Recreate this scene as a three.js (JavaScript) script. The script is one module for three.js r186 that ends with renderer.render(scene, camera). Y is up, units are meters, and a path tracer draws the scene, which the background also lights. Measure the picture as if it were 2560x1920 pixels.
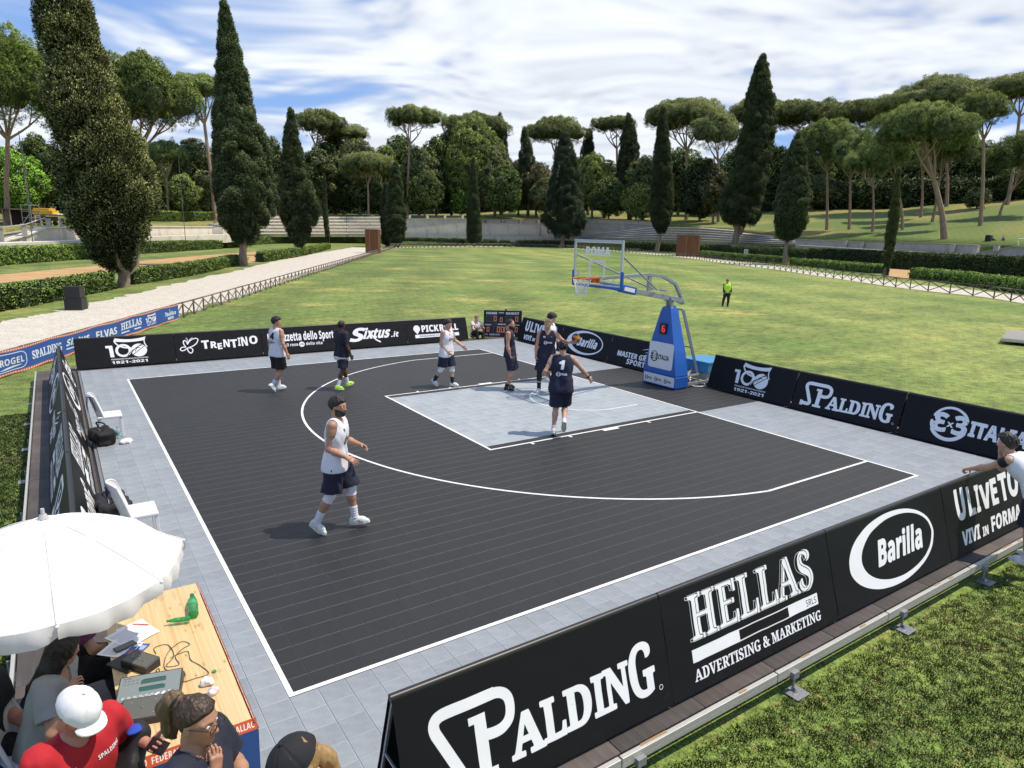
import * as THREE from 'three';
import { mergeGeometries } from 'three/addons/utils/BufferGeometryUtils.js';
import { RoundedBoxGeometry } from 'three/addons/geometries/RoundedBoxGeometry.js';

// ---------------------------------------------------------------- camera, sky, sun, exposure
const scene = new THREE.Scene();
const camera = new THREE.PerspectiveCamera(59.193, 1024 / 768, 0.1, 4000);
camera.position.set(12.848, 4.004, 12.336);
camera.rotation.order = 'YXZ';
camera.rotation.set(-0.21767, 0.97636, 0.02231);
camera.updateMatrixWorld(true);
const renderer = new THREE.WebGLRenderer({ antialias: true });
renderer.setSize(1024, 768);
renderer.toneMapping = THREE.LinearToneMapping;
renderer.toneMappingExposure = 1.12;
renderer.shadowMap.enabled = true;

const SUN = new THREE.Vector3(0.225, 0.89, -0.40).normalize();
const sun = new THREE.DirectionalLight(0xfff1dd, 4.4);
sun.position.copy(SUN).multiplyScalar(120);
sun.castShadow = true;
sun.shadow.mapSize.set(4096, 4096);
Object.assign(sun.shadow.camera, { left: -60, right: 60, top: 60, bottom: -60, near: 1, far: 400 });
scene.add(sun, sun.target);

// noise ------------------------------------------------------------
function rng(seed) { let s = seed >>> 0; return () => { s = (s + 0x6d2b79f5) | 0; let t = Math.imul(s ^ (s >>> 15), 1 | s); t = (t + Math.imul(t ^ (t >>> 7), 61 | t)) ^ t; return ((t ^ (t >>> 14)) >>> 0) / 4294967296; }; }
function h3(x, y, z) { let n = Math.imul(x, 374761393) + Math.imul(y, 668265263) + Math.imul(z, 2147483647 ^ 1274126177) | 0; n = Math.imul(n ^ (n >>> 13), 1274126177); return ((n ^ (n >>> 16)) >>> 0) / 4294967296; }
const sm = (t) => t * t * (3 - 2 * t), clamp = (x, a = 0, b = 1) => Math.min(b, Math.max(a, x)), lerp = (a, b, t) => a + (b - a) * t, sstep = (a, b, x) => sm(clamp((x - a) / (b - a)));
function vn3(x, y, z) {
  const i = Math.floor(x), j = Math.floor(y), k = Math.floor(z), u = sm(x - i), v = sm(y - j), w = sm(z - k);
  return lerp(lerp(lerp(h3(i, j, k), h3(i + 1, j, k), u), lerp(h3(i, j + 1, k), h3(i + 1, j + 1, k), u), v),
    lerp(lerp(h3(i, j, k + 1), h3(i + 1, j, k + 1), u), lerp(h3(i, j + 1, k + 1), h3(i + 1, j + 1, k + 1), u), v), w);
}
function vn2(x, y, p = 0) { // p: period in cells
  let i = Math.floor(x), j = Math.floor(y); const u = sm(x - i), v = sm(y - j); let i1 = i + 1, j1 = j + 1;
  if (p) { i = ((i % p) + p) % p; j = ((j % p) + p) % p; i1 = ((i1 % p) + p) % p; j1 = ((j1 % p) + p) % p; }
  return lerp(lerp(h3(i, j, 7), h3(i1, j, 7), u), lerp(h3(i, j1, 7), h3(i1, j1, 7), u), v);
}
function fbm2(x, y, o = 4, p = 0) { let s = 0, a = .5, n = 0; for (let k = 0; k < o; k++) { s += a * vn2(x + k * 17.3 * (p ? 0 : 1), y + k * 9.1 * (p ? 0 : 1), p); n += a; a *= .5; x *= 2; y *= 2; p *= 2; } return s / n; }

// sky: a sheet of altocumulus with blue between, the same all round
function makeSky() {
  const W = 3072, H = 1536, d = new Float32Array(W * H * 4);
  for (let r = 0; r < H; r++) {
    const el = ((r + .5) / H - .5) * Math.PI, y = Math.sin(el), c = Math.cos(el);
    for (let i = 0; i < W; i++) {
      const az = ((i + .5) / W - .5) * 2 * Math.PI, o = (r * W + i) * 4;
      if (y < -.02) { d[o] = .3; d[o + 1] = .33; d[o + 2] = .3; d[o + 3] = 1; continue; }
      const yy = Math.max(y, 0), X = c * Math.cos(az) / (yy + .075), Z = c * Math.sin(az) / (yy + .075);
      // rows of cloudlets running across the view
      const u = X * .83 + Z * .56, v = -X * .56 + Z * .83;
      const wx = (vn2(u * 1.6 + 31, v * 1.6) - .5) * 1.6, wy = (vn2(u * 1.6, v * 1.6 + 57) - .5) * 1.6;
      const big = fbm2(u * .42 + 9.7, v * .34 + 3.1, 3), mid = fbm2(u * 2.5 + wx, v * 1.5 + wy, 4), fine = fbm2(u * 9 + wx * 2, v * 5.4 + wy * 2, 3);
      let cov = sstep(.36, .60, big * .66 + mid * .40 + fine * .20 - .125);
      cov = lerp(cov, Math.max(cov, .66), sstep(.12, .0, yy));
      cov = clamp(cov * .93 + .04);
      const shade = .82 + .34 * (mid - .38) + .30 * (fine - .5) + .06 * (big - .5);
      const t = Math.pow(1 - yy, 3.2);
      const br = lerp(.10, .36, t), bg = lerp(.26, .56, t), bb = lerp(.68, .90, t);
      const k = .96 * shade;
      d[o] = lerp(br, k * .935, cov); d[o + 1] = lerp(bg, k * .985, cov); d[o + 2] = lerp(bb, k * 1.06, cov); d[o + 3] = 1;
    }
  }
  const t = new THREE.DataTexture(d, W, H, THREE.RGBAFormat, THREE.FloatType);
  t.mapping = THREE.EquirectangularReflectionMapping; t.magFilter = t.minFilter = THREE.LinearFilter; t.needsUpdate = true;
  return t;
}
scene.background = makeSky();
scene.environment = scene.background;
scene.environmentIntensity = 1;

// ---------------------------------------------------------------- naming and building helpers
const used = {};
function numbered(n) { const k = used[n] = (used[n] ?? -1) + 1; return k ? n + '_' + String(k).padStart(3, '0') : n; }
function tag(o, label, category, group, kind) { if (label) o.userData.label = label; if (category) o.userData.category = category; if (group) o.userData.group = group; if (kind) o.userData.kind = kind; return o; }
function thing(name, label, category, p = [0, 0, 0], turn = 0, group) {
  const o = new THREE.Group(); o.name = numbered(name); scene.add(o);
  o.position.set(...p); o.rotation.y = turn; return tag(o, label, category, group);
}
function shadows(m) { m.castShadow = m.receiveShadow = true; return m; }
function norm(g) { // one form for merging
  let n = g.index ? g.toNonIndexed() : g;
  if (!n.attributes.normal) n.computeVertexNormals();
  if (!n.attributes.uv) n.setAttribute('uv', new THREE.BufferAttribute(new Float32Array(n.attributes.position.count * 2), 2));
  for (const k of Object.keys(n.attributes)) if (!['position', 'normal', 'uv', 'color'].includes(k)) n.deleteAttribute(k);
  return n;
}
function merge(gs) {
  gs = [gs].flat(); if (gs.length === 1) return gs[0];
  gs = gs.map(norm); const col = gs.some((g) => g.attributes.color);
  if (col) for (const g of gs) if (!g.attributes.color) g.setAttribute('color', new THREE.BufferAttribute(new Float32Array(g.attributes.position.count * 3).fill(1), 3));
  return mergeGeometries(gs);
}
function part(name, gs, m, parent) { const o = shadows(new THREE.Mesh(merge(gs), m)); o.name = name; parent.add(o); return o; }
function struct(name, gs, m) { const o = part(numbered(name), gs, m, scene); o.userData.kind = 'structure'; return o; }
const V = (x, y, z) => new THREE.Vector3(x, y, z);
function box(w, h, d, x = 0, y = 0, z = 0, r = 0) { const g = r ? new RoundedBoxGeometry(w, h, d, 2, r) : new THREE.BoxGeometry(w, h, d); g.translate(x, y, z); return g; }
function cyl(r0, r1, h, x = 0, y = 0, z = 0, n = 16) { const g = new THREE.CylinderGeometry(r1, r0, h, n); g.translate(x, y, z); return g; }
function bar(a, b, r, n = 8, r2 = r) { // round bar from a to b
  a = V(...a); b = V(...b); const L = a.distanceTo(b), g = new THREE.CylinderGeometry(r2, r, L, n);
  g.applyMatrix4(new THREE.Matrix4().compose(a.clone().add(b).multiplyScalar(.5), new THREE.Quaternion().setFromUnitVectors(V(0, 1, 0), b.clone().sub(a).normalize()), V(1, 1, 1))); return g;
}
function beam(a, b, w, h, up = [0, 1, 0], r = 0) { // rectangular bar from a to b, h along up
  a = V(...a); b = V(...b); const z = b.clone().sub(a), L = z.length(); z.normalize(); const x = V(...up).cross(z).normalize(), y = z.clone().cross(x);
  const g = r ? new RoundedBoxGeometry(w, h, L, 1, r) : new THREE.BoxGeometry(w, h, L);
  g.applyMatrix4(new THREE.Matrix4().makeBasis(x, y, z).setPosition(a.add(b).multiplyScalar(.5))); return g;
}
function tube(pts, r, seg = 40, n = 6, closed = false) { return new THREE.TubeGeometry(new THREE.CatmullRomCurve3(pts.map((p) => V(...p)), closed), seg, r, n, closed); }
function limb(pts, radii, n = 8, seg = 0) { // tapered tube through points
  const c = new THREE.CatmullRomCurve3(pts.map((p) => V(...p))); seg = seg || (pts.length - 1) * 3;
  const fr = c.computeFrenetFrames(seg), pos = [], nor = [], uv = [], idx = [];
  for (let i = 0; i <= seg; i++) {
    const t = i / seg, p = c.getPoint(t), f = t * (radii.length - 1), k = Math.min(radii.length - 2, Math.floor(f)), r = lerp(radii[k], radii[k + 1], f - k);
    for (let j = 0; j <= n; j++) { const a = j / n * 2 * Math.PI, d = fr.normals[i].clone().multiplyScalar(Math.cos(a)).addScaledVector(fr.binormals[i], Math.sin(a)); pos.push(p.x + d.x * r, p.y + d.y * r, p.z + d.z * r); nor.push(d.x, d.y, d.z); uv.push(j / n, t * 6); }
  }
  for (let i = 0; i < seg; i++) for (let j = 0; j < n; j++) { const a = i * (n + 1) + j, b = a + n + 1; idx.push(a, a + 1, b, b, a + 1, b + 1); }
  const g = new THREE.BufferGeometry(); g.setAttribute('position', new THREE.Float32BufferAttribute(pos, 3)); g.setAttribute('normal', new THREE.Float32BufferAttribute(nor, 3)); g.setAttribute('uv', new THREE.Float32BufferAttribute(uv, 2)); g.setIndex(idx); return g;
}
function quads(rows, uvs) { // grid of points: rows[i][j] = [x,y,z]
  const pos = [], uv = [], idx = [], m = rows[0].length;
  rows.forEach((r, i) => r.forEach((p, j) => { pos.push(...p); uv.push(...(uvs ? uvs(p, i, j) : [p[0], p[2]])); }));
  for (let i = 0; i < rows.length - 1; i++) for (let j = 0; j < m - 1; j++) { const a = i * m + j, b = a + m; idx.push(a, a + 1, b, b, a + 1, b + 1); }
  const g = new THREE.BufferGeometry(); g.setAttribute('position', new THREE.Float32BufferAttribute(pos, 3)); g.setAttribute('uv', new THREE.Float32BufferAttribute(uv, 2)); g.setIndex(idx); g.computeVertexNormals(); return g;
}
// a point of the place from where it shows in a 2560 x 1920 photograph: at a distance along the ground from the camera, or on a level
const CP = camera.position.clone(), FOC = 1690.15;
function sight(px, py) { return V((px - 1280) / FOC, -(py - 960) / FOC, -1).applyQuaternion(camera.quaternion); }
const FWD = V(0, 0, -1).applyQuaternion(camera.quaternion).setY(0).normalize();
function at(px, py, dist) { const d = sight(px, py), t = dist / (d.x * FWD.x + d.z * FWD.z); return [CP.x + d.x * t, CP.y + d.y * t, CP.z + d.z * t]; }
function gnd(px, py, y = -.3) { const d = sight(px, py), t = (y - CP.y) / d.y; return [CP.x + d.x * t, y, CP.z + d.z * t]; }
const distOf = (p) => (p[0] - CP.x) * FWD.x + (p[2] - CP.z) * FWD.z;

// ---------------------------------------------------------------- materials
const C = (r, g, b) => new THREE.Color().setRGB(r, g, b);
const lin = (hex) => new THREE.Color(hex);
function mat(color, rough = .7, more = {}) { return new THREE.MeshStandardMaterial({ color: Array.isArray(color) ? C(...color) : color, roughness: rough, ...more }); }
function canvas(w, h, draw) { const c = document.createElement('canvas'); c.width = w; c.height = h; draw(c.getContext('2d'), w, h); const t = new THREE.CanvasTexture(c); t.colorSpace = THREE.SRGBColorSpace; t.anisotropy = 8; return t; }
function datatex(n, f, srgb = false) { // f(u,v) -> [r,g,b] 0..1, tiling
  const d = new Uint8Array(n * n * 4);
  for (let j = 0; j < n; j++) for (let i = 0; i < n; i++) { const c = f(i / n, j / n), o = (j * n + i) * 4; d[o] = clamp(c[0]) * 255; d[o + 1] = clamp(c[1]) * 255; d[o + 2] = clamp(c[2]) * 255; d[o + 3] = 255; }
  const t = new THREE.DataTexture(d, n, n); t.wrapS = t.wrapT = THREE.RepeatWrapping; t.magFilter = t.minFilter = THREE.LinearFilter; if (srgb) t.colorSpace = THREE.SRGBColorSpace; t.needsUpdate = true; return t;
}
const rep = (t, x, y = x) => { const c = t.clone(); c.repeat.set(x, y); c.needsUpdate = true; return c; };
const grainTex = datatex(512, (u, v) => { const a = fbm2(u * 8, v * 8, 5, 8), b = fbm2(u * 64, v * 64, 2, 64), k = .62 + .3 * a + .26 * (b - .5); return [k, k, k]; });
const stoneTex = datatex(512, (u, v) => { const a = fbm2(u * 5, v * 5, 5, 5), b = vn2(u * 128, v * 128, 128), s = sstep(.52, .7, fbm2(u * 10, v * 3, 4, 10)); const k = .70 + .32 * a + .14 * (b - .5) - .18 * s; return [k, k * .985, k * .95]; });
const clothTex = datatex(256, (u, v) => { const w = .5 + .25 * Math.sin(u * 256 * Math.PI) + .25 * Math.sin(v * 256 * Math.PI); const k = .5 + .3 * (w - .5) + .4 * (fbm2(u * 6, v * 6, 4, 6) - .5); return [k, k, k]; });
const barkTex = datatex(256, (u, v) => { const a = fbm2(u * 14, v * 4, 4, 14), k = .45 + .75 * (a - .15); return [k, k * .96, k * .92]; });
const M = {
  white: mat([.78, .78, .77], .5), black: mat([.018, .018, .02], .45), steel: mat([.42, .44, .46], .38, { metalness: .55, roughnessMap: grainTex }),
  galv: mat([.36, .38, .40], .45, { metalness: .35, map: grainTex }), alu: mat([.62, .62, .58], .45, { metalness: .3, map: grainTex }),
  bark: mat([.30, .24, .19], .95, { map: barkTex, bumpMap: barkTex, bumpScale: .03 }), pineBark: mat([.40, .29, .22], .95, { map: barkTex, bumpMap: barkTex, bumpScale: .03 }),
  stone: mat([.62, .585, .49], .9, { map: rep(stoneTex, .15) }), stoneGrey: mat([.36, .345, .33], .9, { map: rep(stoneTex, .15) }),
  wood: mat([.20, .17, .13], .85, { map: barkTex }), blue: mat([.012, .085, .36], .42),
};
// ---------------------------------------------------------------- the ground
const grassTex = datatex(1024, (u, v) => {
  const a = fbm2(u * 12, v * 12, 3, 12), f = fbm2(u * 90, v * 150, 2, 0 || 90), s = vn2(u * 256, v * 320, 256 * 5), dry = sstep(.60, .78, fbm2(u * 24 + 3, v * 24, 3, 24));
  const k = .50 + .55 * (a - .5) + .75 * (f - .5) + .35 * (s - .5);
  return [k * lerp(.86, 1.25, dry), k * lerp(1, 1.02, dry), k * lerp(.55, .80, dry)];
});
const SPOTS = []; // the field's worn dry patches
{ const r = rng(5); for (let i = 0; i < 240; i++) { const t = r(), s = r(); SPOTS.push([lerp(-14, -150, t * t) + (s - .5) * 30, lerp(0, -80, t * t) + (r() - .5) * 70, .5 + r() * 1.6 + t * 2, .35 + r() * .5]); } }
function grassTone(x, z) { // vertex tint of the lawn
  const d = Math.hypot(x - CP.x, z - CP.z);
  const big = fbm2(x * .045 + 4, z * .045 + 8, 4), mid = fbm2(x * .22, z * .22 + 40, 4), fine = fbm2(x * .9, z * .9, 3);
  const side = clamp(((x + 24) * .47 - (z - 6.9) * -.88 * -1) / 18 * -1 + 0, -1, 1); // unused lean
  let dry = sstep(.44, .72, big * .55 + mid * .5 + .06 * clamp(d / 120));
  const along = (x * .88 + z * .47), across = (-x * .47 + z * .88); // across: positive towards the left fence
  const edge = sstep(-16, 17, across); // greener, darker strip along the left fence
  dry *= 1 - .75 * edge;
  const mow = .5 + .5 * Math.sin(across * .9 + Math.sin(along * .05) * 2);
  { const out = sstep(17.5, 20, across - 0) * sstep(-400, -8, x * -1 - 0 + 0 < 0 ? x : x); const ww = sstep(24.8, 27, across + 0); dry = lerp(dry, sstep(.30, .62, mid * .7 + fine * .4 - .05), ww * .95); }
  let spot = 0; for (const s of SPOTS) { const dx = x - s[0], dz = z - s[1], rr = s[2] * s[2]; const q = dx * dx + dz * dz; if (q < rr * 4) spot = Math.max(spot, s[3] * 1.5 * Math.exp(-q / rr * 1.5) * sstep(.25, .55, fine)); }
  const k = .86 + .35 * (fine - .5) + .16 * (mow - .5) * sstep(10, 60, d) + .30 * (mid - .5) - .14 * edge;
  let r = lerp(.235, .375, dry), g = lerp(.325, .405, dry), b = lerp(.105, .165, dry);
  r = lerp(r, .58, spot); g = lerp(g, .52, spot); b = lerp(b, .24, spot);
  return [r * k, g * k, b * k];
}
{
  const axis = (a, b, step) => { const o = []; for (let x = a; x <= b + 1e-6; x += step) o.push(x); return o; };
  const xs = [-3000, -1200, -600, -400, ...axis(-280, -122, 2), ...axis(-121, -41, 1), ...axis(-40, 16, .5), ...axis(18, 60, 2), 120, 400, 1200, 3000];
  const zs = [-3000, -1200, -600, -400, ...axis(-260, -122, 2), ...axis(-121, -31, 1), ...axis(-30, 22, .5), ...axis(23, 70, 1), 120, 400, 1200, 3000];
  const pos = new Float32Array(xs.length * zs.length * 3), col = new Float32Array(pos.length), uv = new Float32Array(xs.length * zs.length * 2), idx = [];
  let n = 0;
  for (const z of zs) for (const x of xs) { pos.set([x, -.3, z], n * 3); col.set(grassTone(x, z), n * 3); uv.set([x / 2.6, z / 2.6], n * 2); n++; }
  for (let j = 0; j < zs.length - 1; j++) for (let i = 0; i < xs.length - 1; i++) { const a = j * xs.length + i, b = a + xs.length; idx.push(a, b, a + 1, b, b + 1, a + 1); }
  const g = new THREE.BufferGeometry(); g.setAttribute('position', new THREE.BufferAttribute(pos, 3)); g.setAttribute('color', new THREE.BufferAttribute(col, 3)); g.setAttribute('uv', new THREE.BufferAttribute(uv, 2)); g.setIndex(idx); g.computeVertexNormals();
  struct('lawn', g, mat([1.35, 1.35, 1.35], .95, { map: grassTex, vertexColors: true, bumpMap: grassTex, bumpScale: .012 }));
}
// sheets on the ground between two lines of points
function sheet(name, A, B, y, m, s = .5, jag = 0, seg = 60) {
  const ca = new THREE.CatmullRomCurve3(A.map((p) => V(p[0], y, p[2]))), cb = new THREE.CatmullRomCurve3(B.map((p) => V(p[0], y, p[2]))); const rows = [[], [], [], []];
  for (let i = 0; i <= seg; i++) { const a = ca.getPoint(i / seg), b = cb.getPoint(i / seg), j = (k) => jag ? (fbm2(i * .9 + k * 40, k * 7, 3) - .5) * jag : 0; const d = b.clone().sub(a).normalize();
    const a2 = a.clone().addScaledVector(d, j(1)), b2 = b.clone().addScaledVector(d, j(2)); for (let k = 0; k < 4; k++) { const p = a2.clone().lerp(b2, k / 3); rows[k].push([p.x, y, p.z]); } }
  const g = quads(rows, (p) => [p[0] * s, p[2] * s]); const nn = g.attributes.normal; if (nn.getY(0) < 0) { const ix = g.index.array; for (let i = 0; i < ix.length; i += 3) { const t = ix[i]; ix[i] = ix[i + 1]; ix[i + 1] = t; } g.computeVertexNormals(); }
  return struct(name, g, m);
}
const G2 = (l, y = -.3) => l.map((p) => gnd(p[0], p[1], y));
const gravelTex = datatex(512, (u, v) => { const a = fbm2(u * 10, v * 10, 4, 10), b = vn2(u * 120, v * 120, 120), k = .80 + .22 * (a - .5) + .40 * (b - .5) - .12 * sstep(.58, .72, fbm2(u * 34, v * 34, 3, 34)); return [k, k * .975, k * .92]; });
const gravelM = mat([.66, .63, .565], .95, { map: gravelTex, bumpMap: gravelTex, bumpScale: .03 });
const dirtTex = datatex(512, (u, v) => { const a = fbm2(u * 7, v * 7, 5, 7), k = .75 + .5 * (a - .5); return [k, k, k]; });
const dirtM = mat([.60, .375, .165], .95, { map: dirtTex });
const vergeM = mat([.30, .33, .13], .95, { map: grassTex, bumpMap: grassTex, bumpScale: .03 });
const dryM = mat([.62, .54, .30], .95, { map: grassTex });
// the fence lines of the field, on the ground
const LF0 = [-24, 6.95], LFd = [-.8845, -.4665];         // left fence: start and direction
const lf = (s) => [LF0[0] + LFd[0] * s, -.3, LF0[1] + LFd[1] * s];
const RFENCE = [[2700, 786], [2556, 758.5], [2466, 744], [2285, 724], [2177, 709], [2068, 693], [2000, 683], [1945, 674.5], [1869, 665], [1781, 654], [1740, 647.5], [1690, 642], [1600, 633.5]].map((p) => gnd(...p));
const FFENCE = [[976, 621], [1060, 618.5], [1160, 617.5], [1260, 617.5], [1350, 619], [1440, 622.5], [1520, 627.5], [1600, 633.5]].map((p) => gnd(...p));
sheet('gravel_path', [lf(-40), lf(-14), lf(0), lf(15), lf(40), lf(80), lf(125), lf(153)].map((p) => [p[0] - .25, 0, p[2] + .45]),
  [[-160, 850], [0, 806], [152, 777], [411, 716], [608, 673], [720, 645], [800, 632], [880, 618.5]].map((p) => gnd(...p)), -.294, gravelM, .3, 1.3, 140);
sheet('gravel_path', RFENCE.slice().map((p) => [p[0], 0, p[2]]), [[2700, 768], [2556, 741.5], [2466, 729], [2285, 711], [2177, 697.5], [2068, 683], [2000, 674], [1945, 666.5], [1869, 657.5], [1781, 647.5], [1740, 642.5], [1690, 637.5], [1600, 630.5]].map((p) => gnd(...p)), -.294, gravelM, .3, .8, 120);
sheet('gravel_path', FFENCE, FFENCE.map((p) => { const k = 1 + 9 / distOf(p); return [CP.x + (p[0] - CP.x) * k, 0, CP.z + (p[2] - CP.z) * k]; }), -.294, gravelM, .3, .8, 80);
sheet('dirt_track', [[-120, 727], [0, 708], [120, 696], [262, 681], [420, 667], [560, 650], [640, 641], [740, 630], [800, 621]].map((p) => gnd(...p)),
  [[-120, 699], [0, 687], [120, 675.5], [262, 662], [420, 646], [560, 635], [640, 629], [740, 620], [800, 615]].map((p) => gnd(...p)), -.294, dirtM, .12, .8, 80);
sheet('dirt_track', [[618, 657], [640, 656], [652, 655]].map((p) => gnd(...p)), [[628, 638], [650, 637.5], [668, 636]].map((p) => gnd(...p)), -.290, dirtM, .12, 0, 10);
sheet('dirt_track', [[2208, 690], [2245, 695], [2280, 699]].map((p) => gnd(...p)), [[2224, 664], [2250, 666.5], [2278, 669]].map((p) => gnd(...p)), -.286, dirtM, .12, 0, 10);
// ---------------------------------------------------------------- platform: plywood decking, court tiles, painted lines
{
  const deckTex = datatex(256, (u, v) => { const a = fbm2(u * 3, v * 40, 4, 3), b = fbm2(u * 6, v * 6, 4, 6); const k = .62 + .35 * (a - .4) + .4 * (b - .5); return [k, k, k]; });
  const tones = [[.135, .112, .098], [.105, .092, .085], [.165, .14, .125], [.12, .105, .10], [.085, .075, .072]].map((c) => mat(c.map((v) => v * .95), .8, { map: deckTex, bumpMap: deckTex, bumpScale: .004 }));
  const deck = thing('deck', 'dark plywood platform deck under the grey and black sports court', 'deck');
  deck.userData.kind = 'structure';
  const core = box(19.4, .12, 16.1, -.21, -.115, 4.95); part('platform_core', core, M.black, deck);
  const r = rng(3), geo = {};
  const panel = (x0, x1, z0, z1) => { const w = x1 - x0 - .006, d = z1 - z0 - .006, k = w.toFixed(3) + d.toFixed(3); geo[k] ??= (() => { const g = box(w, .026, d, 0, 0, 0, .004), uv = g.attributes.uv, p = g.attributes.position; for (let i = 0; i < p.count; i++) uv.setXY(i, p.getX(i) * .7, p.getZ(i) * .7); return g; })();
    const o = part('deck_panel', geo[k], tones[Math.floor(r() * 5)], deck); o.position.set((x0 + x1) / 2, -.040 + (r() - .5) * .004, (z0 + z1) / 2); };
  for (let z = 12.95; z > -3; z -= 1.0) panel(8.76, 9.52, Math.max(-3.02, z - 1), z);
  for (let x = -9.95; x < 9.4; x += 1.0) panel(x, Math.min(x + 1, 9.5), 12.09, 13.0);
  for (let z = 12.08; z > -3; z -= 1.0) panel(-9.95, -9.42, Math.max(-3.02, z - 1), z);
  for (let x = -9.4; x < 8.7; x += 1.0) panel(x, Math.min(x + 1, 8.74), -3.02, -2.27);
  // aluminium edge rail in lengths, on screw feet
  for (let z = 13; z > -3; z -= 2) { part('edge_rail', [box(.045, .05, 1.985, 9.562, -.045, z - 1, .006), box(.02, .045, 1.985, 9.575, -.093, z - 1)], M.alu, deck); part('edge_stain', [box(.02, .004, .10 + .2 * r(), 9.55, -.0185, z - .3 - r()), box(.02, .004, .10, 9.565, -.0185, z - 1.5)], mat([.30, .20, .10], .9), deck); }
  for (let x = -9.9; x < 9.4; x += 2) part('edge_rail', [box(1.985, .05, .035, x + 1, -.045, 13.03, .006), box(1.985, .045, .02, x + 1, -.093, 13.04)], M.alu, deck);
  for (let z = 11; z > -3; z -= 2.06) { part('screw_foot', [cyl(.014, .014, .2, 9.60, -.2, z - .13, 8), box(.05, .07, .09, 9.60, -.11, z - .13), box(.17, .012, .2, 9.64, -.288, z - .13), cyl(.03, .012, .04, 9.63, -.265, z - .13, 10)], M.galv, deck); }
  for (let x = -9; x < 9; x += 2.06) part('screw_foot', [cyl(.014, .014, .2, x, -.2, 13.08, 8), box(.17, .012, .2, x, -.288, 13.1)], M.galv, deck);
}
{
  const P = .25, tileTex = (inner, rim) => datatex(256, (u, v) => {
    const e = Math.min(u, 1 - u, v, 1 - v), gx = Math.abs((u * 22) % 1 - .5), gz = Math.abs((v * 22) % 1 - .5), hole = gx < .27 && gz < .27, w = fbm2(u * 5, v * 5, 3, 5);
    const k = e < .028 ? rim : (hole ? inner * .74 : inner * 1.10) * (.86 + .28 * w); return [k, k, k]; });
  const tg = (() => { const a = P / 2 - .001, b = a - .004; const ring = [[-1, -1], [1, -1], [1, 1], [-1, 1]]; const pos = [], uv = [], idx = [];
    for (const [h, s] of [[-.02, a], [-.004, a], [0, b]]) for (const [x, z] of ring) { pos.push(x * s, h, z * s); uv.push(.5 + x * s / P, .5 + z * s / P); }
    for (let l = 0; l < 2; l++) for (let i = 0; i < 4; i++) { const p = l * 4 + i, q = l * 4 + (i + 1) % 4; idx.push(p, p + 4, q, q, p + 4, q + 4); }
    idx.push(8, 11, 9, 9, 11, 10); let g = new THREE.BufferGeometry(); g.setAttribute('position', new THREE.Float32BufferAttribute(pos, 3)); g.setAttribute('uv', new THREE.Float32BufferAttribute(uv, 2)); g.setIndex(idx); g = g.toNonIndexed(); g.computeVertexNormals(); return g; })();
  const darkT = tileTex(.34, 1.15), greyT = tileTex(.80, 1.0);
  const mk = (c, t) => [.94, 1, 1.05, 1.0].map((k) => mat(c.map((v) => v * k), .62, { map: t }));
  const dark = mk([.040, .044, .050], darkT), grey = mk([.30, .34, .375], greyT), key = mk([.37, .42, .45], greyT);
  const court = thing('court_floor', 'sports court floor of clipped grey and black plastic tiles', 'court floor'); court.userData.kind = 'structure';
  part('under_sheet', box(18.15, .006, 14.3, -.335, -.0235, 4.9), mat([.16, .17, .18], .8), court);
  const cells = [], r = rng(9);
  for (let i = -37; i < 35; i++) for (let j = -9; j < 48; j++) {
    const x = (i + .5) * P, z = (j + .5) * P; let k = 'g';
    if (Math.abs(x) < 7.5 && z > 0 && z < 11) k = 'd';
    if (Math.abs(x) < 2.5 && z < 0) k = 'd';
    if (Math.abs(x) < 2.25 && z > 0 && z < 5.75) k = 'k';
    const p = V(x, 0, z), s = p.clone().project(camera);
    const vis = Math.abs(s.x) < 1.0 && Math.abs(s.y) < 1.0 && x < 8.55 && !(x > 6.3 && z > 11.2) && !(x > 8.0 && z < 10.4);
    cells.push({ x, z, k, d: vis ? p.distanceTo(CP) : 99, v: Math.floor(r() * 4), t: .92 + .16 * r() });
  }
  cells.sort((a, b) => a.d - b.d);
  const sets = { d: [dark, 'black_tiles'], k: [key, 'pale_grey_tiles'], g: [grey, 'grey_tiles'] };
  cells.slice(0, 300).forEach((c) => { const o = part('floor_tile', tg, sets[c.k][0][c.v], court); o.position.set(c.x, 0, c.z); });
  for (const k in sets) { const l = cells.slice(300).filter((c) => c.k === k), im = shadows(new THREE.InstancedMesh(tg, sets[k][0][1], l.length)), m4 = new THREE.Matrix4(), cc = new THREE.Color();
    l.forEach((c, i) => { im.setMatrixAt(i, m4.makeTranslation(c.x, 0, c.z)); im.setColorAt(i, cc.setRGB(c.t, c.t, c.t)); }); im.name = sets[k][1]; im.userData.kind = 'stuff'; court.add(im); }
  // painted lines
  const lineTex = datatex(256, (u, v) => { const gx = Math.abs((u * 22) % 1 - .5), gz = Math.abs((v * 22) % 1 - .5); const k = (gx < .2 && gz < .2 ? .72 : 1) * (.9 + .2 * fbm2(u * 6, v * 6, 3, 6)); return [k, k, k]; });
  const lm = mat([.74, .75, .74], .6, { map: lineTex }), L = .05, Y = .004;
  const strip = (x0, x1, z0, z1) => quads([[[x0, Y, z0], [x1, Y, z0]], [[x0, Y, z1], [x1, Y, z1]]].map((r) => r.slice().reverse()), (p) => [p[0] * 4, p[2] * 4]);
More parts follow.
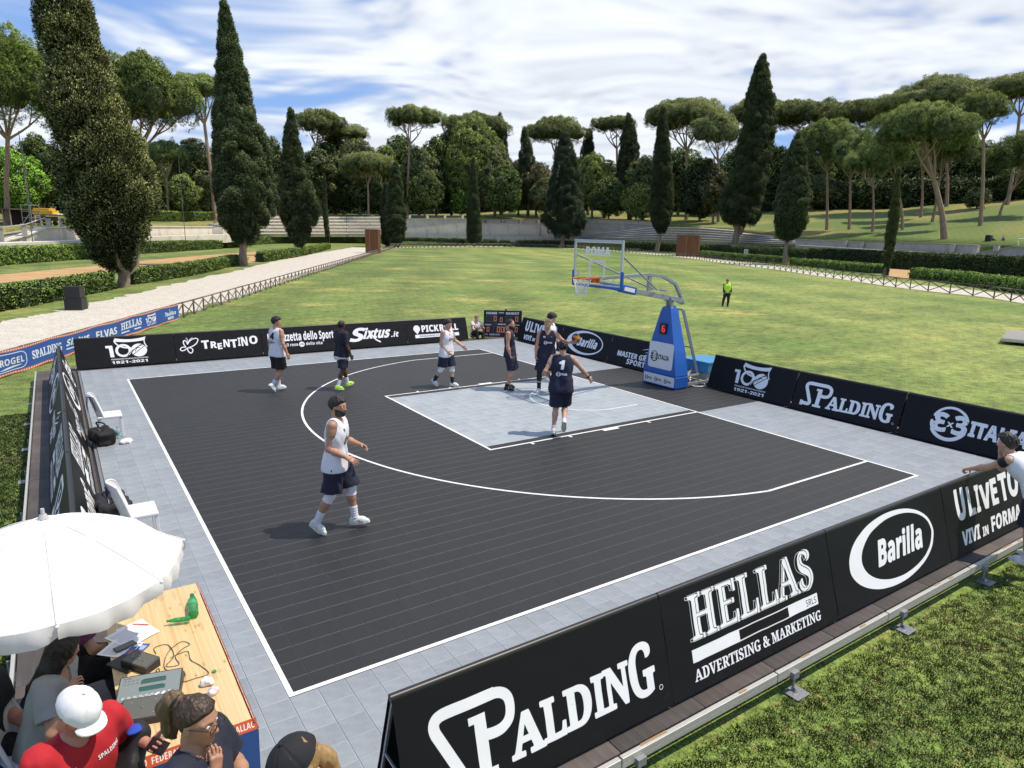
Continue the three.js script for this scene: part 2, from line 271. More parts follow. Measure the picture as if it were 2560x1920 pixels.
  const arc = (cx, cz, R, a0, a1, w) => { const rows = [[], []]; for (let i = 0; i <= 96; i++) { const a = lerp(a0, a1, i / 96); rows[0].push([cx + Math.cos(a) * R, Y, cz + Math.sin(a) * R]); rows[1].push([cx + Math.cos(a) * (R - w), Y, cz + Math.sin(a) * (R - w)]); } return quads(rows, (p) => [p[0] * 4, p[2] * 4]); };
  const side = [strip(-7.5, -7.45, 0, 11), strip(7.45, 7.5, 0, 11), strip(-7.45, 7.45, 10.95, 11), strip(-7.45, 7.45, 0, L)];
  const o1 = part('court_line', side, lm, court);
  const kz = [strip(-2.5, -2.45, L, 5.8), strip(2.45, 2.5, L, 5.8), strip(-2.45, 2.45, 5.75, 5.8)];
  for (const s of [-1, 1]) { const a = (z0, z1, w = .1) => kz.push(s > 0 ? strip(2.5, 2.5 + w, z0, z1) : strip(-2.5 - w, -2.5, z0, z1)); a(4.83, 4.88); a(3.88, 3.93); a(2.6, 3.02); a(1.66, 1.71); }
  part('court_line', kz, lm, court);
  const a0 = Math.acos(6.6 / 6.75);
  part('court_line', [arc(0, 1.575, 6.75, a0, Math.PI - a0, L), strip(6.55, 6.6, L, 1.575 + 6.75 * Math.sin(a0) + .03), strip(-6.6, -6.55, L, 1.575 + 6.75 * Math.sin(a0) + .03)], lm, court);
  part('court_line', [arc(0, 1.575, 1.28, 0, Math.PI, .045), strip(1.235, 1.28, .77, 1.575), strip(-1.28, -1.235, .77, 1.575)], lm, court);
}
// ---------------------------------------------------------------- advertising boards
const W1 = '#eef1f4', BK = '#17181b';
function txt(c, s, x, y, size, o = {}) { // text with its width given, baseline at y, optional slant
  c.save(); c.translate(x, y); if (o.rot) c.rotate(o.rot); c.font = `${o.style || ''} ${o.weight || 'bold'} ${size}px ${o.font || 'sans-serif'}`; const w = c.measureText(s).width; c.transform(o.w ? o.w / w : 1, 0, o.slant ? -o.slant : 0, o.sy || 1, 0, 0);
  c.textAlign = o.align || 'left'; c.fillStyle = o.fill || W1; if (o.stroke) { c.lineJoin = 'round'; c.lineWidth = o.stroke; c.strokeStyle = o.strokeStyle || c.fillStyle; c.strokeText(s, 0, 0); } if (!o.noFill) c.fillText(s, 0, 0); c.restore();
}
function ell(c, x, y, rx, ry, fill, rot = 0) { c.beginPath(); c.ellipse(x, y, rx, ry, rot, 0, 7); c.fillStyle = fill; c.fill(); }
const PRINT = {
  spalding(c, w, h, fg = W1, bg = BK) {
    c.fillStyle = c.strokeStyle = fg; c.lineWidth = 34; c.lineJoin = 'round'; c.lineCap = 'butt';
    // the long S whose top runs over the P
    c.beginPath(); c.moveTo(318, 92); c.lineTo(160, 92); c.quadraticCurveTo(98, 92, 116, 140); c.lineTo(176, 262); c.quadraticCurveTo(190, 298, 150, 296); c.lineTo(96, 294); c.stroke();
    c.beginPath(); c.moveTo(82, 270); c.lineTo(82, 320); c.lineTo(112, 320); c.lineTo(112, 270); c.fill();
    c.beginPath(); c.moveTo(300, 92); c.quadraticCurveTo(372, 92, 366, 150); c.quadraticCurveTo(360, 204, 290, 198); c.lineTo(272, 196); c.lineWidth = 32; c.stroke();
    c.fillRect(238, 132, 40, 178); c.fillRect(220, 132, 30, 22); c.fillRect(216, 290, 84, 22);
    for (const [l, x, wd, s, y] of [['A', 352, 122, 168, 300], ['L', 470, 92, 168, 296], ['D', 560, 116, 168, 294], ['I', 676, 54, 172, 292], ['N', 726, 116, 176, 292], ['G', 836, 126, 236, 300]]) txt(c, l, x, y, s, { font: 'serif', w: wd, stroke: 9, fill: fg });
    c.strokeStyle = fg; c.lineWidth = 2.5; c.beginPath(); c.arc(978, 296, 8, 0, 7); c.stroke();
  },
  hellas(c, w, h, fg = W1, bg = BK) {
    c.save(); c.translate(512, 186); c.scale(1.2, 1.16); c.translate(-506, -186);
    txt(c, 'HELLAS', 190, 196, 190, { font: 'serif', w: 640, stroke: 5, fill: fg });
    txt(c, 'HELLAS', 180, 196, 190, { font: 'serif', w: 640, stroke: 3, noFill: true, strokeStyle: bg });
    txt(c, 'HELLAS', 176, 196, 190, { font: 'serif', weight: 'normal', w: 632, stroke: 1.5, noFill: true, strokeStyle: fg });
    c.fillStyle = fg; c.fillRect(180, 220, 220, 40); c.fillRect(400, 220, 260, 4); c.fillRect(400, 256, 260, 4); c.fillRect(660, 220, 170, 40);
    txt(c, 'SRLS', 760, 252, 32, { fill: bg, weight: 'normal', w: 62 });
    txt(c, 'ADVERTISING & MARKETING', 178, 316, 48, { font: 'serif', w: 656, fill: fg, stroke: 1 });
    c.restore();
  },
  barilla(c) {
    c.save(); c.translate(512, 186); c.scale(1.15, 1.04); c.translate(-512, -186);
    ell(c, 512, 186, 330, 160, W1); ell(c, 548, 184, 276, 134, BK);
    c.beginPath(); c.ellipse(548, 184, 278, 134, 0, 0, 7); c.lineWidth = 6; c.strokeStyle = W1;
    txt(c, 'Barilla', 372, 236, 150, { style: 'italic', w: 366, stroke: 7 });
    c.restore();
  },
  uliveto(c) {
    c.save(); c.translate(512, 196); c.scale(1.22, 1.16); c.translate(-500, -196);
    const L = 'ULIVETO', xs = [176, 284, 368, 418, 516, 612, 704], ws = [98, 74, 40, 98, 80, 90, 116]; [...L].forEach((l, i) => { const k = Math.abs(i - 3) / 3; txt(c, l, xs[i], 196, 150, { w: ws[i], sy: 1.02 + .22 * k, stroke: 7 }); });
    txt(c, 'VIVI', 196, 312, 86, { w: 164, stroke: 4, slant: .12 }); txt(c, 'IN', 384, 312, 56, { w: 62, slant: .12, stroke: 3 }); txt(c, 'FORMA', 470, 312, 92, { w: 320, stroke: 4, slant: .12 }); c.restore();
  },
  cento(c) {
    c.fillStyle = W1; c.strokeStyle = W1; c.lineWidth = 40; c.beginPath(); c.moveTo(300, 108); c.lineTo(372, 108); c.lineTo(382, 254); c.lineTo(342, 254); c.lineTo(334, 138); c.lineTo(302, 138); c.fill();
    c.lineWidth = 28; c.beginPath(); c.ellipse(478, 178, 68, 68, 0, 0, 7); c.stroke();
    ell(c, 640, 184, 84, 82, W1); c.strokeStyle = BK; c.lineWidth = 7; for (const k of [-.5, .1, .7]) { c.beginPath(); c.ellipse(640 - 70 * k, 184 + 50 * k, 92, 40, -.7, 3.6, 6.0); c.stroke(); } c.beginPath(); c.moveTo(570, 240); c.lineTo(712, 128); c.stroke();
    c.fillStyle = W1; c.beginPath(); c.moveTo(404, 18); c.quadraticCurveTo(560, 62, 724, 16); c.lineTo(712, 60); c.quadraticCurveTo(566, 92, 388, 58); c.fill();
    c.strokeStyle = W1; c.lineWidth = 16; c.beginPath(); c.moveTo(394, 52); c.quadraticCurveTo(430, 150, 560, 150); c.stroke(); c.lineWidth = 12; c.beginPath(); c.moveTo(712, 40); c.quadraticCurveTo(690, 88, 730, 150); c.stroke();
    txt(c, 'FEDERAZIONE ITALIANA PALLACANESTRO', 344, 290, 22, { w: 384 }); txt(c, '1921-2021', 344, 338, 46, { w: 384, stroke: 1 });
  },
  trentino(c) {
    c.strokeStyle = W1; c.lineWidth = 13; c.lineJoin = 'round'; c.beginPath(); c.moveTo(120, 190); c.bezierCurveTo(60, 100, 130, 60, 140, 150); c.bezierCurveTo(180, 70, 280, 60, 262, 110); c.bezierCurveTo(240, 180, 160, 190, 140, 200); c.bezierCurveTo(220, 190, 190, 280, 160, 268); c.bezierCurveTo(130, 250, 140, 220, 128, 204); c.bezierCurveTo(70, 260, 40, 220, 60, 200); c.bezierCurveTo(70, 180, 100, 186, 120, 190); c.stroke(); c.beginPath(); c.moveTo(150, 130); c.quadraticCurveTo(150, 80, 130, 66); c.moveTo(156, 126); c.quadraticCurveTo(170, 80, 206, 70); c.lineWidth = 8; c.stroke();
    const L = 'TRENTINO', s = [150, 120, 110, 140, 150, 150, 168, 150], y = [226, 222, 244, 220, 236, 216, 222, 200]; let x = 300; [...L].forEach((l, i) => { const wd = [90, 80, 66, 92, 84, 34, 96, 116][i]; txt(c, l, x, y[i], s[i], { w: wd, stroke: 5, rot: (i % 2 ? .03 : -.03) }); x += wd + 3; });
  },
  gazzetta(c) { txt(c, 'La Gazzetta dello Sport', 70, 196, 120, { w: 890, sy: 1.35, stroke: 3 }); txt(c, 'tutto il rosa', 160, 274, 60, { w: 300 }); ell(c, 508, 256, 38, 38, W1); txt(c, '125', 480, 270, 36, { w: 56, fill: '#444' }); txt(c, 'della vita', 562, 274, 60, { w: 230 }); },
  sixtus(c) { txt(c, 'S', 130, 270, 270, { style: 'italic', w: 210, stroke: 10, slant: .1 }); txt(c, 'ixtus', 340, 240, 210, { style: 'italic', w: 400, stroke: 10, slant: .2 }); c.strokeStyle = W1; c.lineWidth = 22; c.lineCap = 'round'; c.beginPath(); c.moveTo(470, 140); c.quadraticCurveTo(500, 260, 600, 300); c.stroke(); txt(c, '.it', 770, 240, 110, { style: 'italic', w: 120, stroke: 3 }); },
  pickroll(c) { ell(c, 170, 140, 54, 54, W1); c.beginPath(); c.moveTo(122, 166); c.lineTo(170, 232); c.lineTo(218, 166); c.fill(); txt(c, 'PICK', 240, 196, 140, { w: 290, stroke: 6 }); c.strokeStyle = BK; txt(c, 'ROLL', 540, 196, 140, { w: 330, stroke: 6 }); c.fillStyle = W1; c.fillRect(130, 236, 740, 52); txt(c, 'RAGGIUNGI LA TUA SALUTE', 200, 276, 38, { fill: '#333', w: 600 }); },
  master(c) { c.fillStyle = W1; for (const [x, y, l] of [[560, 118, 330], [610, 152, 250], [560, 196, 330]]) { c.beginPath(); c.moveTo(x, y); c.quadraticCurveTo(x + l * .5, y - 20, x + l, y - 92); c.quadraticCurveTo(x + l * .55, y - 52, x, y); c.fill(); } txt(c, 'MASTER GROUP', 150, 250, 92, { w: 720, stroke: 3 }); txt(c, 'SPORT', 350, 332, 92, { w: 330, stroke: 3 }); },
  threes(c, w, h, fg = W1, bg = BK, ox = 0) {
    c.save(); c.translate(ox, 0); c.strokeStyle = fg; c.lineCap = 'round'; for (const [a, b, lw, R] of [[3.5, 5.6, 20, 132], [.6, 3.1, 24, 132], [5.4, 5.9, 12, 138], [.4, 2.6, 8, 146]]) { c.lineWidth = lw; c.beginPath(); c.arc(370, 186, R, a, b); c.stroke(); }
    c.save(); c.translate(356, 262); c.scale(-1, 1); txt(c, '3', 0, 0, 210, { w: 112, stroke: 12, fill: fg }); c.restore(); txt(c, '3', 398, 262, 210, { w: 112, stroke: 12, fill: fg }); txt(c, 'x', 352, 216, 76, { w: 52, fill: fg, stroke: 12, strokeStyle: bg }); txt(c, 'x', 352, 216, 76, { w: 52, fill: fg });
    txt(c, 'ITALIA', 520, 250, 150, { w: 400, stroke: 9, fill: fg, sy: 1.1 });
    const r = rng(4); c.fillStyle = bg; for (let i = 0; i < 90; i++) { c.globalAlpha = .5; c.fillRect(230 + r() * 680, 90 + r() * 190, 3 + r() * 9, 2 + r() * 4); } c.globalAlpha = 1; c.restore();
  },
};
const boardMats = {};
function boardMat(name) {
  return boardMats[name] ??= (() => { const t = canvas(1024, 372, (c, w, h) => { c.fillStyle = BK; c.fillRect(0, 0, w, h); PRINT[name](c, w, h); const r = rng(name.length * 7 + 1); for (let i = 0; i < 26; i++) { c.globalAlpha = .05 + .07 * r(); c.strokeStyle = '#aaa'; c.lineWidth = 1 + 3 * r(); const x = r() * w, y = h - r() * r() * h * .5; c.beginPath(); c.moveTo(x, y); c.lineTo(x + (r() - .5) * 60, y + (r() - .5) * 40); c.stroke(); } c.globalAlpha = 1; }); return new THREE.MeshPhysicalMaterial({ color: C(.92, .92, .92), roughness: .55, map: t, specularIntensity: .35 }); })();
}
const boardSide = mat([.014, .0145, .016], .4);
// an A-frame board: base centre, reading direction u, front normal n
function adBoard(print, c, u, n, L, h, hw, label, group, back, seed = 1) {
  const t = thing('advertising_board', label, 'advertising board', c, 0, group);
  const U = V(u[0], 0, u[1]), N = V(n[0], 0, n[1]);
  const face = (sgn, nu) => { const rows = []; for (let j = 0; j <= 10; j++) { const row = []; for (let i = 0; i <= 28; i++) { const a = i / 28 - .5, v = j / 10, w = (fbm2(i * .45 + seed * 13, j * .5 + v * 3 + sgn * 9, 3) - .5) * .016 * Math.min(1, v * 6, (1 - v) * 6) ; const p = U.clone().multiplyScalar(a * (L - .012) * nu).addScaledVector(N, sgn * (lerp(hw, .022, v) + w)); row.push([p.x, lerp(.012, h, v), p.z]); } rows.push(row); } return quads(rows, (p, j, i) => [i / 28, j / 10]); };
  part('front_banner', face(1, 1), boardMat(print), t);
  part('back_banner', face(-1, -1), back ? boardMat(back) : boardSide, t);
  const top = bar(U.clone().multiplyScalar(-L / 2 + .006).setY(h - .012).toArray(), U.clone().multiplyScalar(L / 2 - .006).setY(h - .012).toArray(), .03, 10); part('top_tube', top, boardSide, t);
  for (const s of [-1, 1]) { const e = U.clone().multiplyScalar(s * (L / 2 - .03)); part('end_frame', [-1, 1].map((k) => beam(e.clone().addScaledVector(N, k * (hw - .03)).setY(.01).toArray(), e.clone().setY(h - .03).toArray(), .02, .02, [U.x, 0, U.z])).concat(beam(e.clone().addScaledVector(N, -hw * .6).setY(h * .38).toArray(), e.clone().addScaledVector(N, hw * .6).setY(h * .38).toArray(), .015, .015)), M.steel, t); }
  return t;
}
const NB = 'boards along the near side of the court', FB = 'boards along the far side of the court', BB = 'boards behind the hoop', LB = 'boards along the left end of the court';
// near side, prints facing out towards the grass
const NZ = [10.74, 8.2, 5.65, 3.07, .5, -2.05];
[['spalding', 'black board with the white SPALDING lettering nearest the bottom edge, cut by the frame'], ['hellas', 'black board reading HELLAS ADVERTISING & MARKETING in the near row'], ['barilla', 'large black board with the white oval Barilla emblem in the near row'], ['uliveto', 'black ULIVETO VIVI IN FORMA board under the leaning man'], ['threes', 'black board of the near row past the leaning man at the right edge']].forEach(([p, l], i) =>
  adBoard(p, [9.08, 0, (NZ[i] + NZ[i + 1]) / 2], [0, -1], [1, 0], NZ[i] - NZ[i + 1], .92, .30, l, NB, null, i + 1));
// far side, prints facing the court
const FZ = [12.07, 9.5, 6.95, 4.39, 1.84, -.72];
[['cento', 'black board with the 100 years 1921-2021 basketball emblem at the far left corner'], ['trentino', 'black board with white butterfly and TRENTINO lettering behind player number 4'], ['gazzetta', 'black board with condensed newspaper title lettering between two walking players'], ['sixtus', 'black board with the white Sixtus.it script'], ['pickroll', 'black PICKROLL board with pin symbol beside the sitting person']].forEach(([p, l], i) =>
  adBoard(p, [-9.8, 0, (FZ[i] + FZ[i + 1]) / 2], [0, -1], [1, 0], FZ[i] - FZ[i + 1], .84, .30, l, FB, null, i + 11));
// base line, prints facing the court
[['uliveto', -8.6, -6.02, 'black ULIVETO board beside the scoreboard, partly behind the ball holder'], ['barilla', -6.0, -3.44, 'black board with oval Barilla emblem behind the basketball'], ['master', -3.42, -.86, 'black MASTER GROUP SPORT board partly hidden by the hoop tower'], ['cento', .72, 3.3, 'black board with the 100 years 1921-2021 emblem right of the hoop base'], ['spalding', 3.32, 5.88, 'black SPALDING board on the base line right of the hoop'], ['threes', 5.9, 8.46, 'black board with the 3x3 ITALIA ring emblem behind the leaning man']].forEach(([p, a, b, l], i) =>
  adBoard(p, [(a + b) / 2, 0, -2.64], [1, 0], [0, 1], b - a, .88, .29, l, BB, null, i + 21));
// left end, seen along their ridge, printed on both sides
[['threes', -8.3, 'farthest of the two-sided boards seen along their ridge at the left end'], ['barilla', -5.74, 'second two-sided board from the far end of the left row'], ['master', -3.18, 'two-sided board of the left row behind the empty white chair with the bag'], ['hellas', -.62, 'two-sided board of the left row between the two white chairs'], ['spalding', 1.94, 'nearest two-sided board of the left row, half under the white umbrella']].forEach(([p, x, l], i) =>
  adBoard(p, [x + 1.28, -.01, 12.43], [-1, 0], [0, -1], 2.54, .9, .30, l, LB, p, i + 31));
// ---------------------------------------------------------------- portable basketball hoop
{
  const t = thing('basketball_hoop', 'portable basketball hoop with padded blue tower, steel arm and ROMA glass backboard', 'basketball hoop', [0, 0, 0]);
  const blue = mat([.012, .10, .40], .45), white = M.white, galv = mat([.40, .43, .46], .42, { metalness: .3, map: grainTex });
  // tower pad: a tapering wedge
  const tw = (rows, m, name, parent = t) => { const gs = []; for (let i = 0; i < rows.length - 1; i++) { const [y0, a0, f0, b0] = rows[i], [y1, a1, f1, b1] = rows[i + 1]; const q = (p) => quads(p, (v) => [v[0], v[1]]); const L = [[-a0, y0, f0], [a0, y0, f0], [a0, y0, b0], [-a0, y0, b0]], U = [[-a1, y1, f1], [a1, y1, f1], [a1, y1, b1], [-a1, y1, b1]]; for (let k = 0; k < 4; k++) gs.push(q([[L[k], L[(k + 1) % 4]], [U[k], U[(k + 1) % 4]]])); if (i === rows.length - 2) gs.push(q([[U[0], U[1]], [U[3], U[2]]])); } return part(name, gs, m, parent); };
  const pad = tw([[.02, .585, -1.235, -1.72], [.05, .60, -1.22, -1.735], [.33, .60, -1.22, -1.72], [.345, .585, -1.235, -1.70]], blue, 'base_pad');
  const tower = tw([[.345, .59, -1.23, -1.70], [.375, .60, -1.22, -1.70], [1.0, .475, -1.25, -1.68], [1.6, .31, -1.285, -1.64], [2.05, .19, -1.315, -1.60], [2.16, .15, -1.335, -1.585], [2.19, .12, -1.36, -1.56]], blue, 'tower_pad');
  const rr = (w, h, r) => { const s = new THREE.Shape(); s.moveTo(-w / 2 + r, -h / 2); s.lineTo(w / 2 - r, -h / 2); s.quadraticCurveTo(w / 2, -h / 2, w / 2, -h / 2 + r); s.lineTo(w / 2, h / 2 - r); s.quadraticCurveTo(w / 2, h / 2, w / 2 - r, h / 2); s.lineTo(-w / 2 + r, h / 2); s.quadraticCurveTo(-w / 2, h / 2, -w / 2, h / 2 - r); s.lineTo(-w / 2, -h / 2 + r); s.quadraticCurveTo(-w / 2, -h / 2, -w / 2 + r, -h / 2); const g = new THREE.ShapeGeometry(s, 8), uv = g.attributes.uv, p = g.attributes.position; for (let i = 0; i < p.count; i++) uv.setXY(i, p.getX(i) / w + .5, p.getY(i) / h + .5); return g; };
  const k1 = canvas(512, 512, (c, w) => { c.fillStyle = '#d9dee4'; c.fillRect(0, 0, w, w); c.save(); c.translate(-18, 150); c.scale(.56, .72); PRINT.threes(c, 0, 0, '#141518', '#d9dee4', -120); c.restore(); });
  const panel = part('white_panel', rr(.90, .72, .09), mat([1, 1, 1].map(() => .9), .5, { map: k1 }), tower); panel.position.set(0, .86, -1.2415 + .004); panel.rotation.x = -.048;
  const k2 = canvas(512, 128, (c, w, h) => { c.fillStyle = '#dfe3e8'; c.fillRect(0, 0, w, h); for (let i = 0; i < 3; i++) { c.save(); c.translate(20 + i * 160, 26); c.scale(.17, .22); PRINT.threes(c, 0, 0, '#26282c', '#dfe3e8', -200); c.restore(); } });
  part('white_panel', rr(1.14, .27, .035), mat([.9, .9, .9], .5, { map: k2 }), pad).position.set(0, .195, -1.2155);
  const clock = part('shot_clock', box(.24, .30, .06, 0, 1.60, -1.262, .01), M.black, tower);
  const led = mat([.05, 0, 0], .5, { emissive: C(1, .03, .04), emissiveIntensity: 1.3 }); const seg = []; { const X = .035, Y0 = 1.60, s = .075; for (const [x, y, w, h] of [[0, s, .07, .016], [0, 0, .07, .016], [0, -s, .07, .016], [-.04, s / 2, .016, .065], [-.04, -s / 2, .016, .065], [.04, -s / 2, .016, .065]]) seg.push(box(w, h, .006, X + x, Y0 + y, -1.2285)); } part('lit_digit', seg, led, clock);
  // base frame and counterweight
  part('base_frame', [beam([-.5, .09, -1.7], [-.5, .09, -3.4], .06, .08), beam([.5, .09, -1.7], [.5, .09, -3.4], .06, .08), beam([-.5, .09, -2.3], [.5, .09, -2.3], .06, .06), beam([-.45, .30, -1.8], [-.3, .28, -2.6], .05, .05), beam([.45, .30, -1.8], [.3, .28, -2.6], .05, .05), beam([-.25, .1, -1.75], [.1, .34, -2.6], .05, .06), beam([.35, .12, -1.8], [-.1, .36, -2.7], .05, .06)], galv, t);
  for (const [x, z] of [[-.4, -1.9], [.4, -1.9], [-.4, -3.2], [.4, -3.2]]) part('wheel', new THREE.CylinderGeometry(.06, .06, .05, 18).rotateZ(Math.PI / 2).translate(x, .06, z), M.black, t);
  const cw = part('counterweight_box', [box(.98, .30, .96, 0, .46, -3.1, .015), box(1.02, .05, 1.0, 0, .60, -3.1, .012)], mat([.035, .235, .46], .38), t);
  part('lower_box', box(.90, .22, .86, 0, .20, -3.1, .01), mat([.42, .43, .44], .6), t);
  part('hose', tube([[.3, .25, -2.0], [.15, .12, -2.3], [.5, .05, -2.5], [.7, .03, -2.2], [.5, .04, -2.0], [.1, .2, -2.4], [-.1, .3, -2.7]], .014, 60), M.white, t);
  // rear legs
  for (const s of [-1, 1]) { part('rear_leg', beam([s * .10, 2.08, -1.88], [s * .34, .14, -2.46], .05, .07), galv, t); }
  part('leg_brace', [beam([-.22, 1.05, -2.19], [.22, 1.05, -2.19], .035, .035), bar([-.4, 1.05, -1.6], [-.22, 1.05, -2.19], .012)], galv, t);
  part('tower_post', [beam([-.07, 2.0, -1.48], [-.07, 2.46, -1.42], .06, .10), beam([.07, 2.0, -1.48], [.07, 2.46, -1.42], .06, .10), cyl(.035, .035, .34, 0, 0, 0).rotateZ(Math.PI / 2).translate(0, 2.36, -1.44), cyl(.03, .03, .3, 0, 0, 0).rotateZ(Math.PI / 2).translate(0, 2.2, -1.52)], galv, t);
  // parallel arms
  const arm = (p, w, h) => p.slice(1).map((b, i) => beam(p[i], b, w, h, [0, 1, 0], .006));
  part('lower_arm', [...arm([[0, 2.30, -1.93], [0, 2.37, -1.72], [0, 2.66, .02], [0, 2.83, 1.05]], .13, .13)], galv, t);
  part('upper_arm', [...arm([[0, 2.24, -1.93], [0, 2.48, -1.84], [0, 2.80, -1.60], [0, 3.0, -1.12], [0, 3.06, -.55], [0, 2.99, 1.10]], .09, .08)], galv, t);
  part('arm_link', [beam([0, 2.56, -.62], [0, 3.05, -.62], .07, .10, [0, 0, 1])], galv, t);
  for (const [y, z] of [[2.10, -1.86], [2.30, -1.9], [2.64, -1.15]]) part('pivot_bolt', cyl(.028, .028, .22).rotateZ(Math.PI / 2).translate(0, y, z), M.steel, t);
  const padS = mat([.012, .10, .40], .45);
  const ap = part('arm_pad', [beam([0, 2.735, .40], [0, 2.64, -.10], .20, .20, [0, 1, 0], .02), beam([0, 2.825, 1.02], [0, 2.735, .40], .19, .16, [0, 1, 0], .02)], padS, t);
  part('arm_label', beam([.104, 2.725, .34], [.104, 2.655, -.02], .004, .10), M.white, ap);
  for (const s of [-1, 1]) part('backboard_strut', bar([s * .86, 3.55, 1.16], [s * .06, 2.66, -.86], .022, 8), galv, t);
  // backboard
  const glassM = new THREE.MeshPhysicalMaterial({ color: 0xf4f8f7, roughness: .03, transmission: 1, thickness: 0, ior: 1.5 });
  const bb = part('backboard_glass', box(1.76, 1.04, .012, 0, 3.36, 1.2), glassM, t);
  part('backboard_frame', [box(1.80, .045, .05, 0, 3.898, 1.19, .006), box(1.80, .045, .05, 0, 2.825, 1.19, .006), box(.045, 1.02, .05, -.878, 3.36, 1.19, .006), box(.045, 1.02, .05, .878, 3.36, 1.19, .006)], mat([.46, .50, .54], .4, { metalness: .2 }), t);
  part('target_square', [box(.59, .05, .003, 0, 3.40, 1.209), box(.05, .40, .003, -.27, 3.175, 1.209), box(.05, .40, .003, .27, 3.175, 1.209), box(.59, .05, .003, 0, 2.975, 1.209)], M.white, bb);
  part('white_border', [box(1.70, .022, .003, 0, 3.862, 1.209)], M.white, bb);
  const rt = canvas(512, 160, (c, w, h) => { c.clearRect(0, 0, w, h); txt(c, 'ROMA', 6, 146, 170, { w: 500, stroke: 3, fill: '#fff' }); });
  part('city_lettering', new THREE.PlaneGeometry(.95, .27).translate(0, 3.655, 1.2085), mat([.85, .85, .85], .5, { map: rt, alphaTest: .5, side: THREE.DoubleSide }), bb);
  for (const [a, b, x, y] of [[.10, .11, -.72, 3.08], [.05, .05, .62, 2.98]]) part('small_sticker', box(a, b, .003, x, y, 1.209), mat([.6, .63, .63], .6), bb);
  part('edge_pad', [box(.07, .36, .07, -.905, 2.98, 1.195, .02), box(1.86, .06, .08, 0, 2.79, 1.19, .02)], padS, bb); part('edge_pad', box(.07, .42, .07, .905, 2.99, 1.195, .02), padS, bb);
  // rim, bracket, net
  const or = mat([.62, .10, .015], .42); const ry = 3.0, cz = 1.655;
  const rim = part('rim', [new THREE.TorusGeometry(.235, .0125, 10, 48).rotateX(Math.PI / 2).translate(0, ry, cz), box(.30, .14, .05, 0, ry - .045, 1.24, .01), box(.26, .03, .2, 0, ry - .005, 1.34, .01), beam([-.10, ry - .10, 1.26], [-.12, ry - .01, 1.46], .014, .05), beam([.10, ry - .10, 1.26], [.12, ry - .01, 1.46], .014, .05)], or, t);
  const cords = []; const n = 12; const pt = (k, l) => { const a = (k + (l % 2) * .5) / n * 2 * Math.PI, r = [.226, .20, .165, .14, .125, .12][l]; return [Math.cos(a) * r - [0, 0, .005, .02, .03, .045][l], ry - [.01, .10, .19, .28, .36, .43][l], cz + Math.sin(a) * r]; };
  for (let l = 0; l < 5; l++) for (let k = 0; k < n; k++) { cords.push(bar(pt(k, l), pt(l % 2 ? k : k, l + 1), .0055, 5)); cords.push(bar(pt(k, l), pt(l % 2 ? k + 1 : k - 1, l + 1), .0055, 5)); }
  part('net', cords, M.white, rim);
}
// ---------------------------------------------------------------- scoreboard
{
  const a = V(-9.86, 0, -1.60), b = V(-9.04, 0, -2.86), L = a.distanceTo(b), u = b.clone().sub(a).normalize(), turn = Math.atan2(-u.z, u.x);
  const t = thing('scoreboard', 'black electronic scoreboard reading HOME and GUEST standing at the far corner of the court', 'scoreboard', a.clone().add(b).multiplyScalar(.5).toArray(), turn);
  const face = canvas(768, 560, (c, w, h) => { c.fillStyle = '#131417'; c.fillRect(0, 0, w, h); txt(c, 'HOME', 40, 74, 64, { w: 228, stroke: 3 }); txt(c, 'GUEST', 440, 74, 64, { w: 280, stroke: 3 }); txt(c, 'TIMER', 300, 52, 30, { w: 106, stroke: 2 }); txt(c, 'FOULS', 20, 312, 34, { w: 100, stroke: 2 }); txt(c, 'B', 128, 312, 34, { stroke: 2 }); txt(c, 'PERIOD', 280, 302, 36, { w: 170, stroke: 2 }); txt(c, 'FOULS', 620, 312, 34, { w: 110, stroke: 2 }); txt(c, 'TIME OUT', 110, 526, 40, { w: 220, stroke: 2 }); c.strokeStyle = '#c8ccd0'; c.lineWidth = 5; for (let i = 0; i < 2; i++) for (let j = 0; j < 2; j++) c.strokeRect(26 + i * 28, 496 + j * 16, 22, 12); c.lineWidth = 4; c.strokeStyle = '#777b80'; c.strokeRect(46, 108, 216, 126); c.strokeRect(444, 108, 260, 126); c.strokeRect(188, 334, 300, 136); c.beginPath(); c.moveTo(250, 250); c.lineTo(186, 282); c.lineTo(250, 314); c.closePath(); c.stroke(); c.fillStyle = '#2a2d31'; c.fillRect(50, 112, 140, 118); c.fillRect(448, 112, 130, 118); });
  part('cabinet', box(L, 1.06, .09, 0, .545, 0, .008), M.black, t);
  part('face_print', new THREE.PlaneGeometry(L - .03, 1.03).translate(0, .545, .048), mat([.9, .9, .9], .5, { map: face }), t);
  const off = mat([.30, .15, .12], .5, { emissive: C(.55, .14, .08), emissiveIntensity: .5 });
  const digit = (x, y, w, h) => { const s = w * .2, gs = [box(w, s, .006, 0, h / 2, 0), box(w, s, .006, 0, -h / 2, 0), box(s, h, .006, -w / 2 + s / 2, 0, 0), box(s, h, .006, w / 2 - s / 2, 0, 0)]; for (const g of gs) g.translate(x, y, .052); return gs; };
  const fx = (px) => (px / 768 - .5) * (L - .03), fy = (py) => .545 + (.5 - py / 560) * 1.03;
  for (const [x, y, w, h] of [[226, 170, .10, .17], [352, 190, .10, .16], [670, 170, .10, .17], [84, 400, .10, .17], [300, 402, .12, .19], [380, 402, .12, .19], [446, 402, .10, .19], [664, 400, .10, .17]]) part('digit', digit(fx(x), fy(y), w, h), off, t);
  for (const x of [-L / 2 + .15, L / 2 - .15]) part('stand', box(.05, .02, .5, x, .01, 0), M.steel, t); part('handle', [box(.07, .06, .05, .12, 1.105, 0, .01)], M.black, t);
}
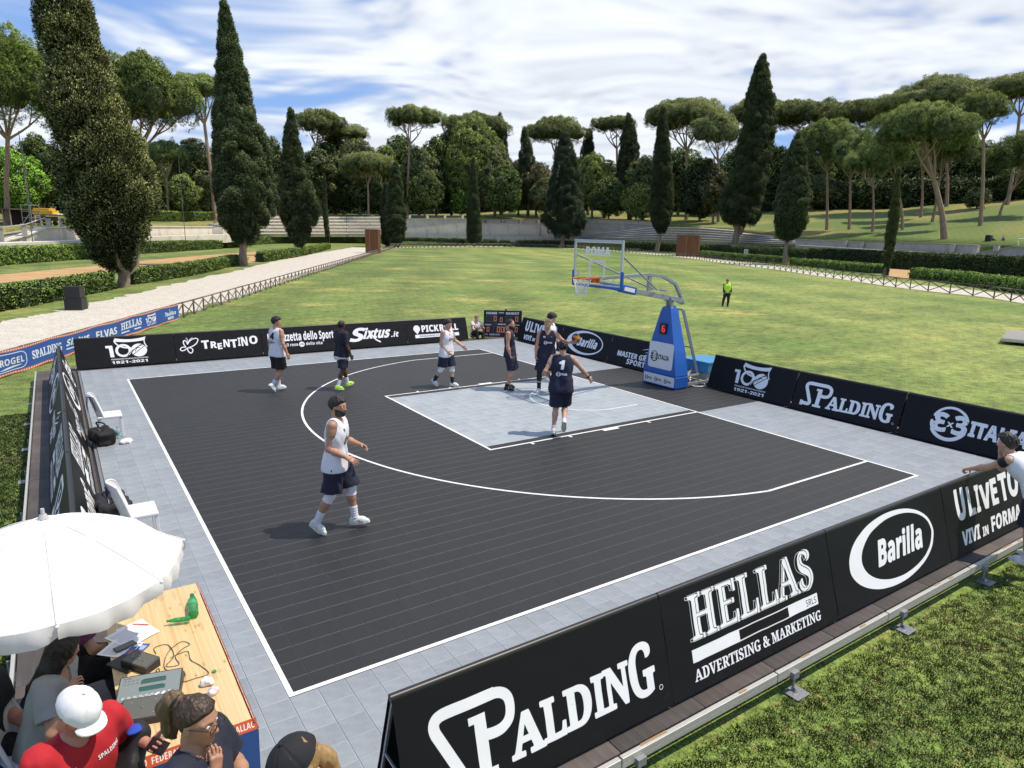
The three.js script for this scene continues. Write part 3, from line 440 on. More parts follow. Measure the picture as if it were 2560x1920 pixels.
// ---------------------------------------------------------------- rising ground, terraces and walls round the field
function horizonY(px) { const a = sight(px, 0), b = sight(px, 1920); const t = a.y / (a.y - b.y); return 1920 * t; }
function stand(px, d, y = -.3) { const p = at(px, horizonY(px), d); return [p[0], y, p[2]]; }
const BANK = [ // column of the photograph, its front row and distance, its back row and distance
  [-420, 578, 74, 545, 125], [0, 574, 86, 545, 128], [120, 569, 93, 545, 134], [200, 569, 101, 546, 142], [400, 566, 130, 548, 172], [560, 560, 158, 547, 205], [700, 545, 220, 539, 262], [860, 541, 250, 537, 292], [1000, 544, 262, 539, 302], [1160, 545, 268, 537, 312], [1300, 546, 268, 533, 312], [1450, 552, 265, 534, 312], [1560, 556, 254, 536, 306], [1640, 560, 241, 538, 300], [1800, 572, 204, 540, 272], [1930, 588, 172, 541, 245], [2000, 599, 158, 541, 232], [2200, 602, 138, 535, 222], [2360, 609, 122, 526, 206], [2560, 617, 110, 515, 190], [2900, 632, 96, 500, 176]];
function bankRow(px) { let i = 0; while (i < BANK.length - 2 && px > BANK[i + 1][0]) i++; const a = BANK[i], b = BANK[i + 1], t = clamp((px - a[0]) / (b[0] - a[0])); return a.map((v, k) => lerp(v, b[k], t)); }
function onBank(px, d) { const [, y0, d0, y1, d1] = bankRow(px), h0 = at(px, y0, d0)[1], h1 = at(px, y1, d1)[1], t = (d - d0) / (d1 - d0); const p = stand(px, d, lerp(h0, h1, t)); return p; }
{ const rows = [], cols = [], n = 90, us = [0, .12, .25, .4, .55, .7, .85, 1, 1.25, 1.8, 3]; for (const u of us) { const row = []; for (let i = 0; i <= n; i++) { const px = lerp(-420, 2900, i / n), [, , d0, , d1] = bankRow(px), p = onBank(px, d0 + .6 + (d1 - d0) * u); p[1] += (fbm2(p[0] * .06, p[2] * .06, 3) - .5) * (u > 0 ? .9 : 0); row.push(p); } rows.push(row); }
  rows.unshift(rows[0].map((p) => [p[0], p[1] - 9, p[2]]));
  const g = quads(rows.map((r) => r.slice().reverse()), (p) => [p[0] / 3, p[2] / 3]); const p = g.attributes.position, col = new Float32Array(p.count * 3);
  for (let i = 0; i < p.count; i++) { const x = p.getX(i), z = p.getZ(i), f = sstep(.45, .6, fbm2(x * .05 + 3, z * .05, 4)); col.set([lerp(.20, .46, f), lerp(.26, .37, f), lerp(.07, .17, f)], i * 3); }
  g.setAttribute('color', new THREE.BufferAttribute(col, 3)); struct('bank', g, mat([1.15, 1.15, 1.15], .95, { map: grassTex, vertexColors: true })); }
// a wall run: [column, foot row, top row, distance] in turn
function wallPts(l) { return l.map(([px, yb, yt, d]) => { const b = at(px, yb, d); return [b, at(px, yt, d)[1]]; }); }
function wall(parent, name, l, th, m, over = .12, drop = 0) {
  const W = wallPts(l), gs = [];
  for (let i = 0; i < W.length - 1; i++) { const [a, ha] = W[i], [b, hb] = W[i + 1], n = V(-(b[2] - a[2]), 0, b[0] - a[0]).normalize(), s = n.dot(V(CP.x - a[0], 0, CP.z - a[2])) > 0 ? 1 : -1, o = n.multiplyScalar(-s * th); const L = Math.hypot(b[0] - a[0], b[2] - a[2]);
    const F = [[a[0], a[1] - drop, a[2]], [b[0], b[1] - drop, b[2]], [b[0], hb, b[2]], [a[0], ha, a[2]]], B = F.map((p) => [p[0] + o.x, p[1], p[2] + o.z]); const q = (A, Bq, Cq, D) => quads([[A, Bq], [D, Cq]], (p) => [(p[0] * (b[0] - a[0]) + p[2] * (b[2] - a[2])) / L, p[1]]);
    gs.push(q(F[0], F[1], F[2], F[3]), q(F[3], F[2], B[2], B[3]), q(B[1], B[0], B[3], B[2]), q(F[0], B[0], B[3], F[3]), q(F[1], B[1], B[2], F[2])); }
  const o = part(name, gs, m, parent);
  if (over) { const c = []; for (let i = 0; i < W.length - 1; i++) { const [a, ha] = W[i], [b, hb] = W[i + 1]; const n = V(-(b[2] - a[2]), 0, b[0] - a[0]).normalize(), s = n.dot(V(CP.x - a[0], 0, CP.z - a[2])) > 0 ? 1 : -1; n.multiplyScalar(s * (over * .5 - th * .5)); c.push(beam([a[0] + n.x, ha + .07, a[2] + n.z], [b[0] + n.x, hb + .07, b[2] + n.z], th + over, .14)); } part('coping', c, m, o); }
  return o;
}
const stain = rep(stoneTex, .09, .12), wallLit = mat([.80, .755, .64], .92, { map: stain, bumpMap: stain, bumpScale: .02 }), wallGreyShade = mat([.52, .49, .45], .92, { map: stain, bumpMap: stain, bumpScale: .02 });  // one stone in a sunlit and a shaded tone, light put into the colour
{ // left: long wall with a ledge before it and a ramp parapet
  const t = thing('terrace_wall', 'long pale sunlit terrace wall on the left behind the second hedge', 'wall');
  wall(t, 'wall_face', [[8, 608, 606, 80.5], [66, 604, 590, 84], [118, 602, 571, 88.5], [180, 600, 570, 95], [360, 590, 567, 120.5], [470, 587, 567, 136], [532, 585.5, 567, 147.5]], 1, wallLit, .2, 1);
  wall(t, 'gate_pier', [[533, 586, 562, 148.5], [556, 585, 561, 152.5]], .9, wallGreyShade, .3, 1);
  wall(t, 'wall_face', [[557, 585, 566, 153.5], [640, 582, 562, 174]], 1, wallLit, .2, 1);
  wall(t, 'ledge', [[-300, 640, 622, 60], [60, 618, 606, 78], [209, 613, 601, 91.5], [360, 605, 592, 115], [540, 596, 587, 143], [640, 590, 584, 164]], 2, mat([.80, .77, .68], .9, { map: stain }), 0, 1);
  wall(t, 'ramp_wall', [[-300, 640, 606, 70], [4, 614, 588, 84], [63, 602, 579, 87.5], [120, 590, 570, 92]], .35, wallGreyShade, .1, 0);
  for (const [px, y0, y1, d] of [[4, 606, 569, 80.2], [63, 592, 561, 83.7], [122, 571, 548, 90], [156, 571, 548, 93.5], [537, 562, 552, 152.6], [552, 562, 552, 156]]) { const a = at(px, y0, d), h = at(px, y1, d)[1]; part('pillar', [box(.55, h - a[1], .55, a[0], (a[1] + h) / 2, a[2]), box(.7, .14, .7, a[0], h, a[2])], mat([.50, .48, .43], .9, { map: stain }), t); }
  const ra = at(4, 569, 80.2), rb = at(63, 561, 83.7), rc = at(112, 545, 88); part('handrail', [bar(ra, rb, .07, 6), bar(rb, rc, .07, 6)], M.alu, t);
}
const litLipM = mat([.74, .71, .65], .9, { map: rep(stoneTex, .12) });  // step edges coloured lighter to stand in for sunlit tread lines
function terrace(label, l, n, m, runs) { // n steps between a foot line and a top line
  const t = thing('terrace_steps', label, 'steps'); const gap = 1.1;
  for (let k = 0; k < n; k++) { const seg = l.map(([px, yb, yt, d]) => { const b = at(px, yb, d)[1], h = at(px, yt, d)[1], dd = d + k * gap, s = stand(px, dd), y0 = lerp(b, h, k / n), y1 = lerp(b, h, (k + 1) / n); return [s, y0, y1]; });
    const sub = runs ? seg.slice(0, seg.length - (runs[k] || 0)) : seg, gs = [], lip = [];
    for (let i = 0; i < sub.length - 1; i++) { const [a, a0, a1] = sub[i], [b, b0, b1] = sub[i + 1], h0 = (a1 - a0) * .62, h1 = (b1 - b0) * .62; const n = V(-(b[2] - a[2]), 0, b[0] - a[0]).normalize(); if (n.dot(V(CP.x - a[0], 0, CP.z - a[2])) < 0) n.negate();
      const mk = (lo0, hi0, lo1, hi1, off, dep) => { const f = (p, y, o) => [p[0] + n.x * o, y, p[2] + n.z * o]; const A = f(a, lo0, off), B = f(b, lo1, off), Cc = f(b, hi1, off), D = f(a, hi0, off), E = f(b, hi1, off - dep), F = f(a, hi0, off - dep), Gg = f(a, lo0, off - dep), H = f(b, lo1, off - dep); const q = (p) => quads([[p[0], p[1]], [p[3], p[2]]], (v) => [v[0] + v[2], v[1]]); return [q([A, B, Cc, D]), q([D, Cc, E, F]), q([Gg, H, B, A]), q([A, D, F, Gg]), q([B, Cc, E, H])]; };
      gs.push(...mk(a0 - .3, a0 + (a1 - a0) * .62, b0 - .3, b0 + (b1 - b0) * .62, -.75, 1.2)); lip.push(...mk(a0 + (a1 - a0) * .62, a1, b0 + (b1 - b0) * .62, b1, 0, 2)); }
    const st = part('step', gs, m, t); part('step_edge', lip, litLipM, st); }
  return t;
}
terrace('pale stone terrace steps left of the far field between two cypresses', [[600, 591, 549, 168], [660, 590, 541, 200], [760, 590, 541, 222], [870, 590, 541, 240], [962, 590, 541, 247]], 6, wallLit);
{ const t = thing('terrace_wall', 'pale far wall with a rising ramp parapet between two narrow cypresses', 'wall');
    wall(t, 'wall_face', [[1000, 586, 546, 262], [1166, 584, 547, 266]], 1.2, wallLit, .3, 1);
  wall(t, 'ramp_parapet', [[1010, 584, 572, 257], [1080, 584, 566, 258], [1164, 584, 556, 259]], .8, wallLit, .18, 1);
  wall(t, 'ledge', [[1000, 593, 587, 252], [1166, 590, 585, 254]], 3, mat([.72, .69, .60], .9, { map: stain }), .0, 1);
  for (const px of [930, 975, 1024, 1068, 1112, 1156]) { const a = at(px, 547, 262.5), h = at(px, 538, 262.5)[1]; part('pillar', box(.8, h - a[1], .8, a[0], (h + a[1]) / 2, a[2]), wallLit, t); }
  part('handrail', bar(at(930, 540, 262.5), at(1156, 540, 262.5), .1, 6), M.galv, t);
}
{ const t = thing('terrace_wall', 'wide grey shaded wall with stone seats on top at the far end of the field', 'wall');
  wall(t, 'wall_face', [[1205, 590, 558, 260], [1349, 588, 560, 262]], 1.2, wallGreyShade, .2, 1); wall(t, 'wall_face', [[1351, 588, 559, 263], [1480, 589, 559, 260]], 1.2, wallGreyShade, .2, 1);
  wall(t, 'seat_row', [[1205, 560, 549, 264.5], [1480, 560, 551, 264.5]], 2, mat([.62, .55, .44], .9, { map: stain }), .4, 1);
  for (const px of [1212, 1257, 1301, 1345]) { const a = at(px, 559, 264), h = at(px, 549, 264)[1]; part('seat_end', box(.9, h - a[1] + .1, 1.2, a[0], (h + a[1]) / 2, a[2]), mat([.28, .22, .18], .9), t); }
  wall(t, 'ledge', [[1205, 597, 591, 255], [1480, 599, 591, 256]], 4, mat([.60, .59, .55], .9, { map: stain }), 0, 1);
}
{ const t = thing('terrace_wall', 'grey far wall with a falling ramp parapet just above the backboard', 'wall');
  wall(t, 'wall_face', [[1455, 586, 556, 258], [1560, 586, 560, 250], [1640, 588, 564, 238]], 1.2, wallGreyShade, .2, 1);
  wall(t, 'ramp_parapet', [[1455, 585, 571, 254], [1480, 586, 573, 252], [1556, 587, 585, 246]], .8, wallGreyShade, .2, 0);
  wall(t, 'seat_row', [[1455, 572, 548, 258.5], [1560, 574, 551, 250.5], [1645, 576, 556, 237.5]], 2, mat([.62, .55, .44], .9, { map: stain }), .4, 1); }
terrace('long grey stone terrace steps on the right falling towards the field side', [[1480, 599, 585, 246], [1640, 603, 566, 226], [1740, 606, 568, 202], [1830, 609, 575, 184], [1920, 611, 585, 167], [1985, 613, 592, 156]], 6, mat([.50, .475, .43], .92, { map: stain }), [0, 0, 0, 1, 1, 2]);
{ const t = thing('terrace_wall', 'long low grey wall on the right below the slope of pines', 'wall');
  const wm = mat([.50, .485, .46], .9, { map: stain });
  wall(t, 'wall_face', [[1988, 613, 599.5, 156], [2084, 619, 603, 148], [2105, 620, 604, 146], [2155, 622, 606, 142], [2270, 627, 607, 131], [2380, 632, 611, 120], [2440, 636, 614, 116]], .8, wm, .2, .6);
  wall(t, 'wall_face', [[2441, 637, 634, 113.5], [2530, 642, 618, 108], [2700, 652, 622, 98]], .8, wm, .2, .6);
  wall(t, 'ledge', [[1988, 618, 612.5, 151], [2200, 632, 625, 133], [2380, 641, 633.5, 117], [2560, 655, 645, 105], [2700, 664, 652, 96]], 2.2, mat([.42, .44, .33], .9, { map: stain }), 0, 1);
  for (const [px, yb, yt, d] of [[2112, 620, 601, 145], [2154, 622, 607, 141.5], [2380, 632, 610, 119.5], [2437, 636, 618, 115], [2490, 628, 612, 110]]) { const a = at(px, yb, d), h = at(px, yt, d)[1]; part('pier', box(.7, h - a[1], .7, a[0], (a[1] + h) / 2, a[2]), wallGreyShade, t); }
  part('handrail', [bar(at(2440, 618, 113), at(2530, 611, 107.5), .06, 6)], M.galv, t);
  const bl = at(2530, 617, 107), br = at(2545, 614, 106); part('white_frame', [bar([br[0], br[1], br[2]], at(2545, 597, 106), .07, 6), bar(at(2545, 597, 106), at(2575, 598, 104), .07, 6)], M.white, t);
}
// ---------------------------------------------------------------- crossed-rail fences
function fence(name, label, pts, bay, H, th, bays0, wm) {
  const t = thing(name, label, 'fence', [0, 0, 0], 0); const line = []; // walk the line bay by bay
  const c = new THREE.CatmullRomCurve3(pts.map((p) => V(p[0], -.3, p[2]))), L = c.getLength(), n = Math.round(L / bay); const P = c.getSpacedPoints(n);
  const list = []; for (let i = 0; i < n; i++) list.push([P[i], P[i + 1], P[i].distanceTo(CP)]);
  list.sort((a, b) => a[2] - b[2]); const r = rng(n), rest = [];
  const mats = [wm, mat([.15, .125, .10], .9, { map: barkTex }), mat([.26, .23, .185], .9, { map: barkTex }), wm, mat([.46, .42, .35], .9, { map: barkTex })];
  const gp = new THREE.CylinderGeometry(th * .9, th, H, 7).translate(0, H / 2, 0), gb = {};
  list.forEach(([a, b], k) => { const d = b.clone().sub(a), len = d.length(), turn = Math.atan2(-d.z, d.x), key = len.toFixed(2); gb[key] ??= [bar([0, H - th * .4, 0], [len, H - th * .4, 0], th * .85, 7), bar([.03, .06, th], [len - .03, H - th, th], th * .7, 6), bar([.03, H - th, -th], [len - .03, .06, -th], th * .7, 6)];
    if (k < bays0) { for (const [nm, g] of [['post', gp], ['rail', gb[key][0]], ['brace', gb[key][1]], ['brace', gb[key][2]]]) { const o = part(nm, g, mats[nm === 'brace' && g === gb[key][2] && H < .9 ? 4 : Math.floor(r() * 3)], t); o.position.copy(a).y = -.3; o.rotation.y = turn + (r() - .5) * .012; o.rotation.z = (r() - .5) * .02; } }
    else for (const g of [gp, ...gb[key]]) rest.push(g.clone().rotateY(turn).translate(a.x, -.3, a.z)); });
  if (rest.length) part('farther_bays', rest, wm, t).userData.kind = 'stuff';
  return t;
}
const woodM = mat([.20, .17, .135], .9, { map: barkTex });
fence('wooden_fence', 'low crossed-rail wooden fence along the left gravel path', [lf(-33), lf(0), lf(50), lf(100), lf(153.5)], 1.47, .74, .045, 74, woodM);
fence('wooden_fence', 'low crossed-rail wooden fence along the right side of the field', RFENCE, 2.4, .98, .055, 74, mat([.10, .085, .07], .9, { map: barkTex }));
fence('wooden_fence', 'pale crossed-rail fence across the far end of the field', FFENCE, 2.5, 1.15, .09, 60, mat([.30, .27, .22], .9, { map: barkTex }));
// ---------------------------------------------------------------- leaf clumps used by hedges and trees
function clumpGeo(n, seed, leaf) { // leaves spread in a unit ball, facing mostly outward (+y)
  const r = rng(seed), pos = [], nor = [];
  for (let i = 0; i < n; i++) leaf(r, (a, b, c, nn) => { pos.push(...a, ...b, ...c); for (let k = 0; k < 3; k++) nor.push(...nn); });
  const g = new THREE.BufferGeometry(); g.setAttribute('position', new THREE.Float32BufferAttribute(pos, 3)); g.setAttribute('normal', new THREE.Float32BufferAttribute(nor, 3)); return g;
}
const rv = (r) => { const z = r() * 2 - 1, a = r() * 6.2832, s = Math.sqrt(1 - z * z); return V(Math.cos(a) * s, z, Math.sin(a) * s); };
function leafTri(r, out, p, dir, len, wid) { const q = rv(r), side = dir.clone().cross(q).normalize().multiplyScalar(wid / 2), m = p.clone().addScaledVector(dir, len * .45), e = p.clone().addScaledVector(dir, len), n = side.clone().cross(dir).normalize(); if (n.dot(p.clone().add(V(0, .6, 0))) < 0) n.negate(); const nn = n.lerp(p.clone().add(V(0, .5, 0)).normalize(), .45).normalize().toArray();
  const a = p.toArray(), b = m.clone().add(side).toArray(), c = m.clone().sub(side).toArray(), d = e.toArray(); out(a, b, c, nn); out(b, d, c, nn); }
const CLUMP = {
  broad: [1, 2, 3].map((s) => clumpGeo(30, s * 11, (r, out) => { const p = rv(r).multiplyScalar(Math.cbrt(r()) * .85); p.y = p.y * .7 + .1; const d = rv(r).add(V(0, .25, 0)).normalize(); leafTri(r, out, p, d, .42 + .2 * r(), .24 + .1 * r()); })),
  spray: [4, 5, 6].map((s) => clumpGeo(46, s * 13, (r, out) => { const p = rv(r).multiplyScalar(.82 * Math.cbrt(r())); const d = p.clone().multiplyScalar(.8).add(V((r() - .5) * .8, .55, (r() - .5) * .8)).normalize(); leafTri(r, out, p, d, .30 + .2 * r(), .15 + .09 * r()); })),
  needle: [7, 8, 9].map((s) => clumpGeo(40, s * 17, (r, out) => { const p = rv(r).multiplyScalar(.5 * Math.cbrt(r())); const d = p.clone().normalize().add(V(0, .45, 0)).add(rv(r).multiplyScalar(.5)).normalize(); leafTri(r, out, p, d, .5 + .25 * r(), .09 + .05 * r()); })),
};
const leafM = new THREE.MeshStandardMaterial({ color: 0xffffff, roughness: .72, side: THREE.DoubleSide });
const LK = [2.75, 2.8, 2.5];
function foliage(name, kind, items, parent, seed = 1) { // items: {p:[x,y,z], n:Vector3, s, c:[r,g,b]}
  const r = rng(seed), im = shadows(new THREE.InstancedMesh(CLUMP[kind][seed % 3], leafM, items.length)), m = new THREE.Matrix4(), q = new THREE.Quaternion(), q2 = new THREE.Quaternion(), up = V(0, 1, 0), cc = new THREE.Color();
  items.forEach((o, i) => { q.setFromUnitVectors(up, o.n).multiply(q2.setFromAxisAngle(up, r() * 6.283)); const s = o.s * (.8 + .4 * r()); im.setMatrixAt(i, m.compose(V(...o.p), q, V(s, s * (o.sy || 1), s))); im.setColorAt(i, cc.setRGB(o.c[0] * LK[0], o.c[1] * LK[1], o.c[2] * LK[2])); });
  im.name = name; im.userData.kind = 'stuff'; parent.add(im); return im;
}
const mixc = (a, b, t) => a.map((v, k) => lerp(v, b[k], t));
// ---------------------------------------------------------------- clipped hedges
function hedge(label, pts, H, T, s, group, tones = [[.045, .075, .018], [.13, .19, .045]], back = 1) {
  const t = thing('hedge', label, 'hedge', [0, 0, 0], 0, group), c = new THREE.CatmullRomCurve3(pts.map((p) => V(...p))), L = c.getLength(), n = Math.max(4, Math.round(L / 1)), P = c.getSpacedPoints(n), r = rng(Math.round(L * 7 + H * 100));
  const prof = [[-.5, 0], [-.5, .5], [-.47, .93], [-.40, 1], [.40, 1], [.47, .93], [.5, .5], [.5, 0]], rows = [];
  const nrm = (i) => { const a = P[Math.max(0, i - 1)], b = P[Math.min(n, i + 1)], d = b.clone().sub(a).setY(0).normalize(); return V(-d.z, 0, d.x); };
  for (let i = 0; i <= n; i++) { const N = nrm(i); rows.push(prof.map(([u, v]) => { const e = i === 0 || i === n ? .96 : 1; return [P[i].x + N.x * u * (T - s) * e, P[i].y + v * (H - s * .4), P[i].z + N.z * u * (T - s) * e]; })); }
  const cap = (row) => quads([[row[0], row[1], row[2], row[3]], [row[7], row[6], row[5], row[4]]]);
  part('hedge_body', [quads(rows), cap(rows[0]), cap(rows[n])], mat([.018, .028, .010], .95), t);
  const items = [], per = H * 2 + T, N0 = Math.min(9000, Math.round(L * per / (s * s) * 1.15));
  for (let k = 0; k < N0; k++) { const f = r() * n, i = Math.min(n - 1, Math.floor(f)), p = P[i].clone().lerp(P[i + 1], f - i), N = nrm(i); let a = r() * per, u, v, nn; if (a < H) { u = -.5; v = a / H; nn = N.clone().negate().add(V(0, .25, 0)); } else if (a < H + T) { u = (a - H) / T - .5; v = 1; nn = V(0, 1, 0).add(rv(r).multiplyScalar(.3)); } else { u = .5; v = (a - H - T) / H; nn = N.clone().add(V(0, .25, 0)); }
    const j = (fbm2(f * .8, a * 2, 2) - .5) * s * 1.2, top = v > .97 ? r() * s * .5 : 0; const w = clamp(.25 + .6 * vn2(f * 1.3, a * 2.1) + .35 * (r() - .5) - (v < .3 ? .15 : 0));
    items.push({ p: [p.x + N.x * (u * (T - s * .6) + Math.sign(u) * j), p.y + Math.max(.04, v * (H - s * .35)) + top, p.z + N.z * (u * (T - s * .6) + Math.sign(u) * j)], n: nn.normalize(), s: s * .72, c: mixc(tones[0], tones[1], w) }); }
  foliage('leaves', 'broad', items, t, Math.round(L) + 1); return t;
}
const hb = (l, off = 0) => l.map(([px, py]) => { const p = gnd(px, py); const k = 1 + off / distOf(p); return [CP.x + (p[0] - CP.x) * k, -.3, CP.z + (p[2] - CP.z) * k]; });
const HL = 'clipped hedges on the left side of the field', HR = 'clipped hedges on the right side of the field';
hedge('near clipped hedge left of the gravel path, left of the big cypress trunk', hb([[-170, 806], [0, 778], [158, 748], [272, 723]], .5), 1.12, 1.1, .24, HL);
hedge('clipped hedge between the big cypress trunk and the tall pointed cypress', hb([[322, 713], [475, 688], [590, 662]], .5), 1.1, 1.1, .24, HL);
hedge('short clipped hedge by the gravel path past the tall pointed cypress', hb([[650, 656], [744, 641], [820, 622]], .5), 1.25, 1.3, .3, HL);
hedge('loose green hedge behind the orange dirt track at far left', hb([[-170, 684], [0, 664], [126, 654], [253, 644]], .6), 1.75, 1.5, .34, HL, [[.04, .08, .016], [.17, .25, .05]]);
hedge('green hedge behind the orange dirt track with thin poles before it', hb([[258, 643.5], [360, 634], [550, 622]], .6), 1.75, 1.5, .34, HL);
hedge('darker hedge below the pale terrace steps', hb([[560, 621], [660, 610.5], [760, 607], [905, 604]], .6), 2.0, 1.6, .42, HL, [[.035, .06, .016], [.10, .15, .04]]);
{ const f = (l, d) => l.map(([px, dd]) => onBank(px, dd)); hedge('bright hedge on the bank above the left terrace wall', f([[330, 150], [440, 164], [552, 182]]), 2.1, 2, .42, HL, [[.06, .10, .02], [.17, .26, .05]]);
  hedge('overgrown hedge on the bank at the left edge above a dark shed', f([[-160, 112], [0, 116], [72, 120]]).map((p) => [p[0], p[1] + 1.2, p[2]]), 2.3, 3, .42, HL, [[.06, .10, .02], [.17, .26, .05]]); }
const FH = 'hedges across the far end of the field', far = (l, y = -.3) => l.map(([px, d]) => stand(px, d, y));
hedge('dark hedge at the foot of the pale far wall', far([[955, 238], [1060, 243], [1165, 247]]), 2.3, 2.2, .55, FH, [[.025, .04, .012], [.07, .10, .03]]);
hedge('low bright hedge behind the far fence', far([[965, 222], [1060, 234], [1145, 238]]), 1.0, 1.5, .45, FH);
hedge('short dark hedge left of the stone stair at the far end', far([[1208, 249], [1242, 250]]), 2.2, 2.2, .55, FH, [[.025, .04, .012], [.07, .10, .03]]);
hedge('dark hedge right of the stone stair at the far end', far([[1250, 250], [1275, 251]]), 2.2, 2.2, .55, FH, [[.025, .04, .012], [.07, .10, .03]]);
hedge('dark hedge at the foot of the grey far wall', far([[1291, 251], [1360, 252], [1480, 246]]), 2.3, 2.2, .55, FH, [[.025, .04, .012], [.07, .10, .03]]);
hedge('long dark hedge below the grey terrace steps left of the rust coloured box', far([[1485, 243], [1600, 222], [1692, 203]]), 2.6, 2.2, .55, FH, [[.025, .04, .012], [.06, .09, .028]]);
hedge('tall dark hedge below the grey terrace steps right of the rust coloured box', far([[1756, 188], [1850, 168], [1960, 150], [2030, 140]]), 2.6, 2.2, .5, HR, [[.022, .038, .012], [.06, .09, .028]]);
hedge('tall dark hedge below the long grey wall on the right', far([[2033, 140], [2140, 129], [2360, 109], [2560, 95], [2700, 87]]), 2.75, 2.2, .42, HR, [[.022, .038, .012], [.06, .09, .028]]);
hedge('low hedge beside the fence between the two leaning right cypresses', hb([[1754, 642], [1826, 650], [1960, 661]], .8), 1.25, 2.2, .4, HR, [[.03, .05, .014], [.12, .18, .04]]);
hedge('low hedge beside the right fence left of the dirt opening', hb([[1985, 664], [2100, 675], [2200, 685]], .8), 1.15, 2.2, .38, HR, [[.03, .05, .014], [.13, .20, .04]]);
hedge('low hedge beside the right fence from the dirt opening to the right edge', hb([[2292, 697], [2420, 713], [2560, 734], [2700, 754]], .8), 1.2, 2.4, .34, HR, [[.03, .055, .014], [.15, .23, .045]]);
// ---------------------------------------------------------------- trees
const RIGHT = V(1, 0, 0).applyQuaternion(camera.quaternion).setY(0).normalize();
const CYP = [[.020, .030, .010], [.115, .135, .055]], CYPD = [[.014, .024, .010], [.065, .085, .040]];
// a cypress from its silhouette: [row, left column, right column] rows from top to bottom
function cypress(label, px, d, y0, sil, trunkPx, o = {}) {
  const t = thing('cypress_tree', label, 'cypress tree', stand(px, d, y0)), k = d / FOC, base = V(...stand(px, d, y0)), RT = V(base.z - CP.z, 0, CP.x - base.x).normalize().negate(), r = rng(px * 3 + 7), seed = px;
  const S = sil.map(([py, a, b]) => { const c = V(...at((a + b) / 2, py, d)).sub(base); return { y: c.y, off: c.dot(RT), r: Math.max(.12, (b - a) / 2 * k) }; }).sort((a, b) => a.y - b.y);
  const prof = (y) => { let i = 0; while (i < S.length - 2 && y > S[i + 1].y) i++; const a = S[i], b = S[i + 1], u = clamp((y - a.y) / (b.y - a.y)); return { off: lerp(a.off, b.off, u), r: lerp(a.r, b.r, u) }; };
  const yb = S[0].y, yt = S[S.length - 1].y, P = (y, ang, rr) => { const q = prof(y), dx = Math.cos(ang) * rr, dz = Math.sin(ang) * rr; return [RT.x * q.off + dx, y, RT.z * q.off + dz]; };
  const q0 = prof(yb), tr = (trunkPx || 10) * k / 2;
  if (!o.noTrunk) { const foot = o.foot ?? 0; part('trunk', [limb([[RT.x * foot * k, -.3, RT.z * foot * k], P(yb * .5, 0, 0).map((v, i) => i === 1 ? v : lerp(RT.getComponent(i) * foot * k, v, .6)), P(yb + (yt - yb) * .15, 0, 0), P(yb + (yt - yb) * .5, 0, 0), P(yt * .9, 0, 0)], [tr * 1.5, tr * 1.02, tr * .9, tr * .5, .03], 10)].concat((o.forks || []).map((f) => limb([P(yb * .7, 0, 0), P(yb * 1.1, f, tr * 2.2), P(yb + (yt - yb) * .25, f, prof(yb + (yt - yb) * .25).r * .5)], [tr * .6, tr * .45, .06], 7))), M.bark, t); }
  const rows = []; for (let i = 0; i <= 22; i++) { const y = lerp(yb + (yt - yb) * .01, yb + (yt - yb) * .985, i / 22), row = []; for (let j = 0; j <= 14; j++) { const a = j / 14 * 6.2832, lump = fbm2((j % 14) * .8, y * .35 + seed, 3); row.push(P(y, a, Math.max(.02, prof(y).r * (i === 0 || i === 22 ? .05 : o.holes ? .42 : .60) * (.7 + .5 * lump)))); } rows.push(row); }
  part('inner_crown', quads(rows), mat([.036, .046, .02], 1), t);
  const tones = o.tones || CYP, ls = o.lump || .7, items = []; let area = 0; const H = yt - yb; for (let i = 0; i < 40; i++) area += 2 * Math.PI * prof(yb + H * (i + .5) / 40).r * H / 40;
  const nl = Math.round(area / (ls * ls) * (o.dens || 1.5) * .62), per = Math.round((o.per || 11) * 2.1), cs = o.cs || ls * .36;
  for (let i = 0; i < nl; i++) { let y, q, tries = 0; do { y = yb + H * r(); q = prof(y); } while (r() * (o.rmax || 6) > q.r && tries++ < 12); const a = r() * 6.2832, gap = vn3(Math.cos(a) * 2 + seed, y * .4, Math.sin(a) * 2); const rr = Math.max(.05, q.r - ls * .95) * (.68 + .54 * gap + .20 * (r() - .5)), c = P(y, a, rr), tone = clamp(.15 + .55 * r() + .35 * (gap - .3)), L = ls * (.8 + .55 * r()) * Math.min(1, .35 + q.r / 1.6);
    if (o.holes && vn3(Math.cos(a) * 1.4 + 9, y * .22 + seed, Math.sin(a) * 1.4) < o.holes) continue;
    for (let j = 0; j < per; j++) { const dd = rv(r); dd.x += Math.cos(a) * .7; dd.z += Math.sin(a) * .7; dd.y += .35; dd.normalize(); items.push({ p: [c[0] + dd.x * L * .72, c[1] + dd.y * L * .9, c[2] + dd.z * L * .72], n: dd.clone().add(V(0, .9, 0)).normalize(), s: cs * Math.min(1, .45 + q.r / 2), sy: 1.25, c: mixc(tones[0], tones[1], clamp(tone + (dd.y - .1) * .55 + (r() - .5) * .2)) }); } }  // lump tops lighter, undersides darker: shading mixed into the leaf colours
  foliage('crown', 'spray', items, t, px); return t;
}
const CG = 'cypresses standing round the field';
cypress('huge lumpy cypress at left whose top leaves the frame', 283, 48.5, -.3, [[-130, 152, 158], [-40, 126, 193], [0, 106, 210], [60, 104, 230], [130, 116, 238], [200, 130, 273], [270, 130, 313], [330, 146, 330], [400, 154, 360], [450, 160, 380], [500, 172, 386], [545, 184, 376], [585, 209, 368], [620, 230, 341], [650, 269, 314], [668, 314, 322]], 27, { lump: 1.25, cs: .33, rmax: 4.5, per: 33, forks: [.4, 2.8, 4.4], dens: 1.75, tones: [[.022, .030, .010], [.155, .165, .070]] });
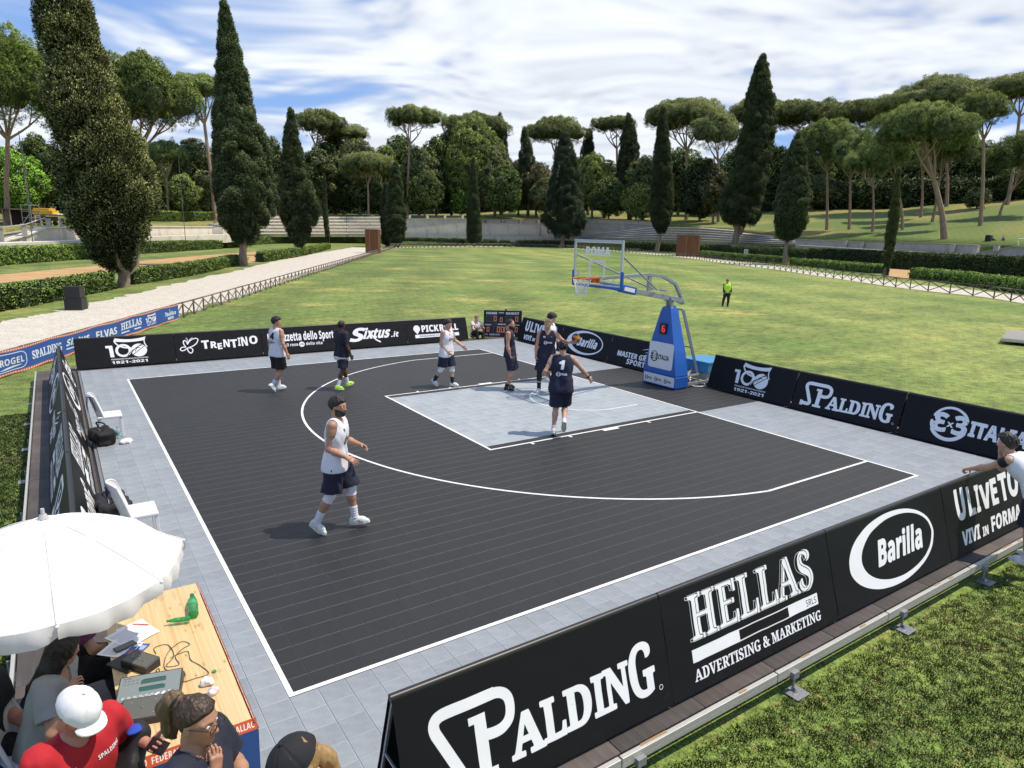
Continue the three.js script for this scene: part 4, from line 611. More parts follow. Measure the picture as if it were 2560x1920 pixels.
cypress('tall dark pointed cypress left of centre rising nearly to the top of the frame', 602, 80, -.3, [[2, 556, 566], [40, 551, 576], [110, 548, 592], [200, 545, 616], [280, 541, 634], [350, 537, 655], [420, 536, 674], [480, 537, 683], [520, 543, 680], [555, 556, 662], [580, 576, 644], [600, 584, 628]], 17, { lump: .8, cs: .30, rmax: 3.2, tones: CYPD.map((c) => c.map((v) => v * 1.2)), dens: 1.8, per: 20 });
cypress('mid sized cypress right of the tall pointed one', 744, 115, -.3, [[275, 722, 732], [320, 714, 742], [400, 706, 760], [470, 703, 780], [520, 702, 793], [560, 710, 782], [590, 722, 768], [612, 735, 756]], 9, { lump: .85, cs: .34, rmax: 2.8, tones: CYPD, dens: 1.8, per: 17 });
cypress('very thin leaning cypress column beside the pale terrace steps', 819, 163, -.3, [[434, 809, 813], [480, 806, 817], [540, 806, 821], [590, 812, 826], [612, 816, 826]], 7, { lump: .55, rmax: 1, tones: CYPD, dens: 2, per: 8 });
cypress('dense cypress behind the rust coloured box at the far left corner', 990, 196, -.3, [[405, 985, 994], [440, 974, 1003], [500, 966, 1010], [550, 962, 1016], [590, 966, 1014], [612, 975, 1000]], 8, { lump: .85, rmax: 3.4, tones: CYPD, dens: 2, per: 9 });
cypress('shorter cypress spire leaning on the dense one behind the rust coloured box', 964, 200, -.3, [[455, 962, 968], [490, 953, 975], [550, 950, 982], [595, 953, 985], [612, 962, 976]], 6, { lump: .8, rmax: 2.5, tones: CYPD, dens: 2, per: 9 });
cypress('slim dark cypress column standing alone before the far wall', 1185, 238, -.3, [[395, 1180, 1185], [430, 1174, 1191], [500, 1169, 1198], [570, 1167, 1203], [598, 1168, 1203], [605, 1172, 1198]], 10, { lump: .8, rmax: 2.8, tones: CYPD, dens: 2.2, per: 9 });
cypress('dark column cypress right of the hoop backboard', 1645, 204, -.3, [[268, 1653, 1664], [300, 1645, 1668], [370, 1638, 1675], [450, 1630, 1680], [520, 1626, 1682], [560, 1630, 1676], [580, 1640, 1664]], 9, { lump: .75, rmax: 3, tones: CYPD, dens: 1.9, foot: -3 });
cypress('tallest cypress on the right with a bare scar and a leaning trunk', 1850, 176, -.3, [[145, 1900, 1914], [170, 1888, 1920], [230, 1872, 1926], [300, 1858, 1934], [370, 1846, 1930], [420, 1830, 1920], [470, 1812, 1908], [510, 1802, 1900], [545, 1806, 1892], [562, 1824, 1880]], 16, { lump: .9, rmax: 4.6, tones: CYPD, dens: 1.7, holes: .2, foot: -24, forks: [.2, 2.6] });
cypress('rounded cypress on a bare trunk right of the tallest cypress', 1968, 124, -.3, [[335, 1990, 2004], [380, 1972, 2014], [440, 1952, 2018], [500, 1938, 2022], [550, 1934, 2016], [580, 1940, 2004], [596, 1952, 1980]], 10, { lump: .7, rmax: 3.2, tones: CYPD.map((c) => c.map((v) => v * 1.1)), dens: 1.8 });
cypress('narrow leaning ivy covered column beside the dirt opening on the right', 2216, 92, -.3, [[420, 2243, 2251], [460, 2235, 2252], [540, 2220, 2250], [620, 2210, 2236], [672, 2206, 2226], [690, 2206, 2222]], 12, { lump: .42, rmax: 1.1, tones: [[.022, .034, .010], [.085, .105, .035]], dens: 2.2, per: 9 });
const onB = (px, d) => onBank(px, d)[1];
cypress('dark cypress spire right of the small umbrella pine behind the grey far wall', 1572, 275, onB(1572, 275), [[283, 1568, 1574], [330, 1555, 1590], [400, 1544, 1600], [455, 1541, 1596], [480, 1545, 1590]], 8, { lump: 1.2, rmax: 4.6, tones: CYPD, dens: 1.7, per: 8, holes: .18 });
cypress('small dark cypress tip showing above the wood right of the fir', 1468, 300, onB(1468, 300), [[320, 1472, 1478], [350, 1458, 1484], [400, 1446, 1488], [440, 1446, 1488]], 6, { lump: 1.3, rmax: 3.6, tones: CYPD, per: 7 });
cypress('ragged dark conifer left of the dark fir at the far end', 1318, 285, onB(1318, 285), [[322, 1306, 1316], [370, 1298, 1330], [430, 1298, 1346], [470, 1300, 1346]], 6, { lump: 1.3, rmax: 4, tones: CYPD, per: 7, holes: .25 });
cypress('dark pointed conifer behind the olive green tree in the far wood', 1252, 300, onB(1252, 300), [[285, 1246, 1252], [320, 1236, 1266], [380, 1230, 1270], [430, 1230, 1270]], 6, { lump: 1.3, rmax: 4, tones: CYPD, per: 7, holes: .2 });
cypress('dark broad fir in front of the grey far wall above the backboard', 1405, 246, -.3, [[335, 1405, 1420], [380, 1388, 1436], [430, 1378, 1446], [480, 1370, 1452], [530, 1362, 1460], [560, 1358, 1464], [580, 1372, 1452], [592, 1392, 1424]], 11, { lump: 1.25, rmax: 7, tones: [[.012, .022, .014], [.05, .072, .042]], dens: 1.5, per: 9, holes: .22 });

// umbrella pines: a bare trunk, forked limbs and flat lobes of needles
const PINE = [[.036, .056, .017], [.165, .21, .066]], PINEF = [[.045, .06, .022], [.165, .19, .075]];
function pineAt(t, H, R, T, forkH, o = {}) { // height, crown radius, crown thickness, fork height
  const r = rng(o.seed || 1), n = Math.round((o.lobes || 13) * 1.35), lobes = [], lean = o.lean || [0, 0];
  for (let i = 0; i < n; i++) { const q = Math.sqrt((i + .3) / n) * .74, a = i * 2.39996 + (o.seed || 0); const s = (.20 + .22 * r()) * R; lobes.push({ c: V(lean[0] + Math.cos(a) * q * R, H - T * (.30 + .52 * q * q) + (r() - .5) * T * .14, lean[1] + Math.sin(a) * q * R), rx: s, ry: T * (.20 + .18 * r()) }); }
  const fork = V(lean[0] * .55, forkH, lean[1] * .55), tr = o.tr || H * .0125, gs = [limb([[0, -.4, 0], [lean[0] * .15 + (r() - .5) * .4, forkH * .4, lean[1] * .15], fork.toArray()], [tr * 1.35, tr, tr * .85], 9)];
  const nb = o.limbs || 5; for (let i = 0; i < nb; i++) { const lo = lobes[Math.floor(i * n / nb)].c, e = lo.clone().setY(lo.y - T * .15), m = fork.clone().lerp(e, .5); m.y -= (e.y - fork.y) * .06; m.x += (r() - .5) * R * .12; m.z += (r() - .5) * R * .12; gs.push(limb([fork.toArray(), m.toArray(), e.toArray()], [tr * .62, tr * .42, tr * .16], 6)); for (let j = 0; j < 2; j++) { const l2 = lobes[Math.floor(r() * n)].c; if (l2.distanceTo(e) < R * .9) gs.push(limb([m.toArray(), m.clone().lerp(l2, .55).add(V(0, -T * .1, 0)).toArray(), l2.toArray()], [tr * .34, tr * .22, tr * .08], 5)); } }
  part('trunk', gs, M.pineBark, t);
  const items = [], cs = o.cs || .75, tones = o.tones || PINE, core = [];
  for (const l of lobes) { const g = new THREE.IcosahedronGeometry(1, 2); g.scale(l.rx * .62, l.ry * .5, l.rx * .62); g.translate(l.c.x, l.c.y - l.ry * .05, l.c.z); core.push(g);
    const N = Math.round(l.rx * (l.rx + l.ry) * 4.4 / (cs * cs) * (o.dens || 1)); const lt = .75 + .5 * r();
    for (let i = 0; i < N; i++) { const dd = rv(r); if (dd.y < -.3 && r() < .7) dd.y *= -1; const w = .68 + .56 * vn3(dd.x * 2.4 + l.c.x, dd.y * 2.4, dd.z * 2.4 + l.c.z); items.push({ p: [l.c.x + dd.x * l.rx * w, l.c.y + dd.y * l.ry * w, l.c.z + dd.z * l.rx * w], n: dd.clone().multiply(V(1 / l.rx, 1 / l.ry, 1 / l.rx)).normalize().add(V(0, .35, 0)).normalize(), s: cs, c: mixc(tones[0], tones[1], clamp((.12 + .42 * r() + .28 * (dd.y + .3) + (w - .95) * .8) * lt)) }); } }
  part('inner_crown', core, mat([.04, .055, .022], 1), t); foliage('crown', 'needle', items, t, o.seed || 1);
}
function pine(label, px, d, y0, trunkPx, top, bottom, left, right, fork, o = {}) { // crown box and fork row in the photograph
  const t = thing('umbrella_pine', label, 'pine tree', stand(trunkPx ?? px, d, y0)), k = d / FOC, H = at(px, top, d)[1] - y0, R = (right - left) / 2 * k, T = (bottom - top) * k, f = at(px, fork, d)[1] - y0, base = V(...stand(trunkPx ?? px, d, y0)), cc = V(...at((left + right) / 2, (top + bottom) / 2, d)).sub(base);
  pineAt(t, H, R, T, f, { ...o, lean: [cc.x, cc.z], seed: Math.round(px + top), cs: o.cs || Math.max(.42, d / 340) , tones: o.tones || (d > 200 ? PINEF : PINE) }); return t;
}
const PB = (px, d) => onBank(px, d)[1];
const P1 = [ // label, crown column, distance, foot column, top, bottom, left, right, fork, limbs
  ['lone umbrella pine with bare forked limbs against the sky left of centre', 1027, 270, 1020, 268, 318, 956, 1100, 362, { limbs: 5, lobes: 12 }],
  ['umbrella pine with a curved bare limb left of the tall pointed cypress', 495, 178, 540, 186, 248, 426, 566, 310, { limbs: 4 }],
  ['domed umbrella pine just right of the mid sized cypress', 798, 285, 785, 277, 338, 738, 860, 366, {}],
  ['low spreading pine crown right of the domed umbrella pine', 870, 300, 862, 312, 356, 812, 922, 392, {}],
  ['wide umbrella pine behind the olive green tree at the centre of the far wood', 1190, 300, 1190, 284, 352, 1108, 1272, 380, { lobes: 16 }],
  ['domed umbrella pine between the ragged conifer and the dark fir', 1388, 300, 1384, 296, 360, 1316, 1460, 384, { lobes: 15 }],
  ['small umbrella pine left of the dark cypress spire', 1530, 295, 1540, 292, 330, 1482, 1592, 372, { limbs: 4 }],
  ['broad umbrella pine with open limbs behind the column cypress right of the hoop', 1712, 255, 1712, 255, 326, 1612, 1812, 376, { lobes: 18, limbs: 7 }],
  ['umbrella pine with a sunlit top left of the tallest cypress', 1790, 235, 1792, 280, 372, 1732, 1852, 404, {}],
  ['flat pine crown behind the tallest cypress on the right skyline', 1900, 285, 1900, 250, 312, 1820, 1970, 342, { lobes: 14 }],
  ['long flat pine crown on the skyline right of the tallest cypress', 2015, 275, 2020, 254, 318, 1930, 2110, 348, { lobes: 18 }],
  ['flat topped pine on the right skyline left of the big pine dome', 2145, 262, 2150, 256, 318, 2060, 2225, 348, { lobes: 16 }],
  ['big pine dome highest on the right skyline', 2350, 225, 2352, 203, 292, 2212, 2480, 330, { lobes: 24, limbs: 8 }],
  ['rightmost pine on the skyline with bare forked limbs at the frame edge', 2548, 205, 2500, 187, 250, 2470, 2640, 292, { limbs: 6 }],
  ['pine with a straight bare trunk behind the rounded cypress on the slope', 2062, 176, 2064, 300, 400, 2000, 2130, 430, { limbs: 5 }],
  ['pine on the slope second to the right of the rounded cypress', 2118, 172, 2119, 318, 420, 2060, 2190, 446, {}],
  ['slender pine on the slope left of the ivy covered column', 2180, 160, 2178, 352, 440, 2120, 2245, 470, { limbs: 4 }],
  ['leaning pine on the slope just right of the ivy covered column', 2232, 158, 2252, 330, 420, 2170, 2300, 470, { limbs: 4 }],
  ['large sunlit pine with a thick leaning trunk in the middle of the right slope', 2322, 130, 2360, 257, 382, 2208, 2422, 452, { lobes: 20, limbs: 7, tr: .5 }],
  ['pine behind the large sunlit pine with a pale bent trunk', 2310, 190, 2292, 300, 400, 2240, 2380, 440, {}],
  ['pine with a tall straight trunk and loose crown on the right slope', 2448, 150, 2443, 226, 318, 2385, 2512, 350, { lobes: 12, limbs: 5 }],
  ['pine leaning right near the right edge of the slope', 2555, 165, 2485, 320, 440, 2490, 2650, 470, { lobes: 14 }],
  ['pine with a thick leaning trunk behind the large sunlit pine', 2370, 172, 2322, 310, 410, 2290, 2440, 446, {}],
  ['large pine at the left edge behind the huge cypress', 40, 100, 20, 84, 300, -90, 132, 350, { lobes: 22, limbs: 7, tones: [[.03, .05, .013], [.16, .22, .05]] }],
  ['broad domed pine just right of the huge cypress', 365, 92, 320, 152, 320, 240, 478, 384, { lobes: 24, limbs: 7, tones: [[.028, .046, .013], [.13, .175, .05]] }],
  ['pine with a pale straight trunk between the huge and the tall cypress', 412, 175, 424, 352, 420, 366, 462, 445, {}],
  ['broad low pine with a curved trunk in the wood right of the thin leaning cypress', 922, 255, 922, 382, 440, 842, 996, 462, { lobes: 16 }],
];
for (const [label, px, d, tp, top, bot, l, r_, f, o] of P1) { const [, , d0] = bankRow(tp); pine(label, px, d, d > d0 ? PB(tp, d) : -.3, tp, top, bot, l, r_, f, o); }

// broad leaved trees: crowns of many leafy masses
const OAK = [[.022, .040, .012], [.095, .125, .035]];
function oakAt(t, H, R, cb, o = {}) { // height, crown radius, crown base
  const r = rng(o.seed || 3), tones = o.tones || OAK, cs = o.cs || 1, n = o.masses || 16, ms = [], CH = H - cb; const tr = o.tr || Math.max(.18, H * .022);
  for (let i = 0; i < n; i++) { const v = (i + .5) / n, y = cb + CH * (.12 + .78 * v), w = Math.pow(Math.sin(Math.PI * clamp(.12 + .80 * v)), .75), a = i * 2.39996 + r() * .8, q = w * R * (.35 + .42 * r()) * (i === n - 1 ? .2 : 1); ms.push({ c: V(Math.cos(a) * q, y, Math.sin(a) * q), s: R * (.34 + .18 * r()) * (.7 + .4 * w) }); }
  const gs = [limb([[0, -.4, 0], [(r() - .5) * .6, cb * .6, (r() - .5) * .6], [(r() - .5), cb + CH * .4, (r() - .5)], [0, cb + CH * .8, 0]], [tr * 1.4, tr, tr * .7, .05], 8)]; for (let i = 0; i < 5; i++) { const m = ms[2 + i * 2]; if (m) gs.push(limb([[0, cb * .75 + i * CH * .05, 0], m.c.clone().multiplyScalar(.5).setY(lerp(cb, m.c.y, .45)).toArray(), m.c.toArray()], [tr * .55, tr * .35, .05], 6)); }
  part('trunk', gs, M.bark, t); const items = [], core = [];
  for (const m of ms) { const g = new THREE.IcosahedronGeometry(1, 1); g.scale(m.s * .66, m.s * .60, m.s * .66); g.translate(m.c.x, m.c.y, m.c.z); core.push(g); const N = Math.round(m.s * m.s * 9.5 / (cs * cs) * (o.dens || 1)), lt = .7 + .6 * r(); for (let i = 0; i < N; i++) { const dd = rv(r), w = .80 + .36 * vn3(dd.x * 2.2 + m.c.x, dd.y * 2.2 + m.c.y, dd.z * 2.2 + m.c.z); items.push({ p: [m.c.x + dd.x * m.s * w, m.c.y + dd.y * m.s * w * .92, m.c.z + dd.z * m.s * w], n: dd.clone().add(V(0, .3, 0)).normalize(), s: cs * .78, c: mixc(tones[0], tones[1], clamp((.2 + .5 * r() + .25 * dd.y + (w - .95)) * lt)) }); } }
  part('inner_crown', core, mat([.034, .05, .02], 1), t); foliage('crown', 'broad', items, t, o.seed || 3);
}
function oak(label, px, d, top, l, r_, base, o = {}, group) { const [, , d0] = bankRow(px), y0 = d > d0 ? PB(px, d) : -.3, t = thing('broadleaf_tree', label, 'tree', stand(px, d, y0), 0, group), H = at(px, top, d)[1] - y0; oakAt(t, H, (r_ - l) / 2 * d / FOC, base ?? H * .22, { cs: Math.max(.6, d / 240), seed: Math.round(px + top), ...o }); return t; }
const OLIVE = [[.05, .075, .018], [.185, .215, .065]], BRIGHT = [[.045, .095, .014], [.17, .30, .045]], GREYG = [[.04, .055, .022], [.135, .155, .065]], REDD = [[.05, .045, .022], [.13, .115, .055]];
oak('bright green leafy tree at the left edge under the large pine', 38, 118, 372, -34, 92, 1, { tones: BRIGHT });
oak('dark green tree right of the bright one at the left edge', 112, 135, 330, 60, 170, 2, { tones: OAK });
oak('tall olive green tree with a sunlit crown at the centre of the far wood', 1182, 285, 296, 1112, 1256, 5, { tones: OLIVE, masses: 22 });
oak('small bright tree between the far wall and the slim cypress column', 1152, 276, 478, 1130, 1172, 1, { tones: BRIGHT });
oak('round dark oak right of the column cypress above the grey steps', 1745, 245, 398, 1688, 1800, 1.5, { tones: [[.016, .03, .012], [.055, .08, .03]], masses: 20 });
oak('brownish tree between the huge cypress and the tall pointed one', 500, 185, 350, 440, 566, 3, { tones: GREYG });
oak('small round tree between thin poles left of the tall pointed cypress', 468, 168, 438, 432, 506, 3, { tones: OLIVE });
oak('grey green tree with a dead reddish side left of the tallest cypress', 1780, 230, 420, 1752, 1824, 3, { tones: REDD });
oak('pale bushy tree on the right slope before the dark wood', 2425, 205, 476, 2390, 2444, .8, { tones: GREYG });
const OG = 'broad leaved trees of the wood round the field'; const WOOD = [
  [640, 262, 322, 590, 700, OAK], [690, 250, 342, 650, 735, GREYG], [842, 300, 340, 790, 905, OAK], [800, 275, 372, 750, 850, GREYG], [900, 285, 352, 850, 960, GREYG], [962, 292, 366, 915, 1012, OLIVE], [1005, 300, 350, 960, 1062, OAK], [1048, 278, 372, 1004, 1106, GREYG], [1092, 290, 352, 1046, 1140, OAK], [1062, 270, 432, 1020, 1100, OAK], [1128, 300, 336, 1082, 1180, OAK],
  [1236, 280, 366, 1194, 1286, GREYG], [1256, 270, 420, 1210, 1306, OAK], [1295, 292, 402, 1258, 1332, GREYG], [1340, 285, 408, 1300, 1384, REDD], [1362, 275, 446, 1322, 1402, GREYG], [1478, 275, 382, 1440, 1520, OLIVE], [1440, 290, 400, 1408, 1480, OAK], [1508, 285, 400, 1462, 1546, GREYG], [1520, 268, 446, 1482, 1560, OAK], [1604, 270, 392, 1560, 1652, GREYG], [1588, 258, 462, 1550, 1626, OLIVE],
  [560, 240, 396, 510, 610, OAK], [460, 215, 380, 410, 510, OAK], [380, 200, 372, 330, 430, OAK], [310, 185, 380, 250, 365, OAK], [215, 160, 372, 150, 280, OAK], [-60, 150, 350, -130, 10, OAK], [610, 270, 430, 560, 650, OAK], [760, 292, 430, 716, 806, OAK], [860, 290, 446, 818, 902, OAK], [950, 288, 450, 906, 994, OAK],
  [1690, 290, 380, 1630, 1750, OAK], [1840, 300, 368, 1780, 1900, OAK], [1920, 290, 372, 1870, 1980, OAK], [1985, 280, 384, 1930, 2050, OAK], [2060, 292, 380, 2000, 2120, OAK], [2130, 285, 392, 2070, 2190, OAK], [2200, 280, 392, 2140, 2262, OAK], [2272, 275, 386, 2210, 2330, OAK], [2340, 262, 372, 2280, 2400, OAK], [2410, 255, 360, 2350, 2470, OAK], [2480, 250, 372, 2420, 2540, GREYG], [2550, 240, 366, 2490, 2610, OAK], [2625, 230, 350, 2560, 2690, OAK], [2020, 262, 440, 1970, 2070, GREYG], [2150, 262, 450, 2100, 2200, OAK], [2520, 225, 420, 2470, 2570, OAK], [1880, 285, 440, 1830, 1930, OAK]];
const ord = (n) => n + (n % 10 === 1 && n !== 11 ? 'st' : n % 10 === 2 && n !== 12 ? 'nd' : n % 10 === 3 && n !== 13 ? 'rd' : 'th');
{ const protos = new Map(); WOOD.sort((a, b) => a[0] - b[0]).forEach(([px, d, top, l, r_, tones], i) => {
  const label = `${tones === OAK ? 'dark green' : tones === GREYG ? 'grey green' : tones === OLIVE ? 'olive green' : 'reddish'} broad tree, ${ord(i + 1)} from the left in the wood round the field`; const y0 = PB(px, d), H = at(px, top, d)[1] - y0, R = (r_ - l) / 2 * d / FOC;
  const key = tones[0].join() + i % 2; let t = protos.get(key);
  if (!t) { t = oak(label, px, d, top, l, r_, H * .16, { tones, cs: 1.15, masses: 20, seed: i + 5 }, OG); t.userData.size = undefined; protos.set(key, t); t.H = H; t.R = R; }
  else { const c = t.clone(); c.name = numbered('broadleaf_tree'); scene.add(c); c.position.set(...stand(px, d, y0)); c.scale.set(R / t.R, H / t.H, R / t.R); c.rotation.y = i * 1.7; c.userData.label = label; } }); }
{ // the far mass of the wood behind, dark and without single trees
  const items = [], r = rng(77); for (let i = 0; i < 30000; i++) { const px = lerp(-400, 2850, r()), [, , , , d1] = bankRow(px), d = d1 + 30 + r() * 26, p = onBank(px, d), top = at(px, 452 + 40 * fbm2(px * .012, 3, 3) - (px > 1700 ? 20 : 0), d)[1]; p[1] = lerp(p[1] - 1, top, Math.pow(r(), .8)); items.push({ p, n: rv(r).add(V(0, .6, 0)).normalize(), s: 1.35, c: mixc([.010, .018, .008], [.045, .065, .024], r()) }); }
  const t = thing('far_wood', 'dark mass of the wood behind the trees round the field', 'wood'); t.userData.kind = 'stuff'; foliage('far_crowns', 'broad', items, t, 2);
}
// ---------------------------------------------------------------- people: one smooth surface from tapered limbs joined softly
function surfaceNet(f, lo, hi, c) { // the surface f = 0 in a box, in cells of size c
  const n = [0, 1, 2].map((k) => Math.ceil((hi[k] - lo[k]) / c) + 2), [nx, ny, nz] = n, F = new Float32Array(nx * ny * nz), B = 6;
  for (let k0 = 0; k0 < nz; k0 += B) for (let j0 = 0; j0 < ny; j0 += B) for (let i0 = 0; i0 < nx; i0 += B) {
    const i1 = Math.min(nx, i0 + B), j1 = Math.min(ny, j0 + B), k1 = Math.min(nz, k0 + B), v = f(lo[0] + (i0 + i1 - 1) / 2 * c, lo[1] + (j0 + j1 - 1) / 2 * c, lo[2] + (k0 + k1 - 1) / 2 * c), rad = Math.hypot(i1 - i0, j1 - j0, k1 - k0) / 2 * c * 1.25 + .012;
    const skip = Math.abs(v) > rad; for (let k = k0; k < k1; k++) for (let j = j0; j < j1; j++) for (let i = i0; i < i1; i++) F[(k * ny + j) * nx + i] = skip ? v : f(lo[0] + i * c, lo[1] + j * c, lo[2] + k * c); }
  const id = new Int32Array(nx * ny * nz).fill(-1), pos = [], idx = [], at = (i, j, k) => F[(k * ny + j) * nx + i];
  for (let k = 0; k < nz - 1; k++) for (let j = 0; j < ny - 1; j++) for (let i = 0; i < nx - 1; i++) {
    let m = 0, q = 0; const v = []; for (let b = 0; b < 8; b++) { const x = at(i + (b & 1), j + (b >> 1 & 1), k + (b >> 2)); v.push(x); if (x < 0) m++; } if (m === 0 || m === 8) continue;
    let sx = 0, sy = 0, sz = 0; for (const [a, b] of EDGES) { const va = v[a], vb = v[b]; if ((va < 0) !== (vb < 0)) { const t = va / (va - vb); sx += lerp(a & 1, b & 1, t); sy += lerp(a >> 1 & 1, b >> 1 & 1, t); sz += lerp(a >> 2, b >> 2, t); q++; } }
    id[(k * ny + j) * nx + i] = pos.length / 3; pos.push(lo[0] + (i + sx / q) * c, lo[1] + (j + sy / q) * c, lo[2] + (k + sz / q) * c); }
  const I = (i, j, k) => id[(k * ny + j) * nx + i];
  for (let k = 1; k < nz - 1; k++) for (let j = 1; j < ny - 1; j++) for (let i = 1; i < nx - 1; i++) { const v = at(i, j, k) < 0;
    const quad = (a, b, d, e, flip) => { if (a < 0 || b < 0 || d < 0 || e < 0) return; if (flip) idx.push(a, b, d, a, d, e); else idx.push(a, d, b, a, e, d); };
    if (v !== (at(i + 1, j, k) < 0)) quad(I(i, j - 1, k - 1), I(i, j, k - 1), I(i, j, k), I(i, j - 1, k), v);
    if (v !== (at(i, j + 1, k) < 0)) quad(I(i - 1, j, k - 1), I(i - 1, j, k), I(i, j, k), I(i, j, k - 1), v);
    if (v !== (at(i, j, k + 1) < 0)) quad(I(i - 1, j - 1, k), I(i, j - 1, k), I(i, j, k), I(i - 1, j, k), v); }
  const N = pos.length, nor = new Float32Array(N), e = c * .5; for (let i = 0; i < N; i += 3) { const x = pos[i], y = pos[i + 1], z = pos[i + 2]; let a = f(x + e, y, z) - f(x - e, y, z), b = f(x, y + e, z) - f(x, y - e, z), d = f(x, y, z + e) - f(x, y, z - e); const l = Math.hypot(a, b, d) || 1; nor[i] = a / l; nor[i + 1] = b / l; nor[i + 2] = d / l; }
  const g = new THREE.BufferGeometry(); g.setAttribute('position', new THREE.Float32BufferAttribute(pos, 3)); g.setAttribute('normal', new THREE.BufferAttribute(nor, 3)); const uv = new Float32Array(N / 3 * 2); for (let i = 0; i < N / 3; i++) { uv[i * 2] = pos[i * 3] * 3 + pos[i * 3 + 2] * 2; uv[i * 2 + 1] = pos[i * 3 + 1] * 3; } g.setAttribute('uv', new THREE.BufferAttribute(uv, 2)); g.setIndex(idx); return g;
}
const EDGES = [[0, 1], [2, 3], [4, 5], [6, 7], [0, 2], [1, 3], [4, 6], [5, 7], [0, 4], [1, 5], [2, 6], [3, 7]];
// soft union of tapered capsules: [a, b, ra, rb, k]
function blob(list, grow = 0) {
  const n = list.length, d = new Float64Array(n * 10); list.forEach(([a, b, ra, rb, k = .03], i) => { const bx = b.x - a.x, by = b.y - a.y, bz = b.z - a.z; d.set([a.x, a.y, a.z, bx, by, bz, 1 / Math.max(1e-9, bx * bx + by * by + bz * bz), ra + grow, rb - ra, k], i * 10); });
  return (x, y, z) => { let D = 9; for (let i = 0, o = 0; i < n; i++, o += 10) { const px = x - d[o], py = y - d[o + 1], pz = z - d[o + 2]; let t = (px * d[o + 3] + py * d[o + 4] + pz * d[o + 5]) * d[o + 6]; t = t < 0 ? 0 : t > 1 ? 1 : t; const qx = px - t * d[o + 3], qy = py - t * d[o + 4], qz = pz - t * d[o + 5], v = Math.sqrt(qx * qx + qy * qy + qz * qz) - d[o + 7] - t * d[o + 8], k = d[o + 9]; const h = k - Math.abs(D - v); D = (D < v ? D : v) - (h > 0 ? h * h / k / 4 : 0); } return D; };
}
const boxOf = (list, m) => { const lo = [9, 9, 9], hi = [-9, -9, -9]; for (const [a, b, ra, rb] of list) for (const [p, r] of [[a, ra], [b, rb]]) ['x', 'y', 'z'].forEach((k, i) => { lo[i] = Math.min(lo[i], p[k] - r - m); hi[i] = Math.max(hi[i], p[k] + r + m); }); return [lo, hi]; };
const smin = (a, b, k) => { const h = Math.max(k - Math.abs(a - b), 0) / k; return Math.min(a, b) - h * h * k / 4; }, smax = (a, b, k) => -smin(-a, -b, k);
const DEG = Math.PI / 180, frameOf = (yaw, pitch, roll) => new THREE.Matrix4().makeRotationFromEuler(new THREE.Euler(pitch * DEG, yaw * DEG, roll * DEG, 'YXZ'));
const U3 = (a) => V(...a).normalize();
